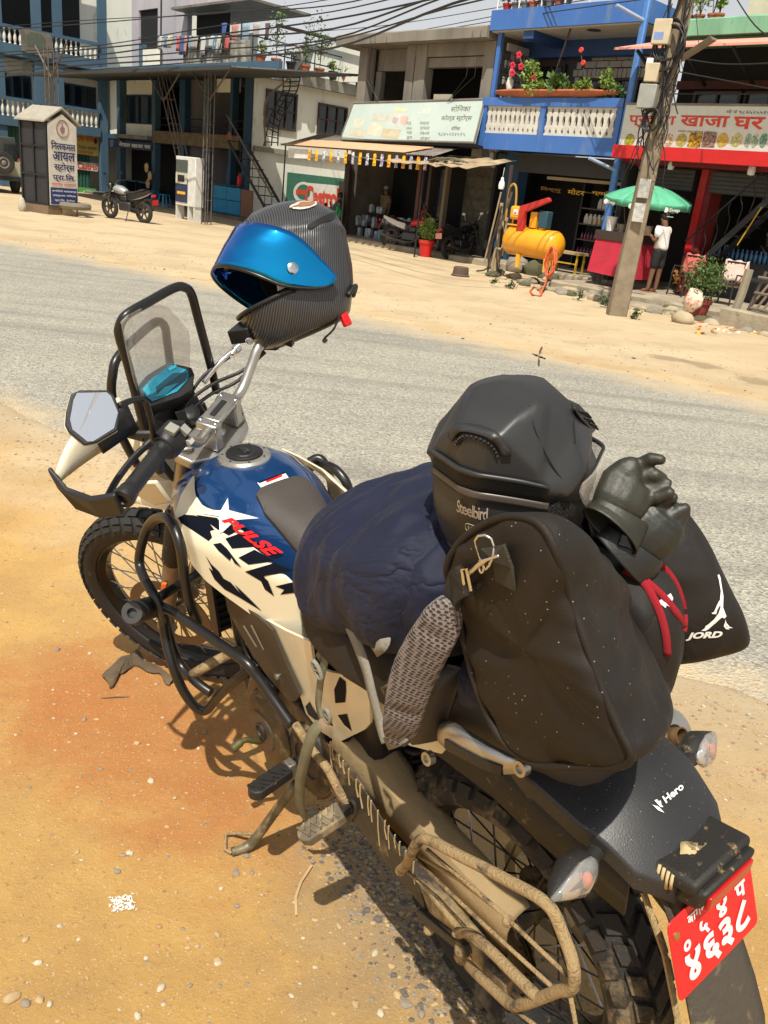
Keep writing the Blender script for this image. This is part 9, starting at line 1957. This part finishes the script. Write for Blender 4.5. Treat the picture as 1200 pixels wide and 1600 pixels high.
def helmet(name,label,M,mshell,opening,bump=None):
    T_ = thing(name,label,'helmet',M=M); us = [-.150,-.146,-.140,-.128,-.115,-.1,-.085,-.07]+arc(-.055,.095,22)+[.103,.111,.118,.125,.130,.134,.1365,.138]; NP = 144
    mb = MB(); P_ = [[hp(2*PI*k/NP,u,0,bump) for k in range(NP)] for u in us]
    rows = [[i*NP+k for k in range(NP)] for i in range(len(us))]; mb.v = [p for r_ in P_ for p in r_]
    for i in range(len(us)-1):
        for k in range(NP):
            ph = 2*PI*(k+.5)/NP; ph = ph-2*PI if ph > PI else ph; um = (us[i]+us[i+1])/2
            if opening(ph,um): continue
            mb.f.append([rows[i][k],rows[i][(k+1) % NP],rows[i+1][(k+1) % NP],rows[i+1][k]]); mb.mi.append(0)
    mb.f.append([rows[-1][k] for k in range(NP)]); mb.mi.append(0)
    sh = mb.build('shell',mshell,T_,smooth=180); s_ = sh.modifiers.new('Solid','SOLIDIFY'); s_.thickness = .010; s_.offset = -1
    ln_ = MB(); 
    for i in range(len(us)-1):
        for k in range(NP):
            ph = 2*PI*(k+.5)/NP; ph = ph-2*PI if ph > PI else ph; um = (us[i]+us[i+1])/2
            if abs(ph) < 1.25 and -.07 < um < .075: continue
            a = len(ln_.v); ln_.v += [V3((p.x*.84,p.y*.84,p.z*.90+.004)) for p in (P_[i][k],P_[i][(k+1) % NP],P_[i+1][(k+1) % NP],P_[i+1][k])]; ln_.f.append([a,a+1,a+2,a+3]); ln_.mi.append(0)
    ln_.build('liner',mat('helmet_liner',(.012,.012,.013),.9,bump=.6,bs=300),T_,smooth=180,solid=.006)
    return T_,sh
def hgrid(T_,name,m,ph0,ph1,u0,u1,off,nu=16,nv=8,fn=None,thick=0,xf=None,smooth=180):
    mb = MB(); 
    for j in range(nv+1):
        for i in range(nu+1):
            ph = ph0+(ph1-ph0)*i/nu; u = u0+(u1-u0)*j/nv
            if fn: ph,u = fn(i/nu,j/nv)
            p = hp(ph,u,off); mb.v.append(xf(p) if xf else p)
    for j in range(nv):
        for i in range(nu): mb.f.append([j*(nu+1)+i,j*(nu+1)+i+1,(j+1)*(nu+1)+i+1,(j+1)*(nu+1)+i]); mb.mi.append(0)
    return mb.build(name,m,T_,smooth=smooth,solid=thick)
def hpoly(T_,name,m,pts,off,step=.012,thick=0,bevel=0):
    """outline in (phi, u) with phi scaled to metres"""
    v,f = sheet2d([(p*.13,u) for p,u in pts],step); mb = MB(); mb.add([hp(a/.13,b_,off) for a,b_ in v],f); return mb.build(name,m,T_,smooth=180,solid=thick,bevel=bevel)
def frame_m(c,f,u):
    f = V3(f).normalized(); u = V3(u); u = (u-f*u.dot(f)).normalized(); l = u.cross(f); M = Matrix((f,l,u)).transposed().to_4x4(); M.translation = c; return M
# carbon-look helmet on the right grip, blue visor up
def carbon():
    m = mat('carbon_shell',(.022,.023,.024),.32,coat=.25,col2=(.03,.03,.032)); n,L,b = tree_nodes(m); tc = n.new('ShaderNodeTexCoord')
    mp = n.new('ShaderNodeMapping'); mp.inputs['Rotation'].default_value = (0,rad(28),0); L(tc.outputs['Object'],mp.inputs[0])
    w_ = n.new('ShaderNodeTexWave'); w_.inputs['Scale'].default_value = 62; w_.inputs['Distortion'].default_value = .6; w_.inputs['Detail'].default_value = 0; w_.bands_direction = 'X'; L(mp.outputs[0],w_.inputs['Vector'])
    mx = n.new('ShaderNodeMix'); mx.data_type = 'RGBA'; L(w_.outputs['Fac'],mx.inputs[0]); mx.inputs[6].default_value = (.012,.012,.013,1); mx.inputs[7].default_value = (.060,.060,.062,1); L(mx.outputs[2],b.inputs['Base Color'])
    bp = n.new('ShaderNodeBump'); bp.inputs['Distance'].default_value = .0012; bp.inputs['Strength'].default_value = .8; L(w_.outputs['Fac'],bp.inputs['Height']); L(bp.outputs[0],b.inputs['Normal']); return m
def ridge(ph,u):
    a = abs(math.degrees(ph if ph <= PI else ph-2*PI)); r_ = 0
    r_ += .004*math.exp(-((a-(38+260*max(0,.13-u)*.9))/5.0)**2)*(u > .045)
    r_ += .0035*math.exp(-((u-(.055-.0005*(a-95)))/.006)**2)*(88 < a < 165)
    return r_
fH = (-RT*.87 - V3((0,1,0))*.38 - UP*.33); uH = UP*.94 - RT*.36 + fw*-.16
cH = CO + sight(462,424)*((S((.962,-.35,1.20))-SMI @ V3((0,0,0))).length*0+1.0)
pt_ = BM @ S((.95,-.36,1.235)); dist = (pt_-CO).dot(fw); cH = CO + sight(452,420)*dist
MH1 = frame_m(cH,fH,uH) @ Matrix.Scale(1.10,4)
op1 = lambda ph,u: abs(ph) < rad(84-max(0,-u-.02)*260) and -.056 < u < .05
h1,sh1 = helmet('helmet','carbon pattern full-face helmet with raised blue mirror visor hanging on the right handlebar grip',MH1,carbon(),op1,ridge)
M_vis = mat('blue_mirror_visor',(.008,.16,.55),.06,.92,col2=(.012,.22,.62),scale=4)
nV,LV,bV = tree_nodes(M_vis)
tcV = nV.new('ShaderNodeLayerWeight'); tcV.inputs['Blend'].default_value = .45; mxV = nV.new('ShaderNodeMix'); mxV.data_type = 'RGBA'; LV(tcV.outputs['Facing'],mxV.inputs[0]); mxV.inputs[6].default_value = (.01,.30,.62,1); mxV.inputs[7].default_value = (.02,.05,.55,1); LV(mxV.outputs[2],bV.inputs['Base Color'])
hinge = V3((.045,0,-.020)); ang = rad(-50); LF = 1.17
def lift_v(p):
    q = p-hinge; q = V3((q.x*LF,q.y,q.z*LF)); c_,s_ = cos(ang),sin(ang); r = hinge+V3((q.x*c_+q.z*s_,q.y*1.0,-q.x*s_+q.z*c_))
    if r.z > .137: return r
    w_,f_,b_ = hsec(r.z); g = hp(math.atan2(r.y/w_,r.x/(f_ if r.x > 0 else b_)),r.z,.0125,ridge); k = math.hypot(g.x,g.y)/max(.001,math.hypot(r.x,r.y))
    return V3((r.x*max(1,k),r.y*max(1,k),r.z))
def vis_uv(s,t):
    ph = rad(-102+204*s); e = abs(2*s-1); lo = -.052+.046*max(0,(e-.66)/.34)**2; hi = .038-.029*max(0,(e-.60)/.40)**1.6; return ph,lo+(hi-lo)*t
vis = hgrid(h1,'visor',M_vis,0,0,0,0,.009,48,10,vis_uv,.0025,lift_v)
hgrid(h1,'visor_edge',mat('smoked_edge',(.01,.01,.012),.3),0,0,0,0,.0095,48,1,lambda s,t: (vis_uv(s,0)[0],vis_uv(s,0)[1]-.004+.006*t),.003,lift_v)
for s_ in (1,-1):
    p = hp(s_*PI/2,.012,.010); q = MB(); q.lathe(V3((.045,p.y+s_*.003,-.020)),(0,s_,0),[(0,.012),(.003,.012),(.005,.008),(.005,.003)],18); q.build('hinge_screw',M_chr,h1)
q = MB(); q.tube([hp(a,-.056,.001) for a in arc(rad(-70),rad(70),26)],.005,8); q.build('port_gasket',M_blk,h1,smooth=180)
hpoly(h1,'vent',M_blk,[(rad(118),.060),(rad(100),.052),(rad(100),.043),(rad(125),.048),(rad(150),.062),(rad(150),.068)],.004)
# white paper tag / lining patch seen in the port
q = MB(); q.loft([[V3((.075,.082,-.045)),V3((.045,.095,-.045)),V3((.040,.095,.0)),V3((.062,.088,.005))],[V3((.075,.079,-.045)),V3((.045,.092,-.045)),V3((.040,.092,0)),V3((.062,.085,.005))]]); q.build('cheek_pad_label',mat('cream_label',(.72,.68,.55),.6),h1)
r_ = Rnd(2); pts = []
for k in range(22):
    a = 2*PI*k/22; rr = 1+.16*r_.uniform(-1,1); pts.append((rad(118)+rad(20)*cos(a)*rr,.101+.011*sin(a)*rr))
stk = hpoly(h1,'sticker',mat('pale_sticker',(.55,.50,.44),.5),pts,.0025,.006)
hpoly(h1,'sticker_print',mat('rust_print',(.30,.13,.06),.5),[(rad(118)+rad(15)*cos(t)*(1+.3*sin(5*t)),.101+.0065*sin(t)*(1+.3*cos(4*t))) for t in arc(0,6.1,24)],.0036,.006)
q = MB(); q.tube(smoothpath([V3((-.03,.085,-.145)),V3((-.01,.075,-.165)),V3((.01,.05,-.175)),V3((-.01,.0,-.18))],4),.006,8,flat=.4); q.build('chin_strap',M_bweb,h1,smooth=180)
q = MB(); q.obox((-.045,.075,-.155),(.010,.004,0),(-.002,.006,0),(0,0,.016)); q.build('strap_clip',M_red,h1,bevel=.003)
q = MB(); q.tube(smoothpath([hp(PI*.92,-.11,.003),hp(PI*.80,-.095,.008),hp(PI*.7,-.11,.004)],4),.006,8); q.build('rear_trim',M_blk,h1,smooth=180)
# matt helmet lying on the bags
M_matt = mat('matt_black_shell',(.020,.020,.021),.42,col2=(.026,.0255,.025),scale=7,dust=.30,dustcol=(.07,.066,.06),ds=9)
M_gloss = mat('satin_panel',(.075,.062,.052),.3,col2=(.06,.05,.043))
fH2 = V3((.56,.83,-.03)); uH2 = V3((-.02,-.05,1)); pc2 = BM @ V3((.03,0,1.26)); d2 = (pc2-CO).dot(fw); cH2 = CO + sight(806,722)*d2
def ridge2(ph,u):
    a = math.degrees(ph if ph <= PI else 2*PI-ph); r_ = 0
    b1 = 52+ (0.135-u)*420; r_ += .008*max(0,min(1,(a-b1)/4))*max(0,min(1,(b1+34-a)/30))*(u > -.01)*(u < .125)
    r_ += .007*max(0,min(1,(u-.0)/.008))*max(0,min(1,(a-128-100*max(0,.06-u))/5))*max(0,min(1,(.125-u)/.02))
    r_ += .004*math.exp(-((u-(-.01+.0011*(120-a)))/.014)**2)*(45 < a < 120)
    r_ -= .003*math.exp(-((u+.03)/.01)**2)*(a > 60)
    return r_
FACETS[:] = [(V3(n).normalized(),d) for n,d in (((-.62,0,.78),.141),((-.52,-.70,.38),.128),((-.52,.70,.38),.128),((.12,-.86,.42),.1195),((.12,.86,.42),.1195),((-.86,-.5,-.12),.128),((-.86,.5,-.12),.128),((-1,0,-.12),.140),((.35,-.45,.82),.124),((.35,.45,.82),.124))]
h2,sh2_ = helmet('helmet','matt black full-face helmet resting on top of the luggage with its back to the viewer',frame_m(cH2,fH2,uH2) @ Matrix.Scale(.89,4),M_matt,lambda ph,u: abs(ph) < rad(80-max(0,-u-.01)*260) and -.052 < u < .072,ridge2)
hgrid(h2,'visor',M_screen,0,0,0,0,.005,40,8,vis_uv,.003)
hgrid(h2,'port_seal',M_blk,0,0,0,0,.003,40,1,lambda s,t: (vis_uv(s,1)[0],vis_uv(s,1)[1]-.003+.006*t),.004)
hgrid(h2,'rear_slot_shade',mat('deep_black',(.004,.004,.004),.7),rad(134),rad(232),-.016,.006,.0045,20,3,None,.002)  # black band on the shell, the slot's shade put into its colour
hgrid(h2,'rear_lip',M_gloss,rad(132),rad(234),-.030,-.018,.005,20,3,None,.003)
hgrid(h2,'rear_spoiler',M_matt,rad(135),rad(230),.005,.012,.013,20,2,None,.006)
# arched exhaust vent with little holes
va = lambda r_: [(rad(182)+r_*cos(t)*1.25/.146,.028+r_*sin(t)*1.0) for t in arc(rad(20),rad(160),15)]
hpoly(h2,'vent_hood',M_matt,va(.052)+list(reversed(va(.038))),.013,.008,.004)
hpoly(h2,'vent_mesh',M_gloss if 0 else mat('vent_black',(.006,.006,.006),.8),va(.036)+list(reversed(va(.028))),.010,.006)
q = MB()
for p_,u_ in va(.032): q.ball(hp(p_,u_,.0115),.0022,6,4)
q.build('vent_ribs',M_matt,h2,kind='stuff')
hpoly(h2,'side_grille',mat('honeycomb_black',(.006,.006,.006),.6,bump=1,bs=260),[(rad(360-132),-.028),(rad(360-118),-.016),(rad(360-106),-.022),(rad(360-98),-.034),(rad(360-112),-.046),(rad(360-128),-.038)],.0035,.008)
q = MB()
for i in range(7):
    for j in range(3):
        p_,u_ = rad(234+3.8*i),-.0255-.006*j-(.0006*i); q.tube([hp(p_+.016*cos(t),u_+.0026*sin(t),.0045) for t in arc(0,5.3,6)],.0006,4,closed=True)
q.build('grille_cells',M_matt,h2,kind='stuff')
q = MB()
for pts in ([(rad(150),.115),(rad(140),.09),(rad(130),.06),(rad(122),.03),(rad(112),.0)],[(rad(96),.118),(rad(104),.095),(rad(108),.07)]): q.tube(smoothpath([hp(2*PI-a,b_,.001) + (hp(2*PI-a,b_,1)-hp(2*PI-a,b_,0))*max(0,ridge2(2*PI-a,b_)) for a,b_ in pts],4),.0011,5)
q.build('panel_seams',mat('seam_black',(.004,.004,.004),.8),h2,kind='stuff')
hpoly(h2,'top_vent',M_blk,[(rad(-104),.112),(rad(-86),.117),(rad(-72),.098),(rad(-66),.078),(rad(-82),.084)],.006,.006,.002)
for i in range(3): q = MB(); q.tube([hp(rad(-96+8*i),.108-.009*i,.009),hp(rad(-84+6*i),.104-.010*i,.0105),hp(rad(-75+4*i),.096-.010*i,.009)],.0022,6,flat=.6); q.build('vent_louvre',M_matt,h2,smooth=180)
q = MB(); M_ltr = mat('dull_gold_print',(.40,.33,.25),.5)
letter(q,'Steelbird',None,None,None,bold=.012,sp=.85,fn=lambda s,t: hp(rad(172+22*s),-.062+.021*t,.0035)); q.build('lettering',M_ltr,h2,smooth=-1)
q = MB(); q.tube([hp(rad(183+5.2*x),-.083+.007*y,.003) for x,y in ((-.9,-.6),(-.6,-1),(.6,-1),(.9,-.6),(.9,.6),(.6,1),(-.6,1),(-.9,.6))],.0006,4,closed=True)
letter(q,'ISI',None,None,None,bold=.0,fn=lambda s,t: hp(rad(180+6*s),-.087+.008*t,.003)); q.tube([hp(rad(193),-.096,.003),hp(rad(177),-.097,.003)],.0003,4); q.build('certification_mark',M_ltr,h2,smooth=-1)
q = MB(); q.tube([hp(a,-.149,.0) for a in arc(0,2*PI*47/48,48)],.0045,8,closed=True); q.build('base_trim',mat('grey_rubber_trim',(.05,.055,.055),.6),h2,smooth=180)
# ---- gloves: skin-modifier hands in leather
C7 = lambda x,y,yy: K(900+x/4.286,690+y/4.286,yy)
def glove(lab,palm,fingers,cuff,m,m2):
    T_ = BL_('glove',lab,'glove'); q = MB()
    def run(pts,fl=1): P_ = smoothpath([C7(*p[:3]) for p in pts],4); n_ = len(P_)-1; k = len(pts)-1; q.tube(P_,[max(.002,(lambda t: pts[min(int(t),k-1)][3]*(1-(t-min(int(t),k-1)))+pts[min(int(t),k-1)+1][3]*(t-min(int(t),k-1)))(i/n_*k)) for i in range(n_+1)],12,flat=fl,roll=(BMI.to_3x3() @ fw))
    run(palm,.55)
    for f_ in fingers:
        f_ = [(x,y,w,r*.78) for x,y,w,r in f_]; run(f_)
        for p in f_[1:-1]: q.ball(C7(*p[:3]),p[3]*1.10,8,6)
        q.ball(C7(*f_[-1][:3]),f_[-1][3]*1.05,8,6)
    o = q.build('leather_hand',m,T_,smooth=180); r_ = o.modifiers.new('Merge','REMESH'); r_.mode = 'VOXEL'; r_.voxel_size = .0028; r_.use_smooth_shade = True; r_ = o.modifiers.new('Soft','SMOOTH'); r_.factor = .5; r_.iterations = 4
    q2 = MB(); q2.tube(smoothpath([C7(*p[:3]) for p in cuff],4),[cuff[0][3]+(cuff[-1][3]-cuff[0][3])*i/(4*(len(cuff)-1)) for i in range(4*(len(cuff)-1)+1)],20,caps=False,flat=.5,roll=(BMI.to_3x3() @ fw)); q2.build('cuff',m2,T_,smooth=180,solid=.003)
glove('grey-olive leather glove with fingers curled up against the road, upper of the pair',[(250,500,-.045,.034),(300,400,-.055,.040),(350,300,-.075,.042),(400,230,-.085,.034),(440,215,-.09,.02)],
      [[(360,250,-.085,.016),(430,165,-.095,.0145),(500,118,-.10,.012),(568,122,-.105,.0095)],[(400,260,-.09,.015),(470,232,-.095,.014),(530,228,-.10,.0125),(572,250,-.11,.0115)],[(400,310,-.085,.014),(480,318,-.092,.0125),(560,300,-.102,.010),(622,275,-.11,.007)],[(390,350,-.08,.015),(460,375,-.085,.0135),(540,375,-.092,.012),(625,345,-.10,.0105)]],
      [(310,470,-.050,.040),(270,540,-.038,.042),(225,600,-.022,.046)],F_glove2,F_glove2)
glove('grey leather glove lying flat under the other one on the black sack',[(330,760,-.06,.040),(400,680,-.07,.042),(480,600,-.085,.046),(560,530,-.10,.044),(620,480,-.105,.028)],
      [[(560,520,-.105,.016),(630,500,-.11,.015),(690,465,-.12,.0135),(728,450,-.125,.011)],[(560,570,-.105,.015),(640,555,-.112,.0135),(700,515,-.12,.012),(735,480,-.125,.009)],[(540,450,-.10,.014),(590,400,-.105,.012),(650,375,-.112,.0095)],[(440,700,-.078,.018),(510,690,-.084,.014),(560,640,-.09,.010)]],
      [(400,680,-.065,.046),(350,740,-.055,.050),(290,790,-.045,.054)],F_glove,F_glove)
gl = bpy.data.objects['glove.001']; q = MB(); q.ribbon([C7(290,650,-.03),C7(340,668,-.035),C7(400,690,-.045)],V3((.5,0,1)),.018,.006); q.build('wrist_tab',mat('black_shiny_tab',(.012,.012,.010),.25),gl,bevel=.002)
